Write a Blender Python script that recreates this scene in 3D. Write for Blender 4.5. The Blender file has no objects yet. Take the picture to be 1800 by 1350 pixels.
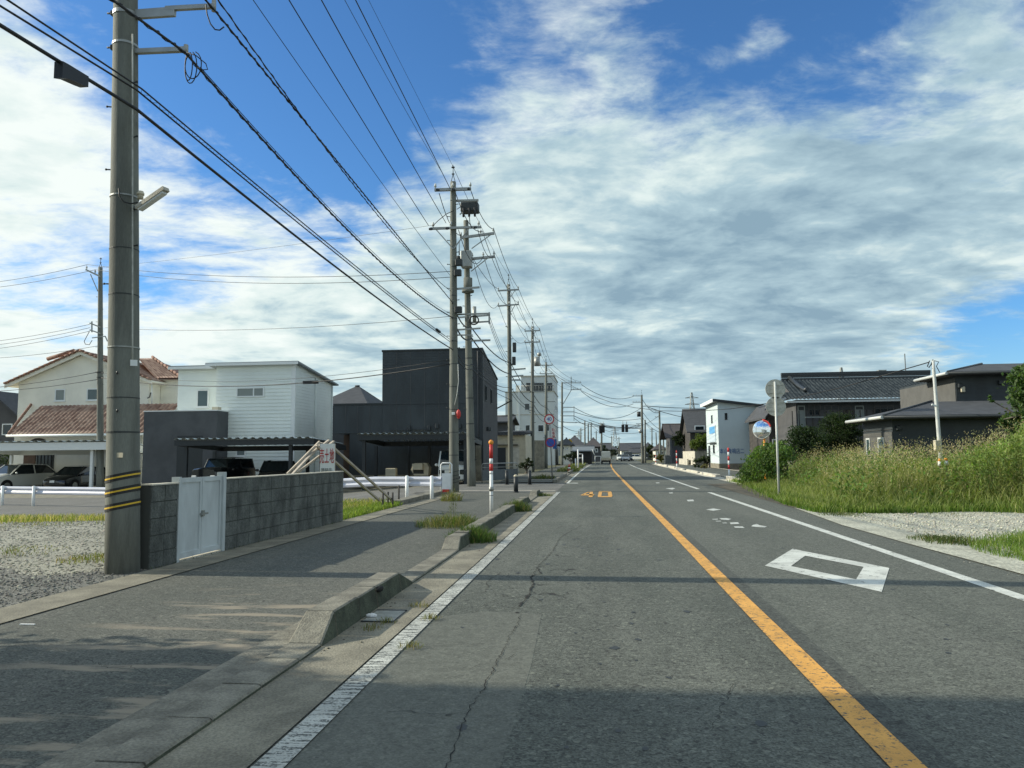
import bpy, bmesh, math, random
import numpy as np
from mathutils import Vector, Matrix, Euler
random.seed(7); rng = np.random.default_rng(7)
R = math.radians
SC = bpy.context.scene; COL = SC.collection

# ------------------------------------------------------------------ camera, sky, sun, exposure
FPX, CAMH = 1350.0, 1.4
PITCH, YAW, ROLL = R(5.33), R(6.3), R(0.5)
cf = Vector((-math.sin(YAW)*math.cos(PITCH), math.cos(YAW)*math.cos(PITCH), math.sin(PITCH)))
cr0 = Vector((math.cos(YAW), math.sin(YAW), 0)); cu0 = cr0.cross(cf)
CR = cr0*math.cos(ROLL) - cu0*math.sin(ROLL); CU = cu0*math.cos(ROLL) + cr0*math.sin(ROLL)
CP = Vector((0, 0, CAMH))
cam = bpy.data.cameras.new('camera'); cam.sensor_width = 36; cam.lens = FPX/1800*36
cam.clip_start = 0.05; cam.clip_end = 6000
camo = bpy.data.objects.new('camera', cam); COL.objects.link(camo)
M = Matrix((CR, CU, -cf)).transposed().to_4x4(); M.translation = CP
camo.matrix_world = M; SC.camera = camo

def ray(x, y): return cf + CR*((x-900)/FPX) - CU*((y-675)/FPX)
def G(x, y, z=0.0):                       # point of the photograph met by the level z
    d = ray(x, y); return CP + d*((z-CAMH)/d.z)
def at(x, y, Y):                          # ... by the upright plane at distance Y
    d = ray(x, y); return CP + d*(Y/d.y)
def fx(px, Y, py=790): return at(px, py, Y).x
def fz(px, py, Y): return at(px, py, Y).z

SUN_EL, SUN_AZ = R(27.0), R(-88.5)        # azimuth from +Y, clockwise positive
sdir = Vector((math.sin(SUN_AZ)*math.cos(SUN_EL), math.cos(SUN_AZ)*math.cos(SUN_EL), math.sin(SUN_EL)))
sl = bpy.data.lights.new('sun', 'SUN'); sl.energy = 4.3; sl.angle = R(0.55); sl.color = (1.0, 0.93, 0.76)
so = bpy.data.objects.new('sun', sl); COL.objects.link(so)
so.rotation_euler = sdir.to_track_quat('Z', 'Y').to_euler(); so.location = (-30, 0, 30)
SC.view_settings.view_transform = 'Standard'; SC.view_settings.look = 'None'
SC.view_settings.exposure = 0.32; SC.view_settings.gamma = 1.0; SC.view_settings.use_curve_mapping = False
SC.cycles.max_bounces = 6; SC.cycles.diffuse_bounces = 3; SC.cycles.glossy_bounces = 3; SC.cycles.transmission_bounces = 4
SC.cycles.transparent_max_bounces = 8

class NT:
    def __init__(s, tree): s.t = tree
    def n(s, typ, **k):
        o = s.t.nodes.new('ShaderNode'+typ)
        for a, v in k.items():
            if a.startswith('i_'): 
                key = a[2:]; key = int(key) if key.isdigit() else key.replace('_', ' ')
                if isinstance(v, bpy.types.NodeSocket): s.t.links.new(v, o.inputs[key])
                else: o.inputs[key].default_value = v
            else: setattr(o, a, v)
        return o
    def l(s, a, b): s.t.links.new(a, b)
    def math(s, op, a, b=None, c=None, clamp=False):
        o = s.t.nodes.new('ShaderNodeMath'); o.operation = op; o.use_clamp = clamp
        for i, v in enumerate((a, b, c)):
            if v is None: continue
            if isinstance(v, bpy.types.NodeSocket): s.l(v, o.inputs[i])
            else: o.inputs[i].default_value = v
        return o.outputs[0]
    def vmath(s, op, a, b=None):
        o = s.t.nodes.new('ShaderNodeVectorMath'); o.operation = op
        for i, v in enumerate((a, b)):
            if v is None: continue
            if isinstance(v, bpy.types.NodeSocket): s.l(v, o.inputs[i])
            else: o.inputs[i].default_value = v
        return o
    def ramp(s, f, stops):
        o = s.t.nodes.new('ShaderNodeValToRGB'); s.l(f, o.inputs[0]); e = o.color_ramp.elements
        while len(e) < len(stops): e.new(0.5)
        for q, (p, c) in zip(e, stops):
            q.position = p; q.color = (*c, 1) if len(c) == 3 else c
        return o.outputs[0]
    def mapr(s, v, a, b, c=0.0, d=1.0, smooth=True):
        o = s.t.nodes.new('ShaderNodeMapRange'); o.interpolation_type = 'SMOOTHSTEP' if smooth else 'LINEAR'
        s.l(v, o.inputs[0])
        for i, q in enumerate((a, b, c, d)): o.inputs[i+1].default_value = q
        return o.outputs[0]
    def mix(s, f, a, b, mode='MIX'):
        o = s.t.nodes.new('ShaderNodeMix'); o.data_type = 'RGBA'; o.blend_type = mode
        for i, v in ((0, f), (6, a), (7, b)):
            if isinstance(v, bpy.types.NodeSocket): s.l(v, o.inputs[i])
            else: o.inputs[i].default_value = ((*v, 1) if isinstance(v, tuple) and len(v) == 3 else v)
        return o.outputs[2]

def make_world():
    w = bpy.data.worlds.new('World'); SC.world = w; w.use_nodes = True
    t = NT(w.node_tree); w.node_tree.nodes.clear()
    sky = t.n('TexSky', sky_type='NISHITA', sun_disc=False, sun_elevation=SUN_EL, sun_rotation=SUN_AZ,
              altitude=0, air_density=1.0, dust_density=0.35, ozone_density=3.2)
    tc = t.n('TexCoord'); D = tc.outputs['Generated']
    sep = t.n('SeparateXYZ', i_0=D); z = sep.outputs[2]
    zc = t.math('ADD', t.math('MAXIMUM', z, 0.0), 0.16)
    p = t.n('CombineXYZ', i_0=t.math('DIVIDE', sep.outputs[0], zc), i_1=t.math('DIVIDE', sep.outputs[1], zc), i_2=0.0).outputs[0]
    # the streaky layer lies across the view, a little askew
    mp = t.n('Mapping', i_Vector=p, i_Rotation=(0, 0, R(-14)), i_Scale=(0.98, 1.12, 1)).outputs[0]
    warp = t.n('TexNoise', noise_dimensions='3D', i_Vector=mp, i_Scale=1.1, i_Detail=4.0).outputs['Color']
    mp2 = t.vmath('ADD', mp, t.vmath('MULTIPLY', t.vmath('SUBTRACT', warp, (0.5, 0.5, 0.5)).outputs[0], (0.38, 0.38, 0.38)).outputs[0]).outputs[0]
    big = t.n('TexNoise', i_Vector=mp2, i_Scale=1.15, i_Detail=3.0, i_Roughness=0.5).outputs['Fac']
    mid = t.n('TexNoise', i_Vector=mp2, i_Scale=4.2, i_Detail=10.0, i_Roughness=0.60).outputs['Fac']
    fine = t.n('TexNoise', i_Vector=t.n('Mapping', i_Vector=mp2, i_Rotation=(0, 0, R(16)), i_Scale=(1.1, 1.35, 1)).outputs[0], i_Scale=10.0, i_Detail=6.0, i_Roughness=0.65).outputs['Fac']
    def blob(px, py, r0, r1):
        c = ray(px, py).normalized()
        d = t.vmath('DISTANCE', D, tuple(c)).outputs['Value']
        return t.mapr(d, r0, r1, 1.0, 0.0)
    cov = t.math('ADD', t.mapr(z, 0.20, 0.56, 0.30, -0.09), t.mapr(z, 0.60, 0.85, 0.0, 0.30))
    for px, py, r0, r1, a in ((460, 190, 0.06, 0.30, -0.26), (330, 60, 0.02, 0.2, -0.10), (700, 30, 0.05, 0.28, -0.22), (1330, 20, 0.05, 0.27, -0.32),
                              (110, 470, 0.02, 0.13, -0.30), (290, 440, 0.0, 0.12, -0.22), (150, 30, 0.0, 0.12, -0.15), (570, 330, 0.02, 0.17, -0.16), (260, 520, 0.0, 0.09, -0.22), (1200, 90, 0.02, 0.14, -0.10), (1540, 150, 0.0, 0.12, -0.16), (1250, 190, 0.02, 0.3, 0.10), (1000, 170, 0.02, 0.2, 0.04), (1805, 600, 0.02, 0.14, -0.42),
                              (60, 210, 0.03, 0.22, 0.24), (1085, 20, 0.0, 0.12, 0.17), (1650, 70, 0.02, 0.16, 0.25), (1345, 62, 0.0, 0.04, 0.22),
                              (930, 220, 0.02, 0.14, 0.08), (1250, 330, 0.1, 0.45, 0.16), (450, 520, 0.05, 0.3, 0.12)):
        cov = t.math('ADD', cov, t.math('MULTIPLY', blob(px, py, r0, r1), a))
    dens = t.math('ADD', cov, t.math('ADD', t.math('MULTIPLY', t.math('SUBTRACT', big, 0.5), 0.75),
             t.math('ADD', t.math('MULTIPLY', t.math('SUBTRACT', mid, 0.5), 0.95), t.math('MULTIPLY', t.math('SUBTRACT', fine, 0.5), 0.42))))
    alpha = t.mapr(dens, -0.19, 0.29)
    # light and dark of the layer: thick parts grey, rims white
    shade = t.n('TexNoise', i_Vector=t.n('Mapping', i_Vector=mp2, i_Location=(0.06, 0.10, 3.0)).outputs[0], i_Scale=2.3, i_Detail=8.0, i_Roughness=0.58).outputs['Fac']
    thick = t.mapr(dens, 0.12, 0.62)
    mott = t.n('TexNoise', i_Vector=t.n('Mapping', i_Vector=mp2, i_Location=(4, 1, 5)).outputs[0], i_Scale=7.0, i_Detail=5.0, i_Roughness=0.55).outputs['Fac']
    grey = t.math('ADD', t.math('MULTIPLY', t.mapr(shade, 0.34, 0.66, smooth=False), 0.50), t.math('MULTIPLY', thick, 0.32))
    grey = t.math('ADD', grey, t.math('MULTIPLY', t.mapr(mott, 0.30, 0.70, -0.20, 0.20, smooth=False), 1.0))
    grey = t.math('ADD', grey, t.math('MULTIPLY', blob(1350, 480, 0.1, 0.66), 0.34))
    grey = t.math('SUBTRACT', grey, t.math('MULTIPLY', blob(60, 300, 0.1, 0.42), 0.34))
    grey = t.math('SUBTRACT', grey, t.math('MULTIPLY', blob(950, 260, 0.05, 0.25), 0.14))
    grey = t.math('SUBTRACT', grey, t.math('MULTIPLY', t.mapr(fine, 0.40, 0.70, smooth=False), 0.16))
    ccol = t.ramp(grey, [(0.0, (0.74, 0.80, 0.775)), (0.30, (0.60, 0.70, 0.69)), (0.62, (0.355, 0.485, 0.545)), (1.0, (0.215, 0.325, 0.405))])
    skyc = t.n('Background', i_Color=t.mix(1.0, sky.outputs[0], (0.60, 1.0, 1.32), 'MULTIPLY'), i_Strength=0.098)
    clc = t.n('Background', i_Color=ccol, i_Strength=1.0)
    haze = t.n('Background', i_Color=(0.40, 0.55, 0.60, 1), i_Strength=1.0)
    m1 = t.n('MixShader', i_0=alpha, i_1=skyc.outputs[0], i_2=clc.outputs[0])
    hz = t.mapr(z, -0.02, 0.16, 0.62, 0.0)
    m2 = t.n('MixShader', i_0=hz, i_1=m1.outputs[0], i_2=haze.outputs[0])
    t.l(m2.outputs[0], t.n('OutputWorld').inputs[0])
make_world()

# ------------------------------------------------------------------ materials
MATS = {}
def mat(name, col, rough=0.8, metal=0.0, var=0.0, scale=3.0, bump=0.0, bscale=30.0, spec=0.5, col2=None, stretch=(1, 1, 1), attr=None, transl=0.0, coat=0.0, fine=0.0):
    if name in MATS: return MATS[name]
    m = bpy.data.materials.new(name); m.use_nodes = True; MATS[name] = m
    t = NT(m.node_tree); b = m.node_tree.nodes['Principled BSDF']
    b.inputs['Roughness'].default_value = rough; b.inputs['Metallic'].default_value = metal
    b.inputs['Specular IOR Level'].default_value = spec; b.inputs['Coat Weight'].default_value = coat
    b.inputs['Base Color'].default_value = (*col, 1)
    pos = None
    if var or bump or attr or fine:
        geo = t.n('NewGeometry'); pos = t.n('Mapping', i_Vector=geo.outputs['Position'], i_Scale=stretch).outputs[0]
    c = None
    if attr:
        c = t.n('Attribute', attribute_name=attr).outputs['Color']
    if var:
        n1 = t.n('TexNoise', i_Vector=pos, i_Scale=scale, i_Detail=6.0, i_Roughness=0.62).outputs['Fac']
        f = t.mapr(n1, 0.32, 0.68)
        base = c if c is not None else col
        if col2 is None and c is None:
            c = t.mix(f, tuple(v*(1-var) for v in col), tuple(min(1, v*(1+var)) for v in col))
        elif c is None: c = t.mix(f, col, col2)
        else: c = t.mix(1.0, c, t.mix(f, (1-var,)*3, (1+var,)*3), 'MULTIPLY')
    if fine:
        n3 = t.n('TexNoise', i_Vector=pos, i_Scale=bscale, i_Detail=3.0, i_Roughness=0.7).outputs['Fac']
        c = t.mix(1.0, c if c is not None else col, t.mix(t.mapr(n3, 0.3, 0.7), (1-fine,)*3, (1+fine,)*3), 'MULTIPLY')
    if c is not None: t.l(c, b.inputs['Base Color'])
    if bump:
        n2 = t.n('TexNoise', i_Vector=pos, i_Scale=bscale, i_Detail=4.0, i_Roughness=0.6).outputs['Fac']
        bm = t.n('Bump', i_Strength=min(1.0, bump), i_Distance=0.02, i_Height=n2); t.l(bm.outputs[0], b.inputs['Normal'])
    if transl:
        tr = t.n('BsdfTranslucent'); 
        if c is not None: t.l(t.mix(1.0, c, (1.25, 1.35, 0.5), 'MULTIPLY'), tr.inputs[0])
        else: tr.inputs[0].default_value = (*[v*1.2 for v in col], 1)
        mx = t.n('MixShader', i_0=transl, i_1=b.outputs[0], i_2=tr.outputs[0])
        t.l(mx.outputs[0], m.node_tree.nodes['Material Output'].inputs[0])
    return m

def asphalt(name, dark, light, speck=1.0, tint=(1, 1, 1), stains=False, cracks=False, sand=False):
    m = bpy.data.materials.new(name); m.use_nodes = True; MATS[name] = m
    t = NT(m.node_tree); b = m.node_tree.nodes['Principled BSDF']
    pos = t.n('NewGeometry').outputs['Position']
    big = t.n('TexNoise', i_Vector=t.n('Mapping', i_Vector=pos, i_Scale=(1.0, 0.25, 1)).outputs[0], i_Scale=0.9, i_Detail=5.0, i_Roughness=0.6).outputs['Fac']
    med = t.n('TexNoise', i_Vector=pos, i_Scale=9.0, i_Detail=5.0, i_Roughness=0.7).outputs['Fac']
    vor = t.n('TexVoronoi', i_Vector=pos, i_Scale=95.0, i_Randomness=1.0)
    cell = t.n('SeparateColor', i_0=vor.outputs['Color']).outputs[0]
    v2 = t.n('TexVoronoi', i_Vector=pos, i_Scale=42.0)
    cell2 = t.n('SeparateColor', i_0=v2.outputs['Color']).outputs[1]
    c = t.mix(t.mapr(big, 0.32, 0.68), dark, light)
    c = t.mix(1.0, c, t.mix(t.mapr(med, 0.3, 0.7), (0.86,)*3, (1.14,)*3), 'MULTIPLY')
    lo, hi = 1-0.42*speck, 1+0.62*speck
    c = t.mix(1.0, c, t.mix(t.mapr(cell, 0.0, 1.0, smooth=False), (lo,)*3, (hi,)*3), 'MULTIPLY')
    c = t.mix(t.math('MULTIPLY', t.math('GREATER_THAN', cell2, 0.965), 0.5*speck), c, (light[0]*2.1, light[1]*2.1, light[2]*2.0))
    c = t.mix(t.math('MULTIPLY', t.math('LESS_THAN', cell2, 0.05), 0.6*speck), c, (dark[0]*0.35,)*3)
    sep = t.n('SeparateXYZ', i_0=pos)
    if stains:    # tyre polished wheel tracks and drips down the lane middles
        X = sep.outputs[0]
        for x0, wd, k in ((-0.72, 0.34, 1.10), (0.72, 0.34, 1.08), (0.0, 0.25, 0.90), (2.05, 0.3, 1.06), (3.4, 0.3, 1.06)):
            d = t.math('ABSOLUTE', t.math('SUBTRACT', X, x0))
            c = t.mix(t.math('MULTIPLY', t.mapr(d, 0.0, wd, 1.0, 0.0), t.mapr(big, 0.3, 0.6, 0.5, 1.0)), c, t.mix(1.0, c, (k, k, k), 'MULTIPLY'))
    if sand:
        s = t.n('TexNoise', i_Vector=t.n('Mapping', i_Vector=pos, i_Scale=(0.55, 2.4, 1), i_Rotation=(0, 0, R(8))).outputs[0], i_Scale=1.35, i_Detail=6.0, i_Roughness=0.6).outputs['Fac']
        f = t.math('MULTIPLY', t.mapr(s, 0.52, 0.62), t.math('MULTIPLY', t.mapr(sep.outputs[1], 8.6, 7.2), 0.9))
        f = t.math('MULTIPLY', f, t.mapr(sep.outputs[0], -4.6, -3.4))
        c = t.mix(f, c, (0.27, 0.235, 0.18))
    hgt = t.math('ADD', t.math('MULTIPLY', vor.outputs['Distance'], 0.7), t.math('MULTIPLY', med, 0.4))
    if cracks:
        wv = t.vmath('ADD', t.vmath('MULTIPLY', pos, (1.0, 0.75, 1.0)).outputs[0], t.vmath('MULTIPLY', t.n('TexNoise', i_Vector=pos, i_Scale=5.0, i_Detail=5.0).outputs['Color'], (0.34, 0.34, 0)).outputs[0]).outputs[0]
        e = t.n('TexVoronoi', feature='DISTANCE_TO_EDGE', i_Vector=wv, i_Scale=3.3).outputs['Distance']
        msk = t.math('MULTIPLY', t.mapr(t.math('ABSOLUTE', t.math('ADD', sep.outputs[0], 0.62)), 0.25, 0.85, 1.0, 0.0),
                     t.math('MULTIPLY', t.mapr(sep.outputs[1], 6.8, 7.6), t.mapr(sep.outputs[1], 14.5, 10.0)))
        msk = t.math('MULTIPLY', msk, t.mapr(t.n('TexNoise', i_Vector=pos, i_Scale=1.7, i_Detail=2.0).outputs['Fac'], 0.44, 0.6))
        ck = t.math('MULTIPLY', t.mapr(e, 0.004, 0.022, 1.0, 0.0), msk)
        c = t.mix(t.math('MULTIPLY', ck, 0.85), c, (0.012, 0.012, 0.012)); hgt = t.math('SUBTRACT', hgt, t.math('MULTIPLY', ck, 2.0))
    if tint != (1, 1, 1): c = t.mix(1.0, c, tint, 'MULTIPLY')
    t.l(c, b.inputs['Base Color']); b.inputs['Roughness'].default_value = 0.86; b.inputs['Specular IOR Level'].default_value = 0.35
    bm = t.n('Bump', i_Strength=0.55*speck, i_Distance=0.006, i_Height=hgt); t.l(bm.outputs[0], b.inputs['Normal'])
    return m

def paint(name, col, wear=0.5, scale=14.0, stretch=(1, 1, 1), under=(0.065, 0.07, 0.062)):
    m = bpy.data.materials.new(name); m.use_nodes = True; MATS[name] = m
    t = NT(m.node_tree); b = m.node_tree.nodes['Principled BSDF']
    pos = t.n('NewGeometry').outputs['Position']
    mp = t.n('Mapping', i_Vector=pos, i_Scale=stretch).outputs[0]
    n = t.n('TexNoise', i_Vector=mp, i_Scale=scale, i_Detail=7.0, i_Roughness=0.72).outputs['Fac']
    v = t.n('TexVoronoi', i_Vector=pos, i_Scale=95.0); cell = t.n('SeparateColor', i_0=v.outputs['Color']).outputs[0]
    f = t.mapr(t.math('ADD', n, t.math('MULTIPLY', cell, 0.12)), 0.36+0.22*wear, 0.44+0.22*wear)
    dirt = t.n('TexNoise', i_Vector=pos, i_Scale=3.0, i_Detail=4.0).outputs['Fac']
    c2 = t.mix(t.mapr(dirt, 0.3, 0.7), tuple(v*0.74 for v in col), col)
    c2 = t.mix(t.mapr(cell, 0, 1, smooth=False), t.mix(1.0, c2, (0.88,)*3, 'MULTIPLY'), c2)
    c = t.mix(f, under, c2)
    t.l(c, b.inputs['Base Color']); b.inputs['Roughness'].default_value = 0.7
    bm = t.n('Bump', i_Strength=0.3, i_Distance=0.004, i_Height=t.math('ADD', f, v.outputs['Distance'])); t.l(bm.outputs[0], b.inputs['Normal'])
    return m

asphalt('asphalt', (0.070, 0.077, 0.066), (0.102, 0.108, 0.093), stains=True, cracks=True)
asphalt('asphalt_patch', (0.100, 0.106, 0.091), (0.116, 0.121, 0.104), speck=0.45)
asphalt('asphalt_right', (0.084, 0.091, 0.078), (0.103, 0.109, 0.094), speck=0.95, stains=True)
asphalt('asphalt_seam', (0.060, 0.065, 0.058), (0.078, 0.083, 0.073), speck=0.9)
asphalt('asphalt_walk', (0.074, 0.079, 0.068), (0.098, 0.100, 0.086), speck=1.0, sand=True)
asphalt('asphalt_side', (0.12, 0.118, 0.108), (0.16, 0.157, 0.145), speck=0.6)
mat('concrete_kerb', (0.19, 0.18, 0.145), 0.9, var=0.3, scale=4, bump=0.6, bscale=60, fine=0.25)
mat('concrete_moss_shade', (0.060, 0.070, 0.046), 0.95, var=0.4, scale=5, bump=0.6, bscale=60, fine=0.3)  # road side of the kerb: moss, plus its shade put into the colour
mat('concrete_gutter', (0.21, 0.195, 0.15), 0.92, var=0.25, scale=2.2, bump=0.5, bscale=70, fine=0.28)
mat('concrete_pale', (0.50, 0.47, 0.39), 0.9, var=0.18, scale=2.5, bump=0.4, bscale=50, fine=0.12)
mat('concrete_pole', (0.155, 0.162, 0.140), 0.85, var=0.26, scale=1.6, bump=0.25, bscale=45, stretch=(2.5, 2.5, 0.35), fine=0.1)
mat('block', (0.112, 0.120, 0.108), 0.95, var=0.38, scale=3.2, bump=0.9, bscale=55, stretch=(1, 1, 0.6), fine=0.32)
mat('mortar', (0.07, 0.074, 0.066), 0.95)
mat('steel', (0.34, 0.35, 0.33), 0.5, metal=0.6, var=0.12)
mat('steel_dark', (0.045, 0.05, 0.05), 0.55, metal=0.3)
mat('cable', (0.012, 0.013, 0.014), 0.6)
mat('white_paint', (0.78, 0.80, 0.79), 0.45, var=0.06)
mat('rail_white', (0.58, 0.60, 0.68), 0.4, var=0.07, scale=1.5)
mat('insulator', (0.55, 0.57, 0.55), 0.45)
mat('black_plastic', (0.012, 0.013, 0.014), 0.5)
mat('yellow', (0.72, 0.46, 0.03), 0.6)
mat('red', (0.55, 0.035, 0.03), 0.5, var=0.1)
mat('orange', (0.80, 0.30, 0.03), 0.5)
mat('glass_dark', (0.012, 0.020, 0.024), 0.08, spec=0.7)
mat('glass_blue', (0.05, 0.085, 0.095), 0.10, spec=0.7)
mat('curtain', (0.20, 0.23, 0.22), 0.3)
mat('stucco_cream', (0.76, 0.74, 0.64), 0.92, var=0.06, scale=0.8, bump=0.2, bscale=30)
mat('siding_white', (0.74, 0.79, 0.75), 0.75, var=0.04, scale=0.7)
mat('siding_grey', (0.080, 0.086, 0.092), 0.8, var=0.16, scale=0.8)
mat('siding_black', (0.030, 0.038, 0.042), 0.6, var=0.22, scale=1.2, stretch=(1, 1, .4))
mat('siding_slate', (0.075, 0.076, 0.078), 0.8, var=0.12, scale=1.0)
mat('trim_white', (0.72, 0.75, 0.74), 0.5)
mat('trim_dark', (0.02, 0.026, 0.03), 0.5)
mat('roof_metal', (0.20, 0.22, 0.23), 0.5, metal=0.3)
mat('roof_slate', (0.055, 0.058, 0.064), 0.75, var=0.18, scale=2, bump=0.3, bscale=9, stretch=(1, 1, 3))
mat('roof_brown', (0.060, 0.052, 0.052), 0.8, var=0.18, scale=2)
mat('tile', (0.2, 0.1, 0.08), 0.75, attr='col', fine=0.15, bscale=18)
mat('tile_glazed', (0.05, 0.06, 0.065), 0.32, attr='col')
mat('wood_brace', (0.42, 0.37, 0.31), 0.9, var=0.15, scale=3, stretch=(1, 1, 1))
mat('wood_brown', (0.09, 0.055, 0.035), 0.8, var=0.2)
mat('wood_dark', (0.055, 0.05, 0.045), 0.85, var=0.25, scale=2)
mat('leaf', (0.06, 0.09, 0.03), 0.62, attr='col', transl=0.40, spec=0.25)
mat('bark', (0.13, 0.115, 0.09), 0.95, var=0.3, scale=6, bump=0.6, bscale=40)
mat('soil', (0.085, 0.075, 0.055), 0.98, var=0.3, scale=2, bump=0.7, bscale=20)
mat('grass_base', (0.060, 0.075, 0.028), 0.98, var=0.35, scale=2.5, bump=0.7, bscale=25, col2=(0.11, 0.10, 0.05))
mat('gravel', (0.29, 0.285, 0.235), 0.95, var=0.22, scale=0.9, bump=1.0, bscale=28, fine=0.42)
mat('gravel_dark', (0.15, 0.15, 0.135), 0.95, var=0.3, scale=3, bump=1.0, bscale=35, fine=0.45)
mat('stone', (0.26, 0.25, 0.22), 0.92, attr='col')
mat('car_white', (0.66, 0.68, 0.64), 0.25, coat=0.6)
mat('car_black', (0.006, 0.008, 0.010), 0.2, coat=0.8)
mat('car_silver', (0.35, 0.37, 0.38), 0.3, metal=0.4, coat=0.4)
mat('car_blue', (0.02, 0.035, 0.06), 0.3, coat=0.5)
mat('rubber', (0.012, 0.012, 0.012), 0.85)
mat('lamp_clear', (0.75, 0.78, 0.78), 0.15)
mat('lamp_red', (0.35, 0.02, 0.02), 0.3)
mat('poly_roof', (0.42, 0.48, 0.50), 0.25, spec=0.6)
mat('cream_metal', (0.55, 0.50, 0.37), 0.6, var=0.1)
mat('sign_back', (0.46, 0.46, 0.41), 0.65, metal=0.2, var=0.2, scale=9)
mat('sign_blue', (0.02, 0.09, 0.42), 0.4)
mat('sign_white', (0.74, 0.76, 0.74), 0.5)
mat('sign_red', (0.50, 0.02, 0.03), 0.45)
mat('sign_yellow', (0.80, 0.48, 0.02), 0.45)
mat('ink_blue', (0.02, 0.10, 0.30), 0.6)
mat('ink_red', (0.42, 0.03, 0.03), 0.6)
mat('ink_dark', (0.03, 0.03, 0.035), 0.6)
mat('ink_grey', (0.22, 0.24, 0.23), 0.6)
mat('sky_print', (0.10, 0.34, 0.62), 0.6)
mat('print_pale', (0.50, 0.60, 0.66), 0.6)
mat('mirror', (0.85, 0.87, 0.88), 0.03, metal=1.0)
mat('hill', (0.035, 0.058, 0.066), 1.0, var=0.25, scale=0.02)
mat('litter_paper', (0.75, 0.75, 0.74), 0.7, bump=0.5, bscale=60)
mat('crack', (0.012, 0.012, 0.011), 0.95)
paint('line_white', (0.66, 0.68, 0.63), wear=0.20, scale=7)
paint('line_white_worn', (0.56, 0.57, 0.52), wear=0.58, scale=9, stretch=(0.45, 3.2, 1))
paint('line_orange', (0.78, 0.40, 0.085), wear=0.33, scale=16, stretch=(1, 1.6, 1))
paint('line_old', (0.60, 0.62, 0.58), wear=0.28, scale=8)

# ------------------------------------------------------------------ geometry helpers
def finish(o, parent=None, world=True):
    COL.objects.link(o)
    if parent is not None:
        o.parent = parent
        if world:
            o.matrix_parent_inverse = (Matrix.Translation(parent.location) @ parent.rotation_euler.to_matrix().to_4x4()).inverted()
    return o

def thing(name, label, cat, loc=(0, 0, 0), rz=0.0, group=None, kind=None):
    o = bpy.data.objects.new(name, None); COL.objects.link(o); o.location = loc; o.rotation_euler = (0, 0, rz)
    o.empty_display_size = 0.2
    if label: o['label'] = label
    if cat: o['category'] = cat
    if group: o['group'] = group
    if kind: o['kind'] = kind
    return o
def tag(o, label=None, cat=None, group=None, kind=None):
    if label: o['label'] = label
    if cat: o['category'] = cat
    if group: o['group'] = group
    if kind: o['kind'] = kind
    return o

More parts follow.
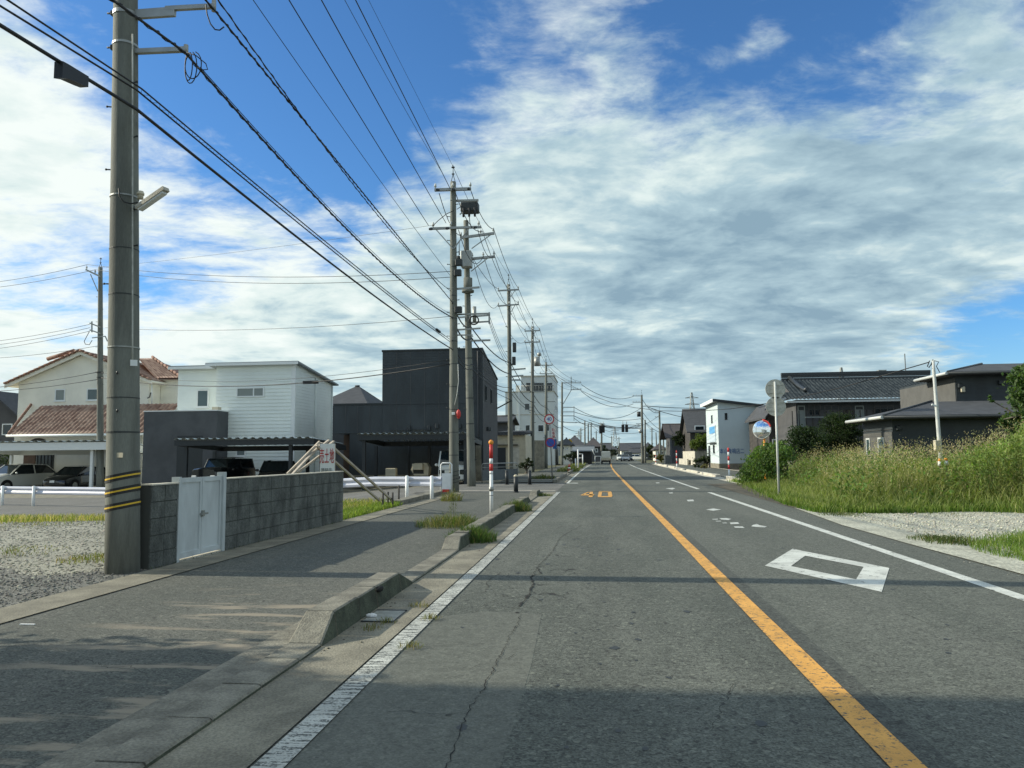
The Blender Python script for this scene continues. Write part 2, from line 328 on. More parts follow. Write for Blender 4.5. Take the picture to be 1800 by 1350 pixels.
class MB:
    def __init__(s): s.v = []; s.f = []; s.m = []; s.sm = []
    def add(s, vs, fs, mi=0, smooth=False):
        k = len(s.v); s.v += [tuple(v) for v in vs]
        for f in fs: s.f.append(tuple(i+k for i in f)); s.m.append(mi); s.sm.append(smooth)
        return s
    def box(s, a, b, mi=0):
        (x0, y0, z0), (x1, y1, z1) = a, b
        x0, x1 = sorted((x0, x1)); y0, y1 = sorted((y0, y1)); z0, z1 = sorted((z0, z1))
        v = [(x0, y0, z0), (x1, y0, z0), (x1, y1, z0), (x0, y1, z0), (x0, y0, z1), (x1, y0, z1), (x1, y1, z1), (x0, y1, z1)]
        return s.add(v, [(0, 3, 2, 1), (4, 5, 6, 7), (0, 1, 5, 4), (1, 2, 6, 5), (2, 3, 7, 6), (3, 0, 4, 7)], mi)
    def hexa(s, v, mi=0):      # 8 corners, bottom 4 then top 4
        return s.add(v, [(0, 3, 2, 1), (4, 5, 6, 7), (0, 1, 5, 4), (1, 2, 6, 5), (2, 3, 7, 6), (3, 0, 4, 7)], mi)
    def cbox(s, a, b, c=0.02, mi=0):   # box with chamfered edges
        bm = bmesh.new(); bmesh.ops.create_cube(bm, size=1)
        for v in bm.verts: v.co = Vector([(a[i]+b[i])/2 + v.co[i]*abs(b[i]-a[i]) for i in range(3)])
        bmesh.ops.bevel(bm, geom=bm.edges[:], offset=c, segments=1, affect='EDGES')
        bm.verts.index_update()
        s.add([v.co[:] for v in bm.verts], [[v.index for v in f.verts] for f in bm.faces], mi); bm.free(); return s
    def beam(s, p, q, w, h=None, mi=0, up=(0, 0, 1)):
        p = Vector(p); q = Vector(q); d = (q-p).normalized(); u = Vector(up)
        if abs(d.dot(u)) > 0.98: u = Vector((0, 1, 0))
        r = d.cross(u).normalized()*(w/2); u2 = r.cross(d).normalized()*((h or w)/2)
        return s.hexa([p-r-u2, p+r-u2, q+r-u2, q-r-u2, p-r+u2, p+r+u2, q+r+u2, q-r+u2], mi)
    def tube(s, pts, r, n=8, mi=0, cap=True, smooth=True):
        pts = [Vector(p) for p in pts]; rs = r if isinstance(r, (list, tuple)) else [r]*len(pts)
        k = len(s.v); prev = None
        for i, p in enumerate(pts):
            d = (pts[min(i+1, len(pts)-1)]-pts[max(i-1, 0)]).normalized()
            if prev is None:
                a = Vector((0, 0, 1)) if abs(d.z) < 0.9 else Vector((1, 0, 0)); u = d.cross(a).normalized()
            else: u = (prev - d*prev.dot(d)).normalized()
            prev = u; w = d.cross(u)
            for j in range(n):
                t = 2*math.pi*j/n; s.v.append(tuple(p + (u*math.cos(t)+w*math.sin(t))*rs[i]))
        for i in range(len(pts)-1):
            for j in range(n):
                j2 = (j+1) % n; s.f.append((k+i*n+j, k+i*n+j2, k+(i+1)*n+j2, k+(i+1)*n+j)); s.m.append(mi); s.sm.append(smooth)
        if cap:
            s.f.append(tuple(k+j for j in reversed(range(n)))); s.m.append(mi); s.sm.append(False)
            e = k+(len(pts)-1)*n; s.f.append(tuple(e+j for j in range(n))); s.m.append(mi); s.sm.append(False)
        return s
    def cyl(s, p, q, r0, r1=None, n=16, mi=0, smooth=True): return s.tube([p, q], [r0, r0 if r1 is None else r1], n, mi, True, smooth)
    def sphere(s, c, r, n=12, mi=0, sc=(1, 1, 1)):
        c = Vector(c); k = len(s.v); m = n//2
        for i in range(m+1):
            th = math.pi*i/m
            for j in range(n):
                ph = 2*math.pi*j/n
                s.v.append((c.x+r*sc[0]*math.sin(th)*math.cos(ph), c.y+r*sc[1]*math.sin(th)*math.sin(ph), c.z+r*sc[2]*math.cos(th)))
        for i in range(m):
            for j in range(n):
                s.f.append((k+i*n+j, k+(i+1)*n+j, k+(i+1)*n+(j+1) % n, k+i*n+(j+1) % n)); s.m.append(mi); s.sm.append(True)
        return s
    def prism(s, poly, ax, a, b, mi=0):     # outline in the two other axes, run along axis ax from a to b
        def P(u, v, w): 
            q = [u, v]; q.insert(ax, w); return tuple(q)
        n = len(poly); vs = [P(u, v, a) for u, v in poly]+[P(u, v, b) for u, v in poly]
        fs = [tuple(range(n))[::-1], tuple(range(n, 2*n))]+[(i, (i+1) % n, n+(i+1) % n, n+i) for i in range(n)]
        return s.add(vs, fs, mi)
    def build(s, name, mats, parent=None, world=True, fix=True):
        me = bpy.data.meshes.new(name); me.from_pydata(s.v, [], s.f)
        mats = mats if isinstance(mats, (list, tuple)) else [mats]
        for m in mats: me.materials.append(MATS[m] if isinstance(m, str) else m)
        me.polygons.foreach_set('material_index', s.m); me.polygons.foreach_set('use_smooth', s.sm)
        if fix:
            bm = bmesh.new(); bm.from_mesh(me); bmesh.ops.recalc_face_normals(bm, faces=bm.faces[:]); bm.to_mesh(me); bm.free()
        me.update()
        return finish(bpy.data.objects.new(name, me), parent, world)

def fast_mesh(name, V, Fc, matname, cols=None, parent=None, smooth=False):
    """V (n,3), Fc (m,k) arrays; one colour per vertex."""
    me = bpy.data.meshes.new(name); n, m, k = len(V), len(Fc), Fc.shape[1]
    me.vertices.add(n); me.vertices.foreach_set('co', np.asarray(V, np.float32).ravel())
    me.loops.add(m*k); me.loops.foreach_set('vertex_index', np.asarray(Fc, np.int32).ravel())
    me.polygons.add(m); me.polygons.foreach_set('loop_start', np.arange(0, m*k, k, dtype=np.int32))
    if smooth: me.polygons.foreach_set('use_smooth', np.ones(m, bool))
    me.update(calc_edges=True)
    if cols is not None:
        a = me.color_attributes.new('col', 'FLOAT_COLOR', 'POINT')
        c = np.ones((n, 4), np.float32); c[:, :3] = cols; a.data.foreach_set('color', c.ravel())
    me.materials.append(MATS[matname]); me.validate()
    return finish(bpy.data.objects.new(name, me), parent, True)

def blades(name, base, h, w, cols, lean=0.35, parent=None, mn='leaf', curl=0.25, tipcol=None):
    """grass: every blade bends, three segments"""
    n = len(base); base = np.asarray(base, float); h = np.broadcast_to(h, n); w = np.broadcast_to(w, n)
    az = rng.uniform(0, 2*np.pi, n); az2 = rng.uniform(0, 2*np.pi, n); L = lean*h*rng.uniform(0.3, 1.4, n)
    side = np.stack([np.cos(az), np.sin(az), 0*az], 1)*w[:, None]*0.5
    ld = np.stack([np.cos(az2), np.sin(az2), 0*az], 1)
    pts = []
    for t in (0, 0.4, 0.75):
        c = base + ld*(L*t*t)[:, None]; c[:, 2] += h*(t - curl*t*t*t*0.4)
        k = (1-t*0.45); pts += [c-side*k, c+side*k]
    c = base + ld*L[:, None]; c[:, 2] += h*(1-curl*0.5); pts.append(c)
    V = np.stack(pts, 1).reshape(-1, 3); o = np.arange(n)[:, None]*7
    F = np.concatenate([o+[0, 1, 3], o+[0, 3, 2], o+[2, 3, 5], o+[2, 5, 4], o+[4, 5, 6]], 0)
    C = np.repeat(cols, 7, 0).reshape(n, 7, 3).copy()
    if tipcol is not None:
        C[:, 6] = tipcol; C[:, 4:6] = C[:, 4:6]*0.5+np.asarray(tipcol)*0.5
    return fast_mesh(name, V, F, mn, C.reshape(-1, 3), parent)

def leafcloud(name, P, size, cols, parent=None, aspect=0.5, up=0.0, mn='leaf'):
    """loose leaves: folded diamonds at points P"""
    n = len(P); P = np.asarray(P, float)
    d = rng.normal(size=(n, 3)); d[:, 2] += up; d /= np.linalg.norm(d, axis=1)[:, None]
    e = rng.normal(size=(n, 3)); e -= d*(e*d).sum(1)[:, None]; e /= np.linalg.norm(e, axis=1)[:, None]
    nn = np.cross(d, e); s = (size*rng.uniform(0.55, 1.3, n))[:, None]
    V = np.stack([P-d*s*0.5, P+e*s*aspect*0.5+nn*s*0.08, P+d*s*0.5, P-e*s*aspect*0.5+nn*s*0.08], 1).reshape(-1, 3)
    o = np.arange(n)[:, None]*4; F = np.concatenate([o+[0, 1, 2], o+[0, 2, 3]], 0)
    return fast_mesh(name, V, F, mn, np.repeat(cols, 4, 0), parent)

def colvar(n, base, v=0.3, hue=0.12):
    c = np.tile(np.asarray(base, float), (n, 1)); c *= rng.uniform(1-v, 1+v, (n, 1)); c *= rng.uniform(1-hue, 1+hue, (n, 3)); return c

def sheet(name, poly, z, m, kind='structure', parent=None):
    mb = MB(); vs = [(p[0], p[1], p[2] if len(p) > 2 else z) for p in poly]
    mb.add(vs, [tuple(range(len(vs)))]); o = mb.build(name, m, parent)
    if o.data.polygons[0].normal.z < 0: o.data.flip_normals()
    if parent is None: tag(o, kind=kind)
    return o
def ss(a, b, x):
    t = min(1, max(0, (x-a)/(b-a))); return t*t*(3-2*t)
def rx(Y):                # far away the road drifts to the right
    return 0.0 if Y < 50 else 0.000135*(Y-50)**2 if Y < 130 else 0.864+0.0216*(Y-130)
def zg(x, Y):             # the ground falls away a little at the left, beyond the gravel lot
    return -0.50*ss(-7.0, -15.0, x)*ss(15.5, 22.0, Y)*(1-ss(60, 80, Y))

# ------------------------------------------------------------------ the ground, roads and markings
def grid_sheet(name, xs, ys, zf, m, kind='structure'):
    mb = MB(); nx, ny = len(xs), len(ys)
    vs = [(x, y, zf(x, y)) for y in ys for x in xs]
    fs = [(j*nx+i, j*nx+i+1, (j+1)*nx+i+1, (j+1)*nx+i) for j in range(ny-1) for i in range(nx-1)]
    mb.add(vs, fs, 0, True); return tag(mb.build(name, m, fix=False), kind=kind)
xs = [-3000, -900, -300, -120, -70, -45, -32, -24, -19]+list(np.arange(-16, -4, 1.0))+[-4, 0, 5, 15, 40, 100, 300, 900, 3000]
ys = [-400, -60, -10, 5, 12]+list(np.arange(14, 26, 1.0))+[28, 34, 45, 60, 65, 70, 75, 80, 120, 250, 600, 1500, 3500]
grid_sheet('ground', xs, ys, lambda x, y: zg(x, y)-0.03-(0.0 if y < 600 else 0.0), 'grass_base')

def strip(name, xa, xb, Y0, Y1, z, m, step=8.0, dx=rx, kind='structure', label=None, cat=None):
    """a band that follows the road from Y0 to Y1, edges xa(Y)..xb(Y)"""
    n = max(1, int(abs(Y1-Y0)/step)); mb = MB(); vs = []
    for i in range(n+1):
        Y = Y0+(Y1-Y0)*i/n; a = xa(Y) if callable(xa) else xa; b = xb(Y) if callable(xb) else xb
        vs += [(a+dx(Y), Y, z), (b+dx(Y), Y, z)]
    mb.add(vs, [(2*i, 2*i+1, 2*i+3, 2*i+2) for i in range(n)]); o = mb.build(name, m, fix=False)
    return tag(o, kind=kind, label=label, cat=cat)
strip('road', -1.64, lambda Y: 5.25 if Y < 20 else 5.25+1.6*ss(20, 37, Y), -6, 420, 0.0, 'asphalt')
strip('road_right_lane', 1.55, lambda Y: 5.22 if Y < 20 else 5.22+1.6*ss(20, 37, Y), -6, 300, 0.003, 'asphalt_right')
strip('road_seam', 1.425, 1.56, -6, 60, 0.005, 'asphalt_seam')
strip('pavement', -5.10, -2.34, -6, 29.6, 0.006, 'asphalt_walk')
strip('gutter', -2.06, -1.60, -6, 29.6, 0.010, 'concrete_gutter')
strip('kerb_bed', -2.56, -2.30, -6, 9.0, 0.010, 'concrete_kerb')
strip('pavement_edge_strip', lambda Y: -5.60+0.0*Y, -5.08, -6, 29.0, 0.016, 'concrete_gutter')
sheet('side_street_mouth', [(-7.2, 29.4), (-1.62, 29.4), (-1.62, 39), (-6.4, 39), (-7.2, 36)], 0.003, 'asphalt_side')
sheet('patch_in_road', [G(757, 1089)[:2], G(790, 1082)[:2], G(850, 1075)[:2], G(905, 1076)[:2], G(952, 1080)[:2], G(935, 1165)[:2], G(910, 1250)[:2], (-0.47, -2), (-1.4, -2)], 0.0012, 'asphalt_patch')

strip('white_edge_line', -1.585, -1.435, -6, 29.6, 0.0085, 'line_white_worn', label='worn white line along the left edge of the road')
strip('white_edge_line', -1.60, -1.47, 38.4, 118, 0.009, 'line_white', label='far white line past the side street mouth')
strip('orange_centre_line', 1.265, 1.425, -6, 128, 0.0080, 'line_orange', step=4, label='orange centre line running to the horizon')
strip('white_edge_line', 3.93, 4.09, -6, 28.8, 0.0075, 'line_white', label='long white line at the right edge of the road')
strip('white_edge_line', 3.90, 4.04, 31.6, 122, 0.0075, 'line_white', label='far part of the right white line beyond the gap')
def flat(name, rings, m, z=0.0075, label=None):
    mb = MB()
    for poly in rings: mb.add([(*p[:2], z) for p in poly], [tuple(range(len(poly)))])
    o = mb.build(name, m, fix=False)
    for p in o.data.polygons:
        if p.normal.z < 0: p.flip()
    return tag(o, kind='structure', label=label)
c2 = lambda x, y: G(x/3.6+1300, y/3.6+780)
Oq = [c2(335, 668), c2(160, 775), c2(900, 942), c2(948, 790)]; Iq = [c2(415, 712), c2(325, 778), c2(738, 862), c2(785, 783)]
flat('diamond_marking', [[Oq[i], Oq[(i+1) % 4], Iq[(i+1) % 4], Iq[i]] for i in range(4)], 'line_white', label='white hollow diamond painted on the right lane')
c7 = lambda x, y: G(x/3.913+960, y/3.913+780)
flat('worn_lane_marking', [[c7(1410, 570), c7(1425, 560), c7(1450, 553), c7(1468, 563), c7(1520, 572), c7(1500, 579), c7(1440, 574)],
     [c7(1263, 545), c7(1320, 542), c7(1330, 553), c7(1270, 556)], [c7(1290, 572), c7(1350, 570), c7(1366, 582), c7(1300, 580)],
     [c7(1190, 515), c7(1240, 513), c7(1275, 520), c7(1255, 527), c7(1205, 523)], [c7(1140, 520), c7(1180, 518), c7(1182, 523), c7(1150, 525)],
     [c7(1165, 533), c7(1200, 532), c7(1205, 537), c7(1170, 537)], [c7(1210, 545), c7(1240, 544), c7(1246, 550), c7(1216, 550)],
     [c7(1100, 455), c7(1150, 447), c7(1205, 455), c7(1150, 463)], [c7(968, 387), c7(1012, 385), c7(1018, 397), c7(975, 398)],
     [c7(843, 338), c7(868, 336), c7(873, 342), c7(848, 343)], [c7(820, 309), c7(870, 304), c7(890, 308), c7(868, 316)],
     [c7(753, 268), c7(778, 267), c7(780, 272), c7(757, 273)]], 'line_old', label='row of worn white flecks of an old marking in the right lane')
flat('speed_limit_marking', [[c7(235, 355), c7(285, 333), c7(300, 333), c7(250, 356)], [c7(252, 356), c7(254, 349), c7(330, 349), c7(330, 356)],
     [c7(292, 368), c7(300, 332), c7(322, 332), c7(320, 368)],
     [c7(355, 362), c7(362, 333), c7(384, 333), c7(380, 362)], [c7(362, 333), c7(366, 328), c7(446, 328), c7(450, 334)],
     [c7(355, 362), c7(357, 368), c7(448, 368), c7(456, 361)], [c7(424, 334), c7(450, 334), c7(456, 361), c7(428, 361)]], 'line_orange', label='orange number 40 painted on the left lane')
flat('cross_line', [[(-1.55, 38.4), (-1.0, 38.4), (-1.0, 39.1), (-1.55, 39.1)]], 'line_white', z=0.0085)
flat('stop_line', [[(-1.3+rx(118), 118), (1.2+rx(118), 118), (1.2+rx(118), 118.6), (-1.3+rx(118), 118.6)]], 'line_white', z=0.0085)
flat('stop_line', [[(-7.0, 30.6), (-1.7, 30.6), (-1.7, 30.9), (-7.0, 30.9)]], 'concrete_pale', z=0.010)

# cracks: the open ones as ragged dark grooves
def crack(name, pts, w):
    P = []
    for (a, b) in zip(pts[:-1], pts[1:]):
        A = G(*a); B = G(*b); k = max(2, int((B-A).length/0.035))
        for i in range(k): P.append(A.lerp(B, i/k)+Vector((random.uniform(-.012, .012), random.uniform(-.012, .012), 0)))
    mb = MB(); vs = []
    for i, p in enumerate(P):
        d = (P[min(i+1, len(P)-1)]-P[max(i-1, 0)]); d.z = 0; s = Vector((-d.y, d.x, 0)).normalized()*(w*random.uniform(0.2, 1.5)*0.5)
        vs += [(p.x-s.x, p.y-s.y, 0.0065), (p.x+s.x, p.y+s.y, 0.0065)]
    mb.add(vs, [(2*i, 2*i+1, 2*i+3, 2*i+2) for i in range(len(P)-1)]); return tag(mb.build(name, 'crack', fix=False), kind='structure')
c6 = lambda L: [(x/3+500, y/3+980) for x, y in L]
crack('road_crack', c6([(1340, 60), (1350, 85), (1300, 102), (1312, 140), (1290, 200), (1262, 230), (1240, 265)]), 0.017)
crack('road_crack', c6([(1215, 293), (1250, 296)]), 0.05)
crack('road_crack', c6([(1245, 300), (1228, 360), (1195, 400), (1165, 470), (1140, 510), (1110, 570), (1050, 690), (1010, 750), (955, 830), (945, 880), (920, 970), (870, 1080), (840, 1110), (790, 1200)]), 0.0055)
crack('road_crack', c6([(1140, 80), (1095, 110), (1068, 132), (1072, 165), (1060, 185), (980, 192)]), 0.007)
crack('road_crack', c6([(1240, 270), (1140, 264), (1050, 268), (1000, 292), (940, 298)]), 0.006)
crack('road_crack', c6([(800, 470), (940, 460), (1040, 458), (1150, 455)]), 0.004)
crack('road_crack', c6([(540, 820), (620, 812), (700, 822), (860, 832), (935, 828)]), 0.005)
crack('road_crack', c6([(860, 833), (925, 828)]), 0.010)
crack('road_crack', c6([(1380, 40), (1330, 55), (1290, 70), (1230, 66)]), 0.005)
crack('road_crack', c6([(1240, 190), (1160, 205), (1090, 235), (1040, 262)]), 0.005)
crack('road_crack', [(x/3.6+500, y/3.6+780) for x, y in [(1880, 520), (1800, 560), (1740, 600), (1700, 680), (1620, 760), (1560, 850)]], 0.008)
crack('road_crack', [(x/3.6+500, y/3.6+780) for x, y in [(1600, 540), (1720, 540), (1760, 520)]], 0.005)

# left kerb: low flush blocks and two runs of tall ones, every block a part
kerb = thing('kerb', 'left kerb of low and tall concrete blocks beside the gutter', None, (-2.18, 0, 0), kind='structure')
def kerb_block(y0, y1, h0, h1, w=0.0):
    mb = MB(); xo, xi = -2.31+w, -2.045+w
    def sec(y, h): t = 0.035 if h > 0.08 else 0.006; return [(xo, y, -0.02), (xi, y, -0.02), (xi-t, y, h-0.012), (xi-t-0.012, y, h), (xo+0.012, y, h), (xo, y, h-0.012)]
    A = sec(y0+0.007, h0); B = sec(y1-0.007, h1)
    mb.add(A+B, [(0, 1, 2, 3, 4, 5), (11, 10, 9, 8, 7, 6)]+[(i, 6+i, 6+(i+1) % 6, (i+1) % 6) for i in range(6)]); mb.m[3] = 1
    return mb.build('kerb_block', ['concrete_kerb', 'concrete_moss_shade'], kerb)
y = -5.0
while y < 5.55: kerb_block(y, min(y+0.6, 5.62), 0.035+random.uniform(-.003, .003), 0.035); y += 0.6
kerb_block(5.62, 5.98, 0.036, 0.200)
kerb_block(5.98, 6.58, 0.200, 0.203); kerb_block(6.58, 7.10, 0.196, 0.200)
kerb_block(7.10, 7.50, 0.203, 0.200, 0.004); kerb_block(7.50, 7.96, 0.200, 0.200); kerb_block(7.96, 8.44, 0.200, 0.04)
y = 8.44
while y < 11.2: kerb_block(y, y+0.56, 0.035, 0.037); y += 0.564
kerb_block(11.26, 11.62, 0.04, 0.19)
y = 11.62
while y < 22.8: kerb_block(y, y+0.6, 0.19+random.uniform(-.008, .008), 0.19+random.uniform(-.008, .008), random.uniform(-.006, .006)); y += 0.6
kerb_block(y, y+0.5, 0.19, 0.035); y += 0.5
while y < 25.4: kerb_block(y, y+0.6, 0.035, 0.036); y += 0.6
kerb_block(y, y+0.4, 0.04, 0.19); kerb_block(y+0.4, y+1.0, 0.19, 0.19); kerb_block(y+1.0, y+1.6, 0.19, 0.19); kerb_block(y+1.6, y+2.0, 0.19, 0.04)
mb = MB(); mb.box((-2.07, 7.02, 0.105), (-2.02, 7.30, 0.16)); 
chip = MB(); chip.sphere((-2.06, 7.17, 0.165), 0.055, 8, 0, (0.7, 1.6, 0.5)); chip.build('broken_corner', 'crack', kerb)

# pale kerb at the right, far side
kr = thing('kerb', 'pale worn kerb of the far right pavement', None, (6.9, 37, 0), kind='structure')
y = 36.6; i = 0
while y < 118:
    L = random.uniform(1.6, 3.2)
    h = 0.05 if i % 4 == 3 else random.uniform(0.16, 0.22)
    x0 = 6.86+0.012*(y-37)+rx(y)*0.5
    mb = MB(); mb.cbox((x0, y, -0.02), (x0+0.24, y+L, h), 0.03); mb.build('kerb_block', 'concrete_pale', kr); y += L+0.03; i += 1
def rk(Y): return 6.86+0.012*(Y-37)-rx(Y)*0.5
strip('pavement', lambda Y: rk(Y)+0.24, lambda Y: rk(Y)+3.5, 36.5, 118, 0.05, 'asphalt')
strip('gutter', lambda Y: rk(Y)-0.42, lambda Y: rk(Y)+0.01, 36.5, 118, 0.013, 'concrete_pale')
strip('pavement_edge_strip', lambda Y: rk(Y)+3.45, lambda Y: rk(Y)+3.75, 40, 118, 0.09, 'concrete_pale')
# left beyond the side street
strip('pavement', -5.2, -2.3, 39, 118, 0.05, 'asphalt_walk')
kl = thing('kerb', 'left kerb beyond the side street mouth', None, (-2.2, 39, 0), kind='structure')
y = 39.3
while y < 116:
    x0 = -2.3+rx(y); mb = MB(); mb.cbox((x0, y, -0.02), (x0+0.22, y+1.8, 0.19 if (int(y) % 17) > 4 else 0.06), 0.03); mb.build('kerb_block', 'concrete_kerb', kl); y += 1.84
strip('gutter', -2.08, -1.64, 39, 118, 0.012, 'concrete_gutter')

# the side street to the left, the gravel lots, the house lots
def drape(name, x0, x1, yf0, yf1, dz, m, nx=24, ny=6):
    vs = []; 
    for j in range(ny+1):
        for i in range(nx+1):
            x = x0+(x1-x0)*i/nx; Y = yf0(x)+(yf1(x)-yf0(x))*j/ny; vs.append((x, Y, zg(x, Y)+dz))
    mb = MB(); mb.add(vs, [(j*(nx+1)+i, j*(nx+1)+i+1, (j+1)*(nx+1)+i+1, (j+1)*(nx+1)+i) for j in range(ny) for i in range(nx)], 0, True)
    return tag(mb.build(name, m, fix=False), kind='structure')
rail_y = lambda x: 24.15+0.02*(x+6) if x > -12 else 24.03+0.20*(-12-x)*0.25
drape('side_street', -70, -5.9, lambda x: rail_y(x)-0.6, lambda x: 36.0, 0.0, 'asphalt_side')
drape('side_street_edge_strip', -70, -5.9, lambda x: rail_y(x)-1.0, lambda x: rail_y(x)-0.6, 0.05, 'concrete_pale', ny=1)
drape('driveways', -70, -5.4, lambda x: 36.0, lambda x: 60.0, -0.005, 'concrete_gutter')
drape('gravel_lot', -40, -6.02, lambda x: -3.0, lambda x: 17.2 if x < -7 else 12, 0.0, 'gravel', nx=40, ny=20)
drape('dark_gravel', -9.5, -5.60, lambda x: 4.0, lambda x: 9.1+0.35*math.sin(x*3), 0.006, 'gravel_dark', nx=12)
gv = [G(1395, 893)[:2], G(1440, 903)[:2], G(1600, 902)[:2], G(1800, 899)[:2], (24, 19), (24, 6), (5.9, 6), G(1800, 1012)[:2], G(1700, 985)[:2], G(1600, 958)[:2], G(1480, 924)[:2]]
mat('gravel_pale', (0.40, 0.40, 0.33), 0.95, var=0.15, scale=1.2, bump=1.0, bscale=28, fine=0.4); sheet('gravel_lot', gv, 0.016, 'gravel_pale')
sheet('weed_ground', [(5.0, 36.6), (4.95, 18.6), (9, 18.3), (14, 18.6), (60, 19), (60, 60), (10.6, 60), (10.6, 42), (6.9, 38)], 0.012, 'soil')
sheet('house_lot', [(11.2, 40), (60, 40), (60, 130), (11.2, 130)], -0.005, 'soil')
sheet('cross_road', [(-80, 121), (80, 121), (80, 131), (-80, 131)], 0.002, 'asphalt')

# pebbles: real stones lying on the gravel
def stones(name, P, s0, s1, c0, v=0.35):
    n = len(P); ico = np.array([(0, 0, 1), (.89, 0, .2), (.28, .85, .2), (-.72, .53, .2), (-.72, -.53, .2), (.28, -.85, .2), (0, 0, -.6)], float)
    F0 = np.array([(0, 1, 2), (0, 2, 3), (0, 3, 4), (0, 4, 5), (0, 5, 1), (6, 2, 1), (6, 3, 2), (6, 4, 3), (6, 5, 4), (6, 1, 5)])
    s = (s0+(s1-s0)*rng.random(n)**2.2)[:, None]*rng.uniform(0.6, 1.3, (n, 3))*[1, 1, 0.62]; a = rng.uniform(0, 6.28, n)
    V = ico[None]*s[:, None]*rng.uniform(0.75, 1.2, (n, 7, 1)); c, q = np.cos(a)[:, None], np.sin(a)[:, None]
    X = V[..., 0]*c-V[..., 1]*q; Yv = V[..., 0]*q+V[..., 1]*c; V = np.stack([X, Yv, V[..., 2]], -1)+np.asarray(P)[:, None]
    F = (np.arange(n)[:, None, None]*7+F0[None]).reshape(-1, 3)
    o = fast_mesh(name, V.reshape(-1, 3), F, 'stone', np.repeat(colvar(n, c0, v, 0.06), 7, 0)); return tag(o, kind='stuff')
def scatter(n, x0, x1, y0, y1, zf=lambda x, y: 0.0, keep=None, pw=1.0):
    x = rng.uniform(x0, x1, n); y = y0+(y1-y0)*rng.random(n)**pw
    P = np.stack([x, y, np.array([zf(a, b) for a, b in zip(x, y)])], 1)
    if keep is not None: P = P[[keep(a, b) for a, b in zip(x, y)]]
    return P
stones('gravel_stones', scatter(26000, -17, -6.1, 6.5, 17.5, zg, lambda x, y: (x < -6.2) and y > -x*0.55, 1.3), 0.010, 0.034, (0.33, 0.32, 0.265))
stones('dark_gravel_stones', scatter(9000, -9.5, -5.62, 4.5, 9.3, lambda x, y: 0.01, lambda x, y: x < -5.62 and y < 9.1+0.35*math.sin(x*3)+random.uniform(-.3, .3)), 0.008, 0.024, (0.18, 0.18, 0.165))
def in_gravel(x, y):
    yl = 10.2+(x-5.3)*0 if x > 5.4 else 99
    return x > 5.35+0.05*max(0, y-12)*0 and y < 18.75 and y > 8 and (x-5.1) > (18.6-y)*0.045
stones('gravel_stones', scatter(24000, 5.1, 18, 9.0, 18.8, lambda x, y: 0.018, in_gravel, 1.2), 0.010, 0.034, (0.44, 0.43, 0.355))
stones('loose_stones', scatter(1600, 4.5, 5.6, 8.5, 19.5, lambda x, y: 0.008, lambda x, y: random.random() < ss(4.4, 5.5, x)), 0.005, 0.016, (0.33, 0.32, 0.28))
stones('gutter_debris', scatter(380, -2.04, -1.62, 5, 24, lambda x, y: 0.013, lambda x, y: random.random() < ss(-1.7, -2.04, x)+0.12), 0.004, 0.013, (0.14, 0.125, 0.10))

# ------------------------------------------------------------------ block wall and gate by the pole
W0 = Vector((-5.655, 9.29, 0)); W1 = Vector((-5.55, 16.43, 0)); wd = (W1-W0).normalized(); wn = Vector((wd.y, -wd.x, 0))
def wallpt(s, off=0.0, z=0.0): p = W0+wd*s-wn*(-off); return Vector((p.x, p.y, z))
g0, g1 = (G(316, 990)-W0).dot(wd), (G(404, 970)-W0).dot(wd); Lw = (W1-W0).length
def block_wall(label, s0, s1, H, n_len):
    t = thing('block_wall', label, 'wall', tuple(wallpt(s0)), group='low block walls by the pavement')
    rows = 5; bh = H/rows; L = (s1-s0)/n_len
    mb = MB(); a, b = wallpt(s0, -0.155), wallpt(s1, -0.155); c, d = wallpt(s1, -0.012), wallpt(s0, -0.012)
    mb.hexa([(p.x, p.y, z) for z in (-0.1, H-0.012) for p in (a, b, c, d)]); mb.build('mortar_core', 'mortar', t)
    for r in range(rows):
        for i in range(n_len):
            sa, sb = s0+i*L+0.005, s0+(i+1)*L-0.005; j = random.uniform(0, 0.004); z0, z1 = r*bh+0.006, (r+1)*bh-0.006
            bm = MB(); q = [wallpt(sa, -0.165), wallpt(sb, -0.165), wallpt(sb, 0.0+j), wallpt(sa, 0.0+j)]
            q2 = [wallpt(sa, -0.165), wallpt(sb, -0.165), wallpt(sb, 0.0+j-0.0), wallpt(sa, 0.0+j-0.0)]
            bm.hexa([(p.x, p.y, z0) for p in q]+[(p.x, p.y, z1) for p in q2]); bm.build('concrete_block', 'block', t)
    cp = MB(); q = [wallpt(s0-0.005, -0.17), wallpt(s1+0.005, -0.17), wallpt(s1+0.005, 0.012), wallpt(s0-0.005, 0.012)]
    cp.hexa([(p.x, p.y, H) for p in q]+[(p.x, p.y, H+0.018) for p in q]); cp.build('coping', 'concrete_pale', t)
block_wall('short stained block wall between the near concrete pole and the white gate', 0.0, g0-0.03, 1.06, 2)
block_wall('long grey block wall running on beyond the white gate', g1+0.03, Lw, 1.08, 13)
gt = thing('garden_gate', 'white double leaf metal gate in the block wall', 'gate', tuple(wallpt((g0+g1)/2)))
gm = (g0+g1)/2
def gbox(s0, s1, z0, z1, o0, o1, name, m='white_paint', parent=gt):
    mb = MB(); q = [wallpt(s0, o0), wallpt(s1, o0), wallpt(s1, o1), wallpt(s0, o1)]
    mb.hexa([(p.x, p.y, z0) for p in q]+[(p.x, p.y, z1) for p in q]); return mb.build(name, m, parent)
mat('gate_white', (0.50, 0.54, 0.54), 0.55, var=0.14, scale=2.2, stretch=(1, 1, .4))
gbox(g0-0.03, g0+0.03, 0, 1.15, -0.10, 0.012, 'gate_post', 'gate_white'); gbox(g1-0.05, g1+0.03, 0, 1.19, -0.10, 0.015, 'gate_post', 'gate_white')
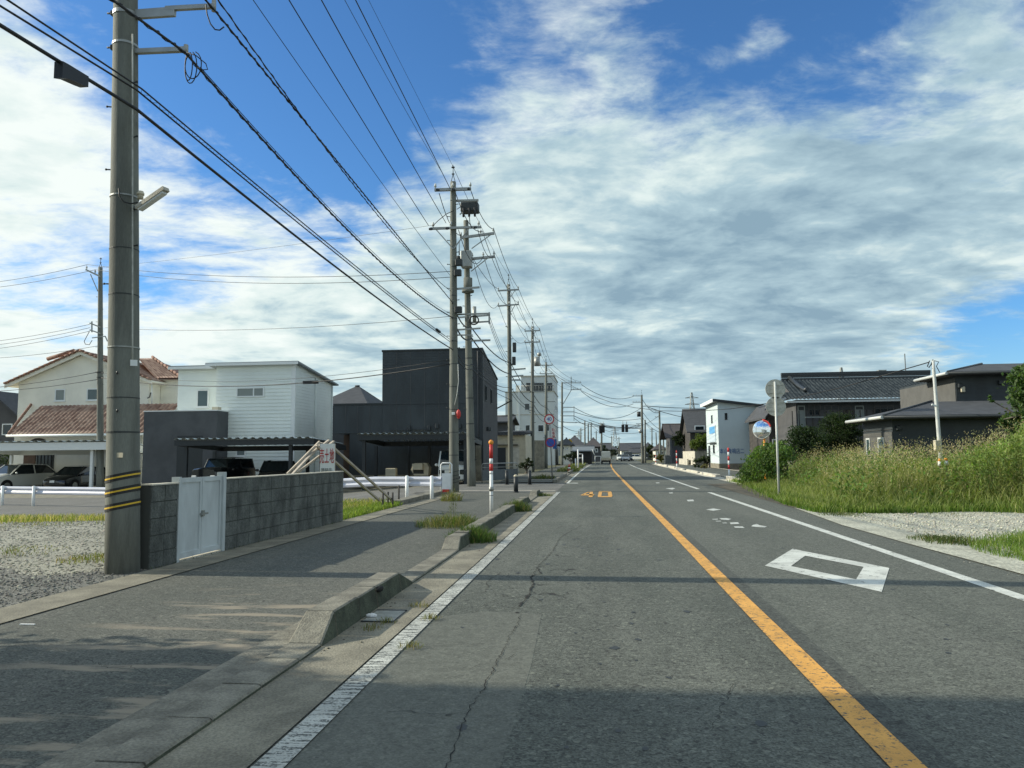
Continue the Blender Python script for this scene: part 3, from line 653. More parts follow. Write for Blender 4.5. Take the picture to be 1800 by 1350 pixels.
for (a, b) in ((g0+0.035, gm-0.006), (gm+0.006, g1-0.055)):
    lf = gbox(a, b, 0.05, 1.12, -0.06, -0.03, 'gate_leaf', 'gate_white')
    for (c, d, e, f) in ((a, b, 1.07, 1.135), (a, b, 0.045, 0.12), (a, a+0.05, 0.12, 1.07), (b-0.05, b, 0.12, 1.07)):
        gbox(c, d, e, f, -0.03, -0.012, 'leaf_frame', 'gate_white', lf)
hd = gbox(gm-0.06, gm+0.11, 0.60, 0.625, -0.01, 0.03, 'latch', 'steel'); gbox(gm-0.02, gm+0.03, 0.575, 0.66, -0.012, 0.02, 'latch_plate', 'steel')
gbox(g0+0.03, g1-0.05, 0.0, 0.03, -0.1, 0.0, 'threshold', 'concrete_pale')

# drain grate, litter
gr = thing('drain_grate', 'steel slotted drain grate in the gutter below the kerb', 'drain', (-1.86, 6.75, 0.01))
for yy in (6.47, 6.94): mb = MB(); mb.box((-2.02, yy, 0.011), (-1.74, yy+.02, 0.020)); mb.build('grate_edge', 'steel_dark', gr)
sheet('grate_pit', [(-2.02, 6.48), (-1.74, 6.48), (-1.74, 6.95), (-2.02, 6.95)], 0.0125, 'black_plastic', parent=gr)
for i in range(11):
    mb = MB(); yy = 6.505+i*0.04; mb.box((-2.01, yy, 0.013), (-1.75, yy+0.016, 0.018)); mb.build('grate_bar', 'sign_back', gr)
p = G(648, 1088); mb = MB()
for i in range(5): mb.sphere((p.x+random.uniform(-.05, .05), p.y+random.uniform(-.03, .03), 0.03), random.uniform(.02, .035), 6, 0, (1.2, 1, 0.7))
tag(mb.build('paper_litter', 'litter_paper'), 'crumpled white paper rubbish in the gutter beside the broken kerb', 'litter')
p = G(45, 1100); mb = MB(); mb.box((p.x-0.05, p.y-0.012, 0.008), (p.x+0.08, p.y+0.012, 0.016)); tag(mb.build('paper_strip', 'litter_paper'), 'thin white strip of paper lying on the pavement', 'litter')

# repairs and stains that are really there: tar spots, an oil track, grit along the gutter
def blot(n, cx, cy, sx, sy, r0, r1, m, z, name):
    mb = MB()
    for _ in range(n):
        x, y, r = random.gauss(cx, sx), random.uniform(cy-sy, cy+sy), random.uniform(r0, r1); k = 9
        mb.add([(x+r*random.uniform(.6, 1.1)*math.cos(6.283*i/k), y+r*random.uniform(.7, 1.8)*math.sin(6.283*i/k), z) for i in range(k)], [tuple(range(k))])
    o = mb.build(name, m, fix=False); tag(o, kind='stuff')
mat('oil', (.028, .030, .028), .55)
blot(90, 0.05, 13, .16, 11, .006, .028, 'oil', .0022, 'oil_drips'); blot(70, 2.75, 15, .2, 12, .006, .028, 'oil', .0045, 'oil_drips')
blot(26, -.4, 9, .7, 5, .01, .05, 'oil', .0022, 'tar_spots')
crack('road_crack', [(1245, 1290), (1262, 1262), (1270, 1240), (1283, 1222), (1290, 1200)], .004)
crack('road_crack', [(985, 935), (1000, 945), (1024, 948), (1050, 944), (1080, 950)], .005)
crack('road_crack', [(905, 1150), (880, 1165), (846, 1168), (820, 1180)], .004); crack('road_crack', [(880, 1045), (905, 1052), (935, 1049), (955, 1060)], .006)
crack('road_crack', [(1300, 915), (1340, 922), (1370, 921), (1400, 930)], .006); crack('road_crack', [(1590, 1080), (1640, 1100), (1700, 1108)], .004)
crack('pavement_crack', [(420, 1060), (470, 1052), (505, 1058), (560, 1050)], .005); crack('pavement_crack', [(150, 1160), (190, 1176), (230, 1172), (262, 1190)], .005)

# ------------------------------------------------------------------ utility poles
def onplane(px, py, A, B):               # the point of the photograph on the upright plane through A and B
    d = ray(px, py); n = Vector((B.y-A.y, -(B.x-A.x), 0)); return CP + d*((A-CP).dot(n)/d.dot(n))
class Pole:
    def __init__(s, label, base, topref, H, r0, r1, cat='utility pole', tint='concrete_pole', group=None, name='utility_pole'):
        s.b = Vector(base); tr = Vector(topref); k = (H)/(tr.z-s.b.z); s.ax = (tr-s.b)*k; s.H = H; s.r0, s.r1 = r0, r1
        s.t = thing(name, label, cat, tuple(s.b), group=group)
        n = 14; mb = MB(); mb.tube([s.pt(i*H/n-(0.3 if i == 0 else 0)) for i in range(n+1)], [s.rad(i*H/n) for i in range(n+1)], 24)
        mb.build('shaft', tint, s.t)
    def pt(s, z): return s.b + s.ax*(z/s.H)
    def rad(s, z): return s.r0+(s.r1-s.r0)*z/s.H
    def zpx(s, px, py): return fz(px, py, s.b.y)-s.b.z
    def band(s, z, h=0.05, m='steel', off=0.006, tilt=0.0, name='band'):
        c = s.pt(z); r = s.rad(z)+off; n = 28; mb = MB(); vs = []
        for j in range(n):
            t = 2*math.pi*j/n; dz = tilt*math.cos(t)*0.5+tilt*0.15*math.sin(t)
            for k in (-1, 1): vs.append((c.x+r*math.cos(t), c.y+r*math.sin(t), c.z+dz+k*h/2))
            for k in (1, -1): vs.append((c.x+(r-off-0.004)*math.cos(t), c.y+(r-off-0.004)*math.sin(t), c.z+dz+k*h/2))
        fs = []
        for j in range(n):
            a, b = 4*j, 4*((j+1) % n)
            for q in range(4): fs.append((a+q, b+q, b+(q+1) % 4, a+(q+1) % 4))
        mb.add(vs, fs, 0, False); return mb.build(name, m, s.t)
    def bolts(s, zs, L=0.11, r=0.008):
        for i, z in enumerate(zs):
            for sg in ((-1,) if i % 2 else (1,)):
                c = s.pt(z); mb = MB(); d = Vector((sg*0.95, -0.3, 0)).normalized(); a = c+d*s.rad(z)*0.9
                mb.cyl(a, c+d*(s.rad(z)+L), r, n=6); mb.sphere(c+d*(s.rad(z)+L), r*1.8, 6); mb.build('step_bolt', 'steel_dark', s.t)
    def arm(s, a, b, w=0.075, m='steel', dy=0.0, ins=(), dead=(), Y=None):
        Y = s.b.y if Y is None else Y
        A = at(a[0], a[1], Y+dy); B = at(b[0], b[1], Y+dy); mb = MB(); mb.beam(A, B, w, w)
        o = mb.build('crossarm', m, s.t)
        for f in ins:
            c = A.lerp(B, f); i = MB(); i.cyl(c+Vector((0, 0, w/2)), c+Vector((0, 0, w/2+0.22)), 0.02, n=8); i.cyl(c+Vector((0, 0, w/2+0.07)), c+Vector((0, 0, w/2+0.20)), 0.055, 0.035, n=10)
            i.build('insulator', 'insulator', o)
        for f in dead:
            c = A.lerp(B, f); i = MB()
            for k in range(4): i.cyl(c+Vector((0, -0.12-0.1*k, -0.05-0.03*k)), c+Vector((0, -0.19-0.1*k, -0.07-0.03*k)), 0.055, 0.03, n=10)
            i.build('strain_insulator', 'steel_dark', o)
        return A, B
    def brace(s, a, b, w=0.04, dy=0.0):
        mb = MB(); mb.beam(at(a[0], a[1], s.b.y+dy), at(b[0], b[1], s.b.y+dy), w, w); mb.build('brace', 'steel', s.t)
    def spike(s, h=1.0):
        c = s.pt(s.H); mb = MB(); 
        for sx in (-1, 1): mb.cyl(c+Vector((sx*s.r1, 0, -0.1)), c+Vector((0, 0, h*0.45)), 0.014, n=6)
        mb.cyl(c+Vector((0, 0, h*0.4)), c+Vector((0, 0, h)), 0.018, 0.012, n=6); mb.cyl(c+Vector((0, 0, h*0.83)), c+Vector((0, 0, h*0.88)), 0.07, n=8)
        mb.cyl(c+Vector((0, 0, h*0.45)), c+Vector((0, 0, h*0.48)), 0.06, n=8); o = mb.build('lightning_rod', 'steel_dark', s.t); tag(o, kind='stuff'); return c+Vector((0, 0, h))

# the big near pole
P1 = Pole('big grey concrete pole in the near left, banded yellow and black near its foot', (-5.87, 9.08, 0), at(221, 0, 9.08), 13.0, 0.203, 0.105)
P1.b.z = 0
for py in (838, 862, 888):
    z = P1.zpx(213, py); P1.band(z, 0.085, 'black_plastic', 0.004, 0.075, 'tape_band'); P1.band(z, 0.020, 'yellow', 0.006, 0.075, 'tape_stripe')
for py, h in ((28, 0.05), (82, 0.03), (348, 0.02), (612, 0.016)):
    P1.band(P1.zpx(215, py), h, 'steel', 0.008)
P1.bolts([P1.zpx(215, q) for q in (150, 190, 245, 300, 372, 500, 435)], 0.06, 0.009)
a0 = at(236, 26, 9.08); a1 = at(376, 11, 9.02); mb = MB(); mb.beam(a0, a0.lerp(a1, 0.52)-Vector((0, 0, 0.02)), 0.05, 0.12); mb.build('crossarm', 'steel', P1.t)
mb = MB(); mb.beam(a0.lerp(a1, 0.4)+Vector((0, 0, .035)), a1, 0.052, 0.055); mb.build('crossarm', 'steel', P1.t); mb = MB(); mb.cyl(a1+Vector((0, 0, -.07)), a1+Vector((0, 0, .08)), .03, n=8); mb.build('arm_clamp', 'steel', P1.t)
b0 = at(236, 91, 9.08); b1 = at(327, 87, 9.02); mb = MB(); mb.beam(b0, b1, 0.06, 0.06); mb.build('crossarm', 'steel', P1.t); mb = MB(); mb.cyl(b1+Vector((0, 0, -.06)), b1+Vector((0, 0, .06)), .03, n=8); mb.build('arm_clamp', 'steel', P1.t)
for sx, q in ((-1, 24), (-1, 84)):
    c = P1.pt(P1.zpx(215, q)); mb = MB(); mb.cyl(c+Vector((-.16, -.02, 0)), c+Vector((-.24, -.03, 0)), .012, n=6); mb.cbox(c+Vector((-.19, -.05, -.035)), c+Vector((-.155, .0, .03)), .005); mb.build('clamp_bolt', 'steel_dark', P1.t)
l0 = at(243, 366, 8.98); l1 = at(292, 332, 8.86); 
mb = MB(); mb.cyl(P1.pt(P1.zpx(215, 352))+Vector((.15, -.02, -.12)), l0, .022, n=8); mb.build('lamp_bracket', 'steel', P1.t)
mb = MB(); mb.beam(l0, l1, .10, .05); o = mb.build('lamp_housing', 'concrete_pale', P1.t)
mb = MB(); mb.beam(l0.lerp(l1, .06)-Vector((0, 0, .03)), l0.lerp(l1, .94)-Vector((0, 0, .03)), .075, .04); mb.build('lamp_cover', 'lamp_clear', o)
c = at(247, 343, 8.98); mb = MB(); mb.cyl(c+Vector((0, 0, -.05)), c+Vector((0, 0, .05)), .035, n=12); mb.cyl(c+Vector((0, 0, .0)), c+Vector((0, 0, .03)), .045, n=12); mb.build('light_sensor', 'cream_metal', P1.t)
mb = MB(); q = [at(x, y, 8.86) for x, y in ((209, 331), (210, 345), (218, 355), (230, 358), (242, 356))]; mb.tube(q, .009, 6); mb.build('lamp_wire', 'cable', P1.t)
c = P1.pt(P1.zpx(215, 637)); mb = MB(); mb.beam(at(229, 637.5, 8.895), at(241.5, 638, 8.955), .006, .075); mb.build('number_plate', 'sign_white', P1.t)
for py, h in ((440, .012), (520, .014), (700, .012), (760, .02)): P1.band(P1.zpx(215, py), h, 'steel_dark', 0.004)
mb = MB(); mb.tube([at(233, y, 8.93) for y in (60, 200, 400, 600, 640)], .010, 5); mb.build('earth_wire', 'sign_back', P1.t)
mb = MB(); mb.beam(at(203, 800, 8.90), at(216, 800, 8.875), .005, .06); mb.build('warning_sticker', 'cream_metal', P1.t)
for zz in (655, 722): c = at(206, zz, 8.87); mb = MB(); mb.sphere(c, .022, 8, 0, (.7, .4, 1)); mb.build('plug_hole', 'black_plastic', P1.t)

P2 = Pole('tall concrete pole with two strain crossarms, first beyond the gravel lot', (-5.62, 29.9, 0), at(796.5, 320, 29.9), fz(796, 320, 29.9), 0.20, 0.115)
P2.spike(0.72)
for py in (470, 520, 560, 600, 640, 680, 720, 760, 800): P2.band(P2.zpx(800, py), 0.03, 'steel_dark', 0.004)
P2.bolts([P2.zpx(798, q) for q in range(360, 800, 21)], 0.10, 0.014)
A21 = P2.arm((764, 334), (828, 332), 0.11, dy=-0.15, ins=(0.02, 0.5, 0.98), dead=(0.12, 0.55, 0.97))
A22 = P2.arm((757, 402), (846, 399), 0.09, dy=-0.15, ins=(0.05, 0.4, 0.95), dead=(0.03, 0.35, 0.9))
P2.arm((800, 353), (841, 352), 0.08, dy=0.1); P2.arm((800, 508), (843, 505), 0.07, dy=0.1); P2.arm((800, 553), (861, 551), 0.06, dy=0.1); P2.arm((801, 580), (845, 577), 0.06, dy=0.1); P2.arm((801, 589), (831, 589), 0.05, dy=0.1)
P2.brace((767, 404), (797, 438), dy=-0.15); P2.brace((824, 402), (797, 438), dy=-0.15)
for (x, y) in ((804, 480), (806, 462), (805, 545)):
    c = at(x, y, 29.7); mb = MB(); mb.cbox(c-Vector((.12, .1, .12)), c+Vector((.16, .1, .14)), .02); mb.build('fuse_box', 'steel_dark', P2.t)
mb = MB(); c = at(806, 728, 29.68); mb.sphere(c, .17, 10, 0, (.55, .4, 1.1)); mb.build('red_reel', 'red', P2.t)
mb = MB(); mb.cbox(at(797, 727, 29.66)-Vector((.06, .03, .05)), at(797, 727, 29.66)+Vector((.06, .03, .05)), .01); mb.build('white_tag', 'sign_white', P2.t)
mb = MB(); mb.tube([at(x, y, 29.66) for x, y in ((805, 640), (806, 670), (803, 695), (799, 712))], .012, 5); mb.build('down_wire', 'insulator', P2.t)
for py in (829, 836, 842, 848): P2.band(P2.zpx(800, py), 0.025, 'black_plastic', 0.004, 0.08, 'tape_band')

P3 = Pole('slim concrete pole carrying the grey transformer box behind the strain pole', (-5.83, 35.4, 0), at(819, 390, 35.4), fz(819, 388, 35.4), 0.20, 0.12)
P3.arm((809, 418), (869, 410), 0.11, dy=-0.2, ins=(0.02, 0.6, 0.97)); P3.brace((862, 413), (829, 437), dy=-0.2)
P3.arm((829, 455), (870, 451), 0.11, dy=-0.2, ins=(0.03, 0.5, 0.96)); P3.brace((857, 454), (828, 477), dy=-0.2)
c = at(826, 366, 35.1); mb = MB(); mb.cbox(c-Vector((.42, .28, .22)), c+Vector((.42, .28, .24)), .04); o = mb.build('switchgear', 'steel_dark', P3.t)
for k in range(3): mb = MB(); q = c+Vector((-.25+.27*k, -.30, -.1)); mb.cyl(q, q+Vector((0, -.05, -.42)), .07, .05, n=10); mb.build('bushing', 'black_plastic', o)
P3.arm((808, 377), (839, 356), 0.05, dy=0.1)
c = at(820.5, 456, 35.0); mb = MB(); mb.cbox(c-Vector((.26, .25, .40)), c+Vector((.24, .25, .38)), .03); o = mb.build('transformer_box', 'steel', P3.t)
for k in range(2): mb = MB(); q = c+Vector((-.5+.16*k, -.1, .2)); mb.cyl(q, q+Vector((0, 0, .65)), .03, .015, n=8); mb.build('surge_arrester', 'steel', P3.t)
mb = MB(); mb.sphere(c+Vector((-.38, -.1, .05)), .13, 8); mb.build('cutout', 'steel_dark', P3.t)
c = at(822.5, 500, 35.1); mb = MB(); mb.cyl(c-Vector((0, 0, .35)), c+Vector((0, 0, .30)), .21, n=16); mb.cyl(c-Vector((0, 0, .38)), c-Vector((0, 0, .28)), .29, n=16); mb.build('cable_can', 'concrete_pole', P3.t)
P3.arm((806, 558), (861, 554), 0.07, dy=-0.1); P3.arm((828, 567), (861, 565), 0.07, dy=-0.1); P3.arm((826, 599), (862, 598), 0.08, dy=-0.1)
mb = MB(); mb.beam(at(860, 549, 35.3), at(860, 569, 35.3), .07, .07, up=(0, 1, 0)); mb.build('brace', 'steel', P3.t)
mb = MB(); c = at(834, 552, 35.2); mb.cyl(c-Vector((0, 0, .35)), c+Vector((0, 0, .35)), .09, n=10); mb.build('splice_case', 'steel', P3.t)
mb = MB(); pts = [at(833, 563, 35.1)+Vector((.22*math.cos(t), 0, .2*math.sin(t))) for t in np.linspace(0, 6.28, 16)]; mb.tube(pts, .035, 6); mb.build('cable_loop', 'cable', P3.t)
P3.bolts([P3.zpx(826, q) for q in range(520, 840, 18)], 0.08, 0.014)
for py in (630, 700, 745): P3.band(P3.zpx(826, py), 0.05, 'steel_dark', 0.004)

def far_pole(px, pytop, base, label, H=None, arms=(), r=0.19, group='utility poles along the left pavement', spike=0.8, pxtop=None):
    b = Vector(base); top = at(pxtop if pxtop else px, pytop, b.y)
    P = Pole(label, base, top, top.z-b.z, r, r*0.62, group=group)
    if spike: P.spike(spike)
    for (xa, ya, xb, yb, ins) in arms: P.arm((xa, ya), (xb, yb), 0.10, dy=-0.2, ins=ins)
    P.bolts([z for z in np.arange(2.5, P.H-2, 0.9)], 0.1, 0.02)
    return P
i3 = (0.03, 0.55, 0.97)
P4 = far_pole(898, 500, (at(898, 836, 54).x, 54, 0), 'third tall pole on the left, with two short crossarms and no transformer', arms=((875, 511, 912, 509, i3), (875, 538, 912, 535, i3), (898, 650, 924, 648, ()), (899, 662, 920, 660, ()), (899, 668, 915, 668, ())), pxtop=894)
P4.brace((905, 511), (896, 524), dy=-.2); P4.brace((905, 537), (896, 552), dy=-.2)
c = at(904, 612, 53.7); mb = MB(); mb.cbox(c-Vector((.12, .1, .3)), c+Vector((.14, .1, .4)), .03); mb.build('fuse_box', 'steel_dark', P4.t)
c = at(903, 632, 53.7); mb = MB(); mb.cbox(c-Vector((.12, .1, .4)), c+Vector((.14, .1, .2)), .03); mb.build('fuse_box', 'steel_dark', P4.t)
P5 = far_pole(936, 574, (at(936, 829, 68).x, 68, 0), 'fourth pole on the left, with a round grey transformer under its arms', arms=((922, 582, 949, 581, i3), (922, 602, 949, 601, i3), (937, 688, 958, 688, ())))
P5.brace((943, 581), (936, 590), dy=-.2)
c = at(944, 635, 67.6); mb = MB(); mb.cyl(c-Vector((0, 0, .42)), c+Vector((0, 0, .38)), .26, n=14); mb.sphere(c+Vector((.2, 0, .6)), .2, 8); mb.build('transformer_can', 'steel', P5.t)
P6 = far_pole(960, 637, (at(960, 823, 86).x, 86, 0), 'fifth pole on the left, close before the white four storey building', arms=((949, 642, 971, 642, i3), (949, 657, 971, 657, i3), (961, 706, 976, 706, ())))
P7 = far_pole(988, 672, (at(988, 813, 108).x, 108, 0), 'sixth pole on the left, its long brackets reaching out over the road', arms=((988, 673, 1022, 673, (.5, .7, .95)), (1004, 685, 1022, 685, (.2, .6, .95)), (989, 716, 1009, 716, ()), (989, 724, 1009, 724, ()), (989, 731, 1009, 731, ()), (989, 742, 1014, 743, ())), spike=0)
P7.brace((1004, 662), (1004, 686), .1, -.2); P7.brace((1004, 686), (990, 710), .1, -.2); P7.brace((1009, 714), (1009, 740), .08, -.2)
for px, pt, Y, lab in ((1028, 739, 150, 'thin far pole on the left, first of three close together'), (1034, 744, 165, 'thin far pole on the left, middle one of three close together'), (1039, 742, 180, 'thin far pole on the left, third of three close together')):
    far_pole(px, pt, (at(px, 800, Y).x, Y, 0), lab, spike=0)
P8 = far_pole(1128, 694, (at(1129.5, 813, 124).x, 124, 0), 'tall pole at the right of the far crossing, with double arms to its left', arms=((1112, 696, 1128, 696, (.05, .4, .7)), (1112, 707, 1128, 707, (.05, .4, .7)), (1128, 714, 1140, 714, (.5, .9)), (1118, 745, 1128, 745, ())), group='utility poles on the right side of the road', r=.24)
c = at(1123, 728, 123.5); mb = MB(); mb.cyl(c-Vector((0, 0, .4)), c+Vector((0, 0, .4)), .3, n=10); mb.build('transformer_can', 'steel_dark', P8.t)
c = at(1123, 755, 123.5); mb = MB(); mb.cyl(c-Vector((0, 0, .35)), c+Vector((.5, 0, -.2)), .3, n=10); mb.build('street_lamp_head', 'steel', P8.t)
far_pole(1134, 738, (at(1134, 813, 128).x, 128, 0), 'plain shorter pole right behind the tall crossing pole', group='utility poles on the right side of the road', spike=0)
P9 = far_pole(1159, 722, (at(1161, 811, 165).x, 165, 0), 'far right pole with a small ladder arm, before the dark roofed house', arms=((1151, 724, 1160, 724, (.1, .6)), (1151, 733, 1160, 733, (.1, .6))), group='utility poles on the right side of the road', r=.28)
far_pole(1153, 760, (at(1155, 810, 190).x, 190, 0), 'small distant pole left of the ladder arm pole', arms=((1142, 758, 1150, 758, ()),), group='utility poles on the right side of the road', spike=0)
far_pole(1166, 765, (at(1167, 812, 140).x, 140, 0), 'small distant pole beside the house with the dark gable roof', group='utility poles on the right side of the road', spike=0)
# left, over the far side street
P0 = Pole('slender concrete pole standing by the carport of the cream house', (at(176, 860, 42.5).x, 42.5, -0.5), at(176.5, 470, 42.5), fz(176, 470, 42.5)+0.5, 0.21, 0.12)
P0.spike(0.62)
P0.arm((151, 474), (176, 486), 0.09, dy=-.15, ins=(.05, .65)); P0.brace((159, 482), (172, 512), dy=-.15)
P0.arm((158, 568), (176, 575), 0.07, dy=-.15); P0.arm((158, 580), (176, 586), 0.07, dy=-.15); P0.brace((161.5, 565), (161.5, 584), .06, -.15)
P0.arm((162, 594), (185, 591), 0.05, dy=-.15); P0.brace((185, 591), (189, 600), .05, -.15)
mb = MB(); mb.tube([at(x, y, 42.3) for x, y in ((157, 583), (152, 592), (148, 600), (150, 605), (157, 606), (162, 598))], .02, 5); mb.build('down_wire', 'cable', P0.t)
for py in (655, 664): P0.band(P0.zpx(175, py), .1, 'steel_dark', .02)
P0.band(P0.zpx(175, 783), .12, 'sign_white', .006); P0.bolts([P0.zpx(176, q) for q in range(500, 800, 22)], .09, .012)
# right: leaning service pole with meter
Pr = Pole('slim leaning galvanised service pole with a meter box above the weeds', (at(1654, 800, 31).x, 31, 0), at(1640, 634, 31), fz(1640, 634, 31), 0.085, 0.055, tint='insulator')
mb = MB(); mb.tube([at(x, y, 31) for x, y in ((1640, 632), (1637, 640), (1633, 646), (1630, 644), (1634, 634))], .02, 5); mb.build('service_drop', 'cable', Pr.t)
mb = MB(); mb.tube([at(x, y, 31) for x, y in ((1642, 634), (1650, 636), (1646, 644), (1652, 655))], .016, 5); mb.build('service_drop', 'cable', Pr.t)
c = at(1646.5, 782, 30.9); mb = MB(); mb.cbox(c-Vector((.09, .1, .22)), c+Vector((.12, .1, .18)), .02); mb.build('meter_box', 'cream_metal', Pr.t)
mb = MB(); mb.beam(at(1638, 711, 30.9), at(1646, 714, 30.9), .06, .06); mb.build('small_lamp', 'sign_white', Pr.t)

# ------------------------------------------------------------------ wires
def para(A, B, mid=None, sag=None, n=24, s0=0.0, s1=1.0):
    if mid is not None:
        M_ = onplane(mid[0], mid[1], A, B); h = Vector((B.x-A.x, B.y-A.y)); s = Vector((M_.x-A.x, M_.y-A.y)).dot(h)/h.dot(h)
        sag = (A.z+(B.z-A.z)*s-M_.z)/(4*s*(1-s))
    return [Vector((A.x+(B.x-A.x)*s, A.y+(B.y-A.y)*s, A.z+(B.z-A.z)*s-4*sag*s*(1-s))) for s in np.linspace(s0, s1, n)]
def cable(label, pts, r, name='overhead_cable', group='overhead wires', extra=None, m='cable'):
    t = None
    if extra is None:
        mb = MB(); mb.tube(pts, r, 6); o = mb.build(name, m); return tag(o, label, 'cable' if r > .012 else 'wire', group)
    t = thing(name, label, 'cable', tuple(pts[0]), group=group); mb = MB(); mb.tube(pts, r, 6); mb.build('strand', m, t); return t
def helix(pts, R_, r, pitch, ph=0.0):
    out = []; L = 0; 
    for a, b in zip(pts[:-1], pts[1:]):
        n = max(2, int((b-a).length/(pitch/7)))
        d = (b-a).normalized(); u = d.cross(Vector((0, 0, 1))).normalized(); w = u.cross(d)
        for i in range(n):
            q = a.lerp(b, i/n); th = (L+(b-a).length*i/n)/pitch*6.283+ph
            out.append(q+u*R_*math.cos(th)+w*R_*math.sin(th))
        L += (b-a).length
    return out
def spiralled(label, pts, r, R_, pitch, rr=0.006):
    t = cable(label, pts, r, extra=1); mb = MB(); mb.tube(helix(pts, R_, rr, pitch), rr, 4, cap=False); mb.build('spiral_wrap', 'cable', t); return t
Y1, Y2 = 8.78, 29.6
def span12(a, b, mid, ya=Y1, yb=Y2, n=26): return para(at(a[0], a[1], ya), at(b[0], b[1], yb), mid, n=n)
def back(A, px, py, x=None, n=10):       # the same cable on the near side of the pole, past the edge of the picture
    Bx = A.x if x is None else x
    Q = Vector((Bx, A.y-30, A.z)); P = onplane(px, py, A, Q); h = P-A; k = (-25-A.y)/h.y
    return [A+h*(k*i/n)+Vector((0, 0, 0.004*(k*i/n)*(k*i/n-1)*h.length**2*0.5)) for i in range(n, 0, -1)]
A = at(240, 192, Y1); q = back(A, 0, 45)+span12((240, 192), (795, 614), (525, 419))
t = cable('thick black cable with a hanging splice box, lowest beside the near pole', q, .021, extra=1)
bp = onplane(103, 111, A, A+Vector((0, -30, 0))); bq = onplane(149, 135, A, A+Vector((0, -30, 0))); dd = (bq-bp); 
mb = MB(); dn = Vector((0, 0, -1)); H_ = (bp-onplane(103, 138, A, A+Vector((0, -30, 0)))).length
sx = Vector((0.05, 0, 0)); prof = [bp+dn*-.02, bp.lerp(bq, .2)-dn*.02, bq-dn*.0, bq+dn*H_*.75, bq+dn*H_*.8-dd*.25, bp+dn*H_*.85+dd*.25, bp+dn*H_]
mb.add([p-sx for p in prof]+[p+sx for p in prof], [tuple(range(7))[::-1], tuple(range(7, 14))]+[(i, (i+1) % 7, 7+(i+1) % 7, 7+i) for i in range(7)]); mb.build('splice_box', 'black_plastic', t)
# the double cable joined by its hanger spiral
up = back(at(249, 156, Y1), 12, 0)+span12((249, 156), (790, 596), (485, 353)); lo = back(at(209, 133, Y1+.1), 0, 8)+span12((240, 158), (790, 600), (485, 360))
t = cable('double cable laced together by a wire spiral, passing the near pole', up, .011, extra=1); mb = MB(); mb.tube(lo, .012, 6); mb.build('strand', 'cable', t)
mb = MB(); zz = []
for i in range(10, len(up)-2):
    a, b, c, d = up[i], up[i+1], lo[min(i, len(lo)-2)], lo[min(i+1, len(lo)-1)]
    for k in range(4): f = k/4; g = f+.12; zz += [a.lerp(b, f)+Vector((0, 0, .012)), c.lerp(d, g)-Vector((0, 0, .01))]
mb.tube(zz, .003, 3, cap=False); mb.build('spiral_hanger', 'cable', t)
mb = MB(); s = up[-3]; mb.cyl(up[-4], up[-4].lerp(up[-3], .7), .05, n=8); mb.build('splice_sleeve', 'black_plastic', t)
# bundle on the lower arm
B_ = at(325, 92, 8.9); q1 = back(B_, 190, -5)
spiralled('spiral wrapped cable bundle hung from the lower arm of the near pole', q1+span12((325, 92), (795, 558), (600, 393)), .016, .024, .35)
cable('thin messenger wire just above the spiral wrapped bundle', span12((352, 118), (792, 552), (600, 388)), .006)
mb = MB()
for k, (w_, h_) in enumerate(((.10, .38), (.16, .42), (.22, .36))):
    c = at(322, 92, 8.85); mb.tube([c+Vector((w_*.5+w_*.5*math.cos(a)+.03, 0, -h_/2+h_/2*math.sin(a))) for a in np.linspace(1.9, 7.6, 16)], .007, 5, cap=False)
mb.tube([at(x, y, 8.85) for x, y in ((325, 91), (345, 98), (362, 112), (365, 122), (355, 123), (345, 117))], .007, 5)
tag(mb.build('cable_loops', 'cable'), 'slack loops of black cable hanging off the lower arm tip of the near pole', 'cable')
mb = MB(); mb.tube([at(x, y, 8.85) for x, y in ((362, 8), (364, 25), (370, 42), (378, 52), (386, 53), (394, 47))], .009, 5)
tag(mb.build('cable_loop', 'cable'), 'single slack loop under the upper arm tip of the near pole', 'cable')
C_ = at(374, 14, 8.9)
spiralled('spiral wrapped cable running from the upper arm tip of the near pole', back(C_, 350, -12)+span12((374, 14), (795, 531), (525, 200)), .013, .018, .30)
A_ = at(380, -5, 8.9); spiralled('twisted cable just right of the upper arm tip', back(A_, 372, -18)+span12((380, -5), (793, 512), (550, 231)), .009, .012, .5)
def hv(label, top, z, b, mid, r, yb=29.7):
    A = G(top[0], top[1], z); B = at(b[0], b[1], yb); A0 = A+(A-B)*((A.y-9)/(B.y-A.y)) if A.y > 9 else A
    A0 = Vector((A0.x, A0.y, z+0.3)); pts = para(A, B, mid, n=18)
    ext = [A+(pts[0]-pts[1])*k for k in (10, 6, 3)]; return cable(label, ext+pts, r)
hv('thin grey wire, lowest of the high wires, ending low on the strain pole', (445, 0), 9.6, (791, 484), (625, 257), .008)
hv('high voltage wire ending at the left tip of the lower strain arm', (508, 0), 11.2, (753, 396), (625, 192), .014)
hv('high voltage wire ending near the middle of the lower strain arm', (565, 0), 11.2, (784, 392), (670, 191), .014)
hv('thin wire close beside the highest thick wire', (606, 0), 12.2, (775, 300), (700, 171), .008)
hv('high voltage wire running to the upper strain arm', (625, 0), 12.4, (791, 331), (740, 229), .015)
hv('faint earth wire on top, running to the lightning rod', (648, 0), 13.4, (795, 290), (728, 158), .006)
# jumpers
for (pts, lab) in ((((760, 398), (770, 388), (785, 376), (798, 370)), 'jumper wire curving up from the left tip of the lower strain arm'), (((803, 368), (812, 362), (820, 366)), 'jumper wire from the strain pole to the switchgear'),
                   (((825, 380), (826, 392), (830, 402)), 'jumper wire hanging below the switchgear')):
    mb = MB(); mb.tube([at(x, y, 29.5) for x, y in pts], .016, 5); tag(mb.build('jumper_wire', 'cable'), lab, 'wire')
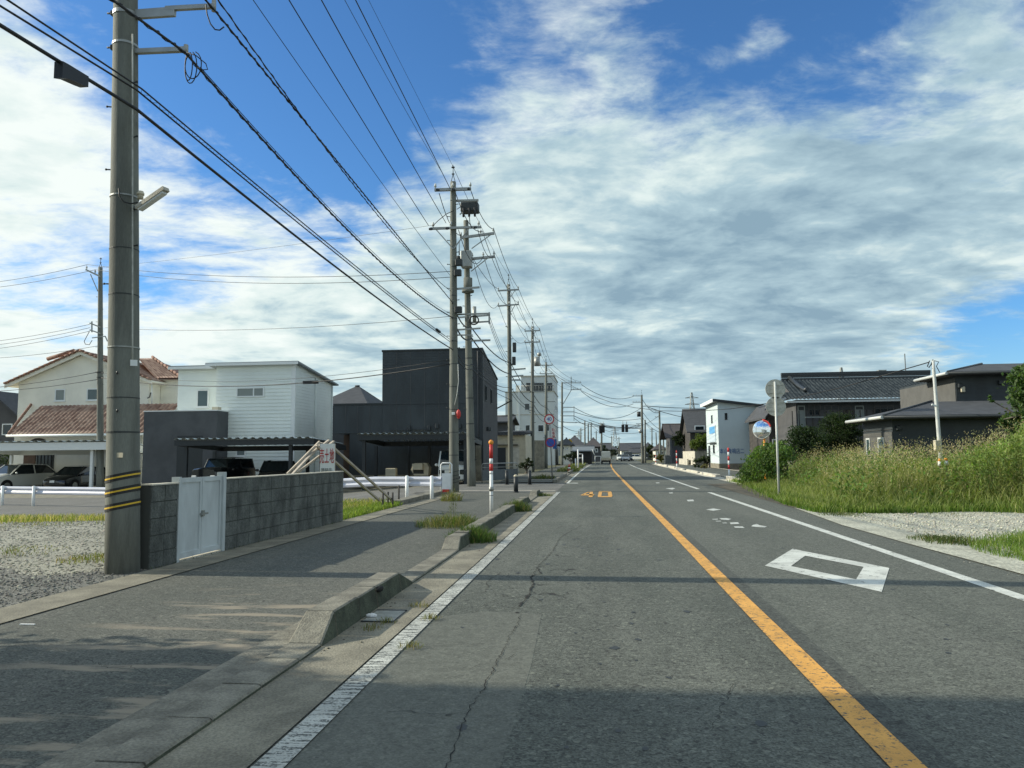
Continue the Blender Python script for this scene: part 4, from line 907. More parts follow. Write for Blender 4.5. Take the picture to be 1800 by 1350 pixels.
# the same wires onward: pole to pole
def chain(label, pts3, sag, r):
    out = []
    for (a, b), s_ in zip(zip(pts3[:-1], pts3[1:]), sag if isinstance(sag, (list, tuple)) else [sag]*9): out += para(a, b, sag=s_, n=12)
    return cable(label, out, r)
T = lambda x, y, Y: at(x, y, Y)
chain('outermost upper wire over the right arm ends of the left poles', [T(828, 336, 29.7), T(868, 403, 35.2), T(911, 506, 53.8), T(949, 579, 67.8), T(970, 640, 85.8), T(1020, 671, 107.8)], .35, .016)
chain('middle upper wire of the left pole row', [T(801, 340, 29.7), T(848, 406, 35.2), T(896, 508, 53.8), T(937, 580, 67.8), T(961, 640, 85.8), T(1012, 671, 107.8)], .5, .016)
chain('inner upper wire of the left pole row', [T(772, 340, 29.7), T(811, 414, 35.2), T(876, 508, 53.8), T(923, 580, 67.8), T(950, 640, 85.8), T(1006, 671, 107.8)], .45, .016)
chain('outermost lower wire over the right arm ends of the left poles', [T(840, 404, 29.7), T(869, 448, 35.2), T(911, 532, 53.8), T(949, 599, 67.8), T(970, 655, 85.8), T(1020, 683, 107.8)], .5, .014)
chain('middle lower wire of the left pole row', [T(806, 404, 29.7), T(850, 450, 35.2), T(897, 534, 53.8), T(937, 600, 67.8), T(961, 655, 85.8), T(1012, 683, 107.8)], .8, .014)
chain('inner lower wire of the left pole row', [T(830, 452, 35.2), T(876, 535, 53.8), T(923, 600, 67.8), T(950, 655, 85.8)], 1.1, .014)
chain('topmost earth wire of the left pole row', [T(795, 290, 29.9), T(893, 482, 54), T(935, 562, 68), T(960, 628, 86)], .3, .010)
chain('thick communication cable along the left poles, upper', [T(795, 532, 29.7), T(828, 575, 35.2), T(898, 638, 53.8), T(936, 690, 67.8), T(961, 716, 85.8), T(988, 742, 107.8)], .35, .030)
chain('thick communication cable along the left poles, middle', [T(795, 558, 29.7), T(829, 594, 35.2), T(898, 657, 53.8), T(936, 707, 67.8), T(961, 732, 85.8), T(988, 752, 107.8)], .4, .034)
chain('thin communication cable along the left poles, lowest', [T(795, 598, 29.7), T(829, 640, 35.2), T(898, 680, 53.8), T(936, 716, 67.8), T(961, 742, 85.8)], .4, .02)
chain('black cable sloping down past the slim pole to the left row', [T(795, 614, 29.7), T(829, 648, 35.2), T(898, 690, 53.8), T(936, 722, 67.8)], .3, .02)
for k, (a, b) in enumerate(((562, 634), (570, 640), (576, 648))): cable('service wire %s of the three from the transformer pole to the third pole' % ('top', 'middle', 'bottom')[k], para(T(860, a-8, 35.2), T(898, b, 53.8), sag=.35, n=12), .012)
chain('long black wire sweeping over the road to the leaning service pole', [T(962, 648, 85.8), T(1632, 637, 31)], 3.2, .020)
for a, b, s, lab in (((1022, 676), (1113, 697), 1.3, 'uppermost wire crossing the road to the right crossing pole'), ((1022, 688), (1113, 710), 1.5, 'second wire crossing the road to the right crossing pole'), ((1009, 716), (1126, 718), 2.0, 'deep hanging wire crossing to the crossing pole'),
                     ((1009, 724), (1126, 736), .8, 'third wire crossing to the crossing pole'), ((1009, 731), (1126, 748), 1.2, 'fourth wire crossing to the crossing pole'), ((1012, 742), (1127, 752), .3, 'thick signal cable across the far crossing')):
    cable(lab, para(T(a[0], a[1], 107.8), T(b[0], b[1], 123.8), sag=s*.8, n=16), .035)
cable('thick level cable carrying the traffic signals', para(T(1035, 738, 150), T(1127, 753, 124), sag=.5, n=14), .05)
cable('wire leaving the crossing pole towards the pylon', para(T(1140, 714, 124), T(1300, 712, 230), sag=.6, n=12), .06)
cable('lower wire leaving the crossing pole to the right', para(T(1140, 716, 124), T(1330, 722, 190), sag=2.2, n=12), .05)
cable('wire from the crossing pole to the ladder arm pole', para(T(1128, 700, 124), T(1160, 724, 165), sag=1, n=12), .045)
# from the slender left pole
for a, b, mid, lab, r in (((154, 465), (793, 477), (485, 487), 'upper of the two level wires behind the near pole', .012), ((168, 474), (793, 487), (480, 498), 'lower of the two level wires behind the near pole', .012),
                     ((185, 576), (793, 556), (410, 580), 'single faint wire across the sky above the white house', .010), ((178, 664), (790, 640), (546, 672), 'black cable with a small box crossing in front of the white house', .022)):
    pts = para(T(a[0], a[1], 42.3), T(b[0], b[1], 29.8), mid, n=24)
    if 'small box' in lab:
        t = cable(lab, pts, r, extra=1); c = onplane(546, 672, pts[0], pts[-1]); mb = MB(); mb.cbox(c-Vector((.36, .07, .07)), c+Vector((.36, .07, .07)), .02); mb.build('closure_box', 'black_plastic', t)
    else: cable(lab, pts, r)
cable('thin second wire just over the black cable before the white house', para(T(178, 655, 42.3), T(790, 632, 29.8), (540, 664), n=20), .010)
cable('faint wire over the sky, high to the left', para(T(178, 470, 42.3), T(760, 396, 29.8), (440, 440), n=20), .006)
for k, (a, b) in enumerate((((154, 465), (-60, 502)), ((168, 474), (-60, 511)), ((158, 570), (-60, 605)), ((158, 576), (-60, 612)), ((158, 582), (-60, 619)), ((172, 608), (-60, 632)), ((172, 654), (-60, 685)), ((172, 667), (-60, 690)))):
    cable('wire %s from the top of those leaving the slender pole to the left' % ('first', 'second', 'third', 'fourth', 'fifth', 'sixth', 'seventh', 'eighth')[k], para(T(a[0], a[1], 42.3), T(b[0], b[1], 44), sag=.15, n=10), .012 if k < 6 else .018)

# ------------------------------------------------------------------ signs, posts, guard rail
def round_sign(name, label, x, Y, discs, ptop, r=0.30, pole_r=0.03, back=False, pm='steel', cat='road sign', lean=0.0):
    t = thing(name, label, cat, (x, Y, 0)); mb = MB(); mb.cyl((x, Y, 0), (x+lean, Y, ptop), pole_r, n=10); mb.build('post', pm, t)
    return t
def disc(c, r, m, name, parent, ny=-1, dy=0.0, th=0.012, n=32):
    mb = MB(); mb.cyl((c[0], c[1]+dy, c[2]), (c[0], c[1]+dy+ny*th, c[2]), r, n=n, smooth=False); return mb.build(name, m, parent)
def text(s, c, size, m, parent, rot=(R(90), 0, 0), name='lettering', ext=0.004, sx=1.0, space=1.0):
    cu = bpy.data.curves.new(name, 'FONT'); cu.body = s; cu.size = size; cu.extrude = ext; cu.align_x = 'CENTER'; cu.align_y = 'CENTER'; cu.space_character = space
    cu.materials.append(MATS[m]); o = bpy.data.objects.new(name, cu); o.location = c; o.rotation_euler = rot; o.scale = (sx, 1, 1)
    # text keeps a plain local place under its thing
    COL.objects.link(o); bpy.context.view_layer.update()
    me = bpy.data.meshes.new_from_object(o.evaluated_get(bpy.context.evaluated_depsgraph_get())); mw = o.matrix_world.copy()
    bpy.data.objects.remove(o); me.transform(mw); me.materials.clear(); me.materials.append(MATS[m])
    return finish(bpy.data.objects.new(name, me), parent, True)
b = G(971, 844); t = thing('road_sign', 'round 40 speed limit sign over a blue no parking sign on one post', 'road sign', tuple(b))
c40 = at(965.5, 737, b.y); cnp = at(967.5, 778, b.y)
mb = MB(); mb.cyl(b, at(966, 728, b.y), .038, n=10); mb.build('post', 'steel', t)
disc(c40, .29, 'sign_red', 'sign_plate', t, dy=-.05); disc(c40, .225, 'sign_white', 'sign_face', t, dy=-.065); text('40', (c40.x, c40.y-.085, c40.z), .30, 'sign_blue', t, space=.9)
disc(cnp, .275, 'sign_red', 'sign_plate', t, dy=-.05); disc(cnp, .225, 'sign_blue', 'sign_face', t, dy=-.065)
mb = MB(); mb.beam(cnp+Vector((-.17, -.083, .17)), cnp+Vector((.17, -.083, -.17)), .01, .06, up=(0, 1, 0)); mb.build('slash', 'sign_red', t)
b = G(1000.5, 816); t = thing('road_sign', 'yellow diamond crossroads warning sign further along the left pavement', 'road sign', tuple(b)); c = at(1001, 776, b.y)
mb = MB(); mb.cyl(b, c+Vector((0, 0, .2)), .05, n=8); mb.build('post', 'steel', t); r = .47
mb = MB(); mb.prism([(c.x-r, c.z), (c.x, c.z-r), (c.x+r, c.z), (c.x, c.z+r)], 1, c.y-.06, c.y-.08); mb.build('sign_plate', 'sign_yellow', t)
mb = MB(); mb.box((c.x-.24, c.y-.1, c.z-.04), (c.x+.24, c.y-.082, c.z+.04)); mb.build('cross_mark', 'black_plastic', t); mb = MB(); mb.box((c.x-.04, c.y-.104, c.z-.24), (c.x+.04, c.y-.084, c.z+.24)); mb.build('cross_mark', 'black_plastic', t)
# backs of two round signs, right
b = at(1369, 860, 24.5); b.z = 0.0; t = thing('road_sign', 'two round sign backs one above the other on a thin post in the weeds', 'road sign', tuple(b)); tp = at(1362, 671, 24.5)
mb = MB(); mb.cyl(b, tp, .036, .032, n=10); mb.build('post', 'insulator', t)
for k, (x, y) in enumerate(((1363.5, 683.5), (1364.5, 714.5))):
    c = at(x, y, 24.5); c.y += .045; mb = MB(); mb.cyl(c, c+Vector((0, .012, 0)), .295, n=36, smooth=False); mb.cyl(c+Vector((0, -.004, 0)), c+Vector((0, .016, 0)), .302, n=36, smooth=False); o = mb.build('sign_plate', 'sign_back', t)
    mb = MB(); mb.box((c.x-.24, c.y-.02, c.z+.115), (c.x+.24, c.y-.003, c.z+.14)); mb.build('stiffener', 'sign_back', o); mb = MB(); mb.box((c.x-.24, c.y-.02, c.z-.14), (c.x+.24, c.y-.003, c.z-.115)); mb.build('stiffener', 'sign_back', o)
# convex mirror
Ym = 33.0; c = at(1339, 755, Ym); t = thing('traffic_mirror', 'round convex traffic mirror on an orange post behind the bush', 'mirror', (at(1345, 800, Ym).x, Ym, 0))
mb = MB(); px_ = at(1345, 800, Ym+.1).x; mb.cyl((px_, Ym+.15, 0), (px_, Ym+.15, c.z+.1), .045, n=12); mb.build('post', 'orange', t)
nm = Vector((-.50, -.85, .10)).normalized(); u = nm.cross(Vector((0, 0, 1))).normalized(); w = u.cross(nm); rm = .37
def cap(rr, dep, off, m, name, par, N=32, K=6):
    mb = MB(); vs = []; fs = []
    for k in range(K+1):
        a = rr*k/K; h = dep*(1-(k/K)**2)+off
        for j in range(N): th = 6.2832*j/N; vs.append(c+u*a*math.cos(th)+w*a*math.sin(th)+nm*h)
    for k in range(K):
        for j in range(N): fs.append((k*N+j, k*N+(j+1) % N, (k+1)*N+(j+1) % N, (k+1)*N+j))
    mb.add(vs, fs, 0, True); return mb.build(name, m, par, fix=False)
cap(rm, .07, .01, 'mirror', 'mirror_glass', t)
mb = MB(); mb.cyl(c-nm*.05, c+nm*.008, rm+.012, n=36); mb.build('mirror_rim', 'insulator', t); mb = MB(); pts = [c+u*(rm+.03)*math.cos(a)+w*(rm+.03)*math.sin(a)+nm*.06 for a in np.linspace(1.7, 2.9, 10)]
mb.tube(pts, .028, 6); mb.build('mirror_hood', 'red', t)
# red and white posts
def marker(label, x, Y, z, H, r, bands, name='marker_post', ball=None, extra=False, group=None, bottom='white_paint'):
    t = thing(name, label, 'marker post', (x, Y, z), group=group); zz = z
    for (h, m) in bands:
        mb = MB(); mb.cyl((x, Y, zz), (x, Y, zz+h), r, n=14); mb.build('post_band' if m != bottom else 'post', m, t); zz += h
    if ball: mb = MB(); mb.sphere((x, Y, zz+ball*.7), ball, 14); mb.build('reflector_ball', 'orange', t)
    if extra:
        mb = MB(); mb.cyl((x, Y, z+.58), (x, Y, z+.68), r*1.35, n=10); mb.build('collar', 'steel', t); mb = MB(); mb.cyl((x, Y, z+.47), (x, Y, z+.482), r*1.06, n=14); mb.build('tape_ring', 'black_plastic', t)
    return t
b = G(864, 907); hh = lambda y: fz(864, y, b.y)
H0 = [hh(y) for y in (907, 838, 828, 806, 783)]
marker('red and white striped post with an orange ball beside the kerb', b.x, b.y, 0, 1.7, .042, [(H0[2]-.075, 'white_paint'), (.075, 'white_paint'), (.17, 'red'), (hh(806)-H0[2]-.17, 'white_paint'), (hh(781)-hh(806), 'red')], ball=.062, extra=True)
for (px, pb, pt, lab) in ((1282, 841, 787, 'red and white striped post before the small white building'), (1190, 825, 792, 'slender striped post at the far right kerb near the block wall'), (1153, 818, 800, 'far short striped post by the right kerb, beyond the other two')):
    b = G(px, pb, .05); H = fz(px, pt, b.y)-.05; n = 6; t = marker(lab, b.x, b.y, .05, H, .05, [(H*.30, 'white_paint')]+[(H*.14, 'red' if k % 2 == 0 else 'white_paint') for k in range(5)], group='striped posts on the right kerb')
for (px, pb, pt, lab) in ((907, 866, 834, 'black bollard with a pale cap, nearest of the three'), (891, 852, 826, 'black bollard standing by the grey panel fence'), (931, 852, 826, 'black bollard nearest the road sign')):
    b = G(px, pb); H = fz(px, pt, b.y); t = thing('bollard', lab, 'bollard', tuple(b), group='black bollards at the side street')
    mb = MB(); mb.cyl(b, b+Vector((0, 0, H-.06)), .085, n=14); mb.build('post', 'trim_dark', t); mb = MB(); mb.sphere(b+Vector((0, 0, H-.07)), .088, 12, 0, (1, 1, .8)); mb.build('cap', 'cream_metal' if px == 907 else 'trim_dark', t)
    mb = MB(); mb.cyl(b, b+Vector((0, 0, .04)), .12, n=14); mb.build('base_ring', 'trim_dark', t)
# guard rails
def rail_run(label, p0, p1, posts):
    t = thing('guard_rail', label, 'guard rail', tuple(p0), group='white guard rails of the side street'); p0 = Vector(p0); p1 = Vector(p1); n = 12; mb = MB()
    prof = [(0, .74), (-.05, .72), (-.065, .66), (-.02, .60), (-.02, .565), (-.065, .505), (-.05, .44), (0, .42), (.006, .42), (.006, .74)]
    vs = []; m = len(prof); dr = (p1-p0).normalized(); nr = Vector((-dr.y, dr.x, 0))
    for i in range(n+1):
        q = p0.lerp(p1, i/n); z0 = zg(q.x, q.y)*.9
        for (o_, z_) in prof: vs.append((q.x+nr.x*-o_*-1, q.y+nr.y*-o_*-1, z0+z_))
    fs = [(i*m+j, i*m+(j+1) % m, (i+1)*m+(j+1) % m, (i+1)*m+j) for i in range(n) for j in range(m)]
    mb.add(vs, fs, 0, False); mb.build('rail_beam', 'rail_white', t)
    for x in posts:
        f = (x-p0.x)/(p1.x-p0.x); q = p0.lerp(p1, f)-nr*.11; z0 = zg(q.x, q.y)
        mb = MB(); mb.cyl((q.x, q.y, z0-.2), (q.x, q.y, z0*.9+.75), .06, n=12); mb.sphere((q.x, q.y, z0*.9+.75), .06, 10, 0, (1, 1, .5)); mb.build('rail_post', 'white_paint', t)
        mb = MB(); mb.box((q.x-.05, q.y, z0*.9+.5), (q.x+.05, q.y+.06, z0*.9+.66)); mb.build('rail_bracket', 'steel', t)
qa, qb = G(54, 890, -.5), G(712, 880, -.02); qc = G(766, 878, -.02)
rail_run('long white guard rail along the side street, behind the grass and the near pole', Vector((-34, qa.y+.15+(qb.y-qa.y)/(qb.x-qa.x)*(-34-qa.x), 0)), Vector((-5.05, qb.y+.15, 0)), [-33, -29, -25, qa.x, -17, -13, -9, qb.x, qc.x])
# small barrier next to the strain pole and panel fence beyond
def frame_panel(label, name, x0, x1, z0, z1, Y, panel_top, m='steel', pm='white_paint', dy=0.0, red=False):
    t = thing(name, label, 'barrier', (x0, Y, 0)); r = .025
    mb = MB(); mb.tube([(x0, Y, z0), (x0, Y, z1-.06), (x0+.06, Y, z1), (x1-.06, Y+dy, z1), (x1, Y+dy, z1-.06), (x1, Y+dy, z0)], r, 8); mb.build('tube_frame', 'white_paint' if red else m, t)
    mb = MB(); mb.beam((x0, Y, panel_top+.12), (x1, Y+dy, panel_top+.12), .03); mb.build('rail', m, t)
    mb = MB(); mb.hexa([(x0+.03, Y-.01, z0+.12), (x1-.03, Y+dy-.01, z0+.12), (x1-.03, Y+dy+.01, z0+.12), (x0+.03, Y+.01, z0+.12), (x0+.03, Y-.01, panel_top), (x1-.03, Y+dy-.01, panel_top), (x1-.03, Y+dy+.01, panel_top), (x0+.03, Y+.01, panel_top)]); mb.build('panel', pm, t)
    if red: mb = MB(); mb.box((x0+.06, Y-.03, z0+.02), (x1-.1, Y, z0+.12)); mb.build('red_strip', 'red', t)
    return t
Yb = 27.5; frame_panel('small white tube frame barrier with a pale panel beside the strain pole', 'tube_barrier', fx(775, Yb), fx(794, Yb), fz(775, 866, Yb), fz(775, 814, Yb), Yb, fz(775, 832, Yb), red=True)
mat('panel_grey', (0.12, 0.135, 0.14), .7, var=.1)
Yf = 39.6; frame_panel('grey panel fence with a tube end, beyond the slim pole', 'panel_fence', fx(847, Yf), fx(899, Yf), 0, fz(847, 815, Yf), Yf, fz(847, 826, Yf), pm='panel_grey', dy=3.0)
# for sale board with wooden braces
Ys = 18.6; x0, x1, z0, z1 = fx(561.5, Ys, 800), fx(588.5, Ys, 800), fz(575, 833, Ys), fz(575, 780, Ys)
t = thing('sale_board', 'weathered white land for sale board with red characters above the block wall', 'sign board', (x0, Ys, 0))
mb = MB(); mb.box((x0, Ys, z0-.9), (x0+.05, Ys+.05, z1+.02)); mb.build('board_post', 'wood_dark', t); mb = MB(); mb.box((x1-.05, Ys+.012, z0-.9), (x1, Ys+.05, z1)); mb.build('board_post', 'wood_brace', t)
mb = MB(); mb.box((x0+.02, Ys-.015, z0-.02), (x1, Ys, z1)); mb.build('board_face', 'sign_white', t)
W_ = (x1-x0)/3.1
for k, ch in enumerate('売土地'): o = text(ch, (x0+W_*(k+.55), Ys-.022, (z0+z1)/2+.04), .40, 'ink_red', t, sx=.30); 
text('連絡先', ((x0+x1)/2, Ys-.022, z0+.09), .11, 'ink_grey', t, sx=.9)
def brace(p, q, lab, w=.07, name='wooden_brace', grp='wooden braces of the sale board'):
    mb = MB(); mb.beam(p, q, w, .045); return mb.build(name, 'wood_brace', t)
brace(at(562, 776, 18.9), at(505, 833, 18.3), ''); brace(at(566, 779, 19.1), at(512, 836, 18.0), ''); brace(at(562, 801, 18.9), at(523, 831, 18.4), '')
brace(at(556, 783, 18.5), at(667, 880, 20.6), '', .07); brace(at(586, 787, 18.9), at(690, 880, 21.0), '', .07); brace(at(578, 774, 19.2), at(560, 788, 18.9), ''); brace(at(586, 776, 19.2), at(574, 786, 18.9), '')
for px, py, Y in ((673, 896, 20.5), (690, 896, 20.9), (682, 894, 21.2), (701, 880, 22.5)):
    c = at(px, py, Y); mb = MB(); mb.cyl((c.x, Y, -.1), (c.x, Y, .42 if px != 701 else .55), .028, n=8); tag(mb.build('stake', 'wood_dark'), {673: 'short dark stake at the foot of the left brace', 690: 'short dark stake at the foot of the right brace', 682: 'short dark stake between the two brace feet', 701: 'thin taller stake near the guard rail post'}[px], 'stake', 'stakes beyond the wall end')
# low concrete edge with openings at the guard rail
t = thing('culvert_edge', 'low concrete ditch edge with dark openings below the guard rail', 'concrete edge', (-8, 21.8, 0))
mb = MB(); mb.box((-9.5, 21.9, -.2), (-6.0, 22.2, .10)); mb.build('edge_beam', 'concrete_gutter', t)
for k in range(7): x = -9.2+k*.5; mb = MB(); mb.box((x, 21.86, -.12), (x+.3, 21.93, .03)); mb.build('drain_opening', 'black_plastic', t)
mb = MB(); mb.box((-6.0, 21.9, -.1), (-5.65, 29.2, .14)); mb.build('edge_beam', 'concrete_kerb', t)

# ------------------------------------------------------------------ buildings
class House:
    def __init__(s, name, label, cat, loc, group=None): s.t = thing(name, label, cat, loc, group=group)
    def box(s, name, a, b, m, parent=None):
        mb = MB(); mb.box(a, b); return mb.build(name, m, parent or s.t)
    def hexa(s, name, v, m, parent=None): mb = MB(); mb.hexa(v); return mb.build(name, m, parent or s.t)
    def poly(s, name, pts, ax, a, b, m, parent=None): mb = MB(); mb.prism(pts, ax, a, b); return mb.build(name, m, parent or s.t)
    def window(s, face, c0, c1, z0, z1, pl, fw=0.05, frame='trim_white', glass='glass_blue', mull=(), bars=(), curtain=False, out=0.04, sill=False, name='window'):
        """face: '-y' (c along x, plane y=pl), '+x' or '-x' (c along y, plane x=pl)"""
        def P(c, d, z):
            return (c, pl-d, z) if face == '-y' else ((pl+d, c, z) if face == '+x' else (pl-d, c, z))
        def B(c0_, c1_, z0_, z1_, d0, d1): mb.box(P(c0_, d0, z0_), P(c1_, d1, z1_))
        mb = MB()
        B(c0, c1, z1-fw, z1, -.02, out); B(c0, c1, z0, z0+fw, -.02, out); B(c0, c0+fw, z0+fw, z1-fw, -.02, out); B(c1-fw, c1, z0+fw, z1-fw, -.02, out)
        for f in mull: q = c0+(c1-c0)*f; B(q-fw*.5, q+fw*.5, z0+fw, z1-fw, -.02, out-.008)
        for f in bars: q = z0+(z1-z0)*f; B(c0+fw, c1-fw, q-fw*.4, q+fw*.4, -.02, out-.012)
        o = mb.build(name, frame, s.t)
        ms = [0]+sorted(mull)+[1]
        for a, b in zip(ms[:-1], ms[1:]):
            mb = MB(); q0, q1 = c0+(c1-c0)*a, c0+(c1-c0)*b; B(q0+fw*.4, q1-fw*.4, z0+fw*.5, z1-fw*.5, -.02, .006); mb.build('pane', glass, o)
        if sill: mb = MB(); B(c0-.05, c1+.05, z0-.05, z0, -.02, out+.05); mb.build('sill', frame, o)
        return o
    def siding(s, face, c0, c1, z0, z1, pl, pitch, m, topf=None, d=0.014, name='siding'):
        """lapped boards; topf(c-range) trims against a sloping top"""
        mb = MB(); n = int(round((z1-z0)/pitch)); vs = []; k = 0
        for i in range(n):
            za, zb = z0+(z1-z0)*i/n, z0+(z1-z0)*(i+1)/n; e0, e1 = c0, c1
            if topf:
                e0, e1 = topf(zb)
                if e1-e0 < .05: continue
            for (c, dd, z) in ((e0, d+.004, za), (e1, d+.004, za), (e1, .004, zb), (e0, .004, zb), (e0, .002, za), (e1, .002, za)):
                vs.append((c, pl-dd, z) if face == '-y' else ((pl+dd, c, z) if face == '+x' else (pl-dd, c, z)))
            mb.f += [(k, k+1, k+2, k+3), (k+4, k+5, k+1, k)]; mb.m += [0, 0]; mb.sm += [False, False]; k += 6
        mb.v = vs; o = mb.build(name, m, s.t, fix=False); return tag(o, kind='stuff')
def tile_roof(name, parent, e0, e1, r0, r1, cols, rows, c0, c1, amp=0.035, step=0.03, uL=None, uR=None, mn='tile', var=.25, sub=6):
    e0, e1, r0, r1 = map(Vector, (e0, e1, r0, r1)); n = (e1-e0).cross(r0-e0).normalized(); n = n if n.z > 0 else -n
    U = cols*sub+1; V = []; C = []; ca, cb = np.array(c0), np.array(c1); tint = {(i, j): ca+(cb-ca)*random.random() for i in range(cols+1) for j in range(rows+1)}
    for j in range(rows):
        for e in (0, 1):
            v = (j+e)/rows; a = uL(v) if uL else 0; b = uR(v) if uR else 1
            for i in range(U):
                u = min(max(i/(U-1), a), b); p = (e0.lerp(e1, u)).lerp(r0.lerp(r1, u), v)
                ph = u*cols*2*math.pi; h = amp*(0.5+0.5*math.cos(ph))**0.7 + step*(1-e)
                V.append(p+n*h); t = tint[(min(int(u*cols), cols), j)]; C.append(t*(0.8+.2*(0.5+.5*math.cos(ph))))
    F = []
    for j in range(rows):
        for i in range(U-1):
            k = j*2*U+i; F.append((k, k+1, k+U+1, k+U))
            if j: F.append((k-U, k-U+1, k+1, k))
    o = fast_mesh(name, np.array([tuple(v) for v in V]), np.array(F), mn, np.array(C), parent, smooth=False); return tag(o, kind='stuff')

RT0, RT1 = (0.24, 0.135, 0.10), (0.46, 0.31, 0.235)
# --- cream house with red tiles
YA = 50.0; xa0, xa1, xap = fx(33, YA, 680), fx(262, YA, 680), fx(147, YA, 640); zpk, zev = fz(147, 622, YA), fz(30, 673, YA)
H = House('cream_house', 'cream plastered house with red tiled gable and lean-to roof at the far left', 'house', (xap, YA, -.4))
H.poly('wall', [(xa0, -.5), (xa1, -.5), (xa1, zev), (xap, zpk-.05), (xa0, zev)], 1, YA, YA+9, 'stucco_cream')
for sg, xe in ((-1, fx(16, YA, 670)), (1, fx(273, YA, 670))):
    k = (zpk-zev)/(xap-xa0); ze = zpk-abs(xe-xap)*k
    H.hexa('barge_board', [(xap, YA-.42, zpk-.10), (xe, YA-.42, ze-.10), (xe, YA-.36, ze-.10), (xap, YA-.36, zpk-.10), (xap, YA-.42, zpk+.16), (xe, YA-.42, ze+.16), (xe, YA-.36, ze+.16), (xap, YA-.36, zpk+.16)], 'stucco_cream')
    H.hexa('roof_deck', [(xap, YA-.36, zpk+.02), (xe, YA-.36, ze+.02), (xe, YA+9.3, ze+.02), (xap, YA+9.3, zpk+.02), (xap, YA-.36, zpk+.15), (xe, YA-.36, ze+.15), (xe, YA+9.3, ze+.15), (xap, YA+9.3, zpk+.15)], 'stucco_cream')
    if sg < 0: tile_roof('roof_tiles', H.t, (xe, YA+9.3, ze+.16), (xe, YA-.45, ze+.16), (xap, YA+9.3, zpk+.16), (xap, YA-.45, zpk+.16), 30, 16, RT0, RT1, sub=4)
    else: tile_roof('roof_tiles', H.t, (xe, YA-.45, ze+.16), (xe, YA+9.3, ze+.16), (xap, YA-.45, zpk+.16), (xap, YA+9.3, zpk+.16), 30, 16, RT0, RT1, sub=4)
    for k in range(15):   # the row of verge tiles seen end on
        f0, f1 = k/15, (k+.93)/15; a = Vector((xap+(xe-xap)*f0, YA-.5, zpk+(ze-zpk)*f0+.14)); b = Vector((xap+(xe-xap)*f1, YA-.5, zpk+(ze-zpk)*f1+.14))
        mb = MB(); mb.tube([a+Vector((0, 0, .05)), b+Vector((0, 0, .10))], .085, 8); o = mb.build('verge_tile', 'verge_red' if 'verge_red' in MATS else mat('verge_red', (.22, .12, .085), .8, var=.35, scale=5), H.t)
H.window('-y', fx(97, YA, 690), fx(115, YA, 690), fz(105, 705, YA), fz(105, 684, YA), YA, .07, glass='curtain', sill=True)
H.window('-y', fx(153, YA, 690), fx(177, YA, 690), fz(160, 704, YA), fz(160, 683, YA), YA, .07, sill=True)
# right wing
xw0, xw1 = xa1+.02, fx(311, YA+1.4, 700); zw = fz(300, 666, YA+1.4)
H.box('wing_wall', (xw0, YA+1.4, -.5), (xw1, YA+8, zw), 'stucco_cream')
zR = fz(262, 630, YA+5); wr0, wr1, we1 = fx(238, YA+5), fx(262, YA+5), fx(314, YA+1)
tile_roof('roof_tiles', H.t, (xw0-.1, YA+1.0, zw), (we1, YA+1.0, zw), (wr0, YA+5, zR), (wr1, YA+5, zR), 8, 9, RT0, RT1)
mb = MB(); mb.add([(xw0-.1, YA+1.0, zw-.06), (we1, YA+1.0, zw-.06), (wr1, YA+5, zR-.05), (wr0, YA+5, zR-.05), (we1, YA+9, zw-.06), (wr0, YA+9, zw-.06)], [(0, 1, 2, 3), (1, 4, 2), (0, 3, 5), (3, 2, 4, 5), (0, 5, 4, 1)]); mb.build('wing_roof_deck', 'verge_red', H.t)
for k in range(9):
    A, B = Vector((we1, YA+1.0, zw+.08)), Vector((wr1, YA+5, zR+.1)); mb = MB(); mb.tube([A.lerp(B, k/9), A.lerp(B, (k+.95)/9)+Vector((0, 0, .03))], .1, 8); mb.build('hip_tile', 'verge_red', H.t)
c = at(88, 631, YA+5); mb = MB(); mb.tube([c+Vector((-.2, 0, .0)), c+Vector((2, 0, .6))], .16, 8); mb.build('ridge_tile', 'verge_red', H.t)
mb = MB(); mb.tube([at(267, 672, YA-.05), at(267, 712, YA-.05)], .035, 6); mb.build('downpipe', 'trim_white', H.t)
mb = MB(); mb.tube([at(265, 690, YA-.1), at(263, 698, YA-.1), at(259, 700, YA-.15)], .04, 6); mb.build('antenna_mount', 'steel_dark', H.t)
# lower lean-to roof and ground floor
YL = 47.0; e0, e1 = at(20, 764, YL), at(258, 762, YL); e1.z = e0.z = (e0.z+e1.z)/2; q0, q1 = at(56, 714, YA-.02), at(268, 712, YA-.02); q1.z = q0.z
wtot = (e1.x+.6-(e0.x-.2)); 
tile_roof('roof_tiles', H.t, (e0.x-.2, YL, e0.z), (e1.x+.6, YL, e0.z), (e0.x-.2, YA-.03, q0.z), (e1.x+.6, YA-.03, q0.z), 34, 10, RT0, RT1, amp=.05, step=.05, uL=lambda v: .82*v*(q0.x-e0.x+.2)/wtot)
for k in range(12):
    f0, f1 = k/12, (k+.95)/12; A, B = Vector((e0.x-.2, YL, e0.z+.06)), Vector((q0.x, YA-.1, q0.z+.1)); mb = MB(); mb.tube([A.lerp(B, f0), A.lerp(B, f1)+Vector((0, 0, .03))], .09, 8); mb.build('hip_tile', 'verge_red', H.t)
mb = MB(); mb.tube([(e0.x-.3, YL-.06, e0.z-.06), (e1.x+.6, YL-.06, e0.z-.06)], .075, 8); mb.build('gutter_pipe', 'trim_white', H.t)
xg0, xg1 = fx(24, 48.0), fx(250, 48.0); H.box('wall', (xg0, 48.0, -.8), (xg1, YA-.02, e0.z-.04), 'stucco_cream')
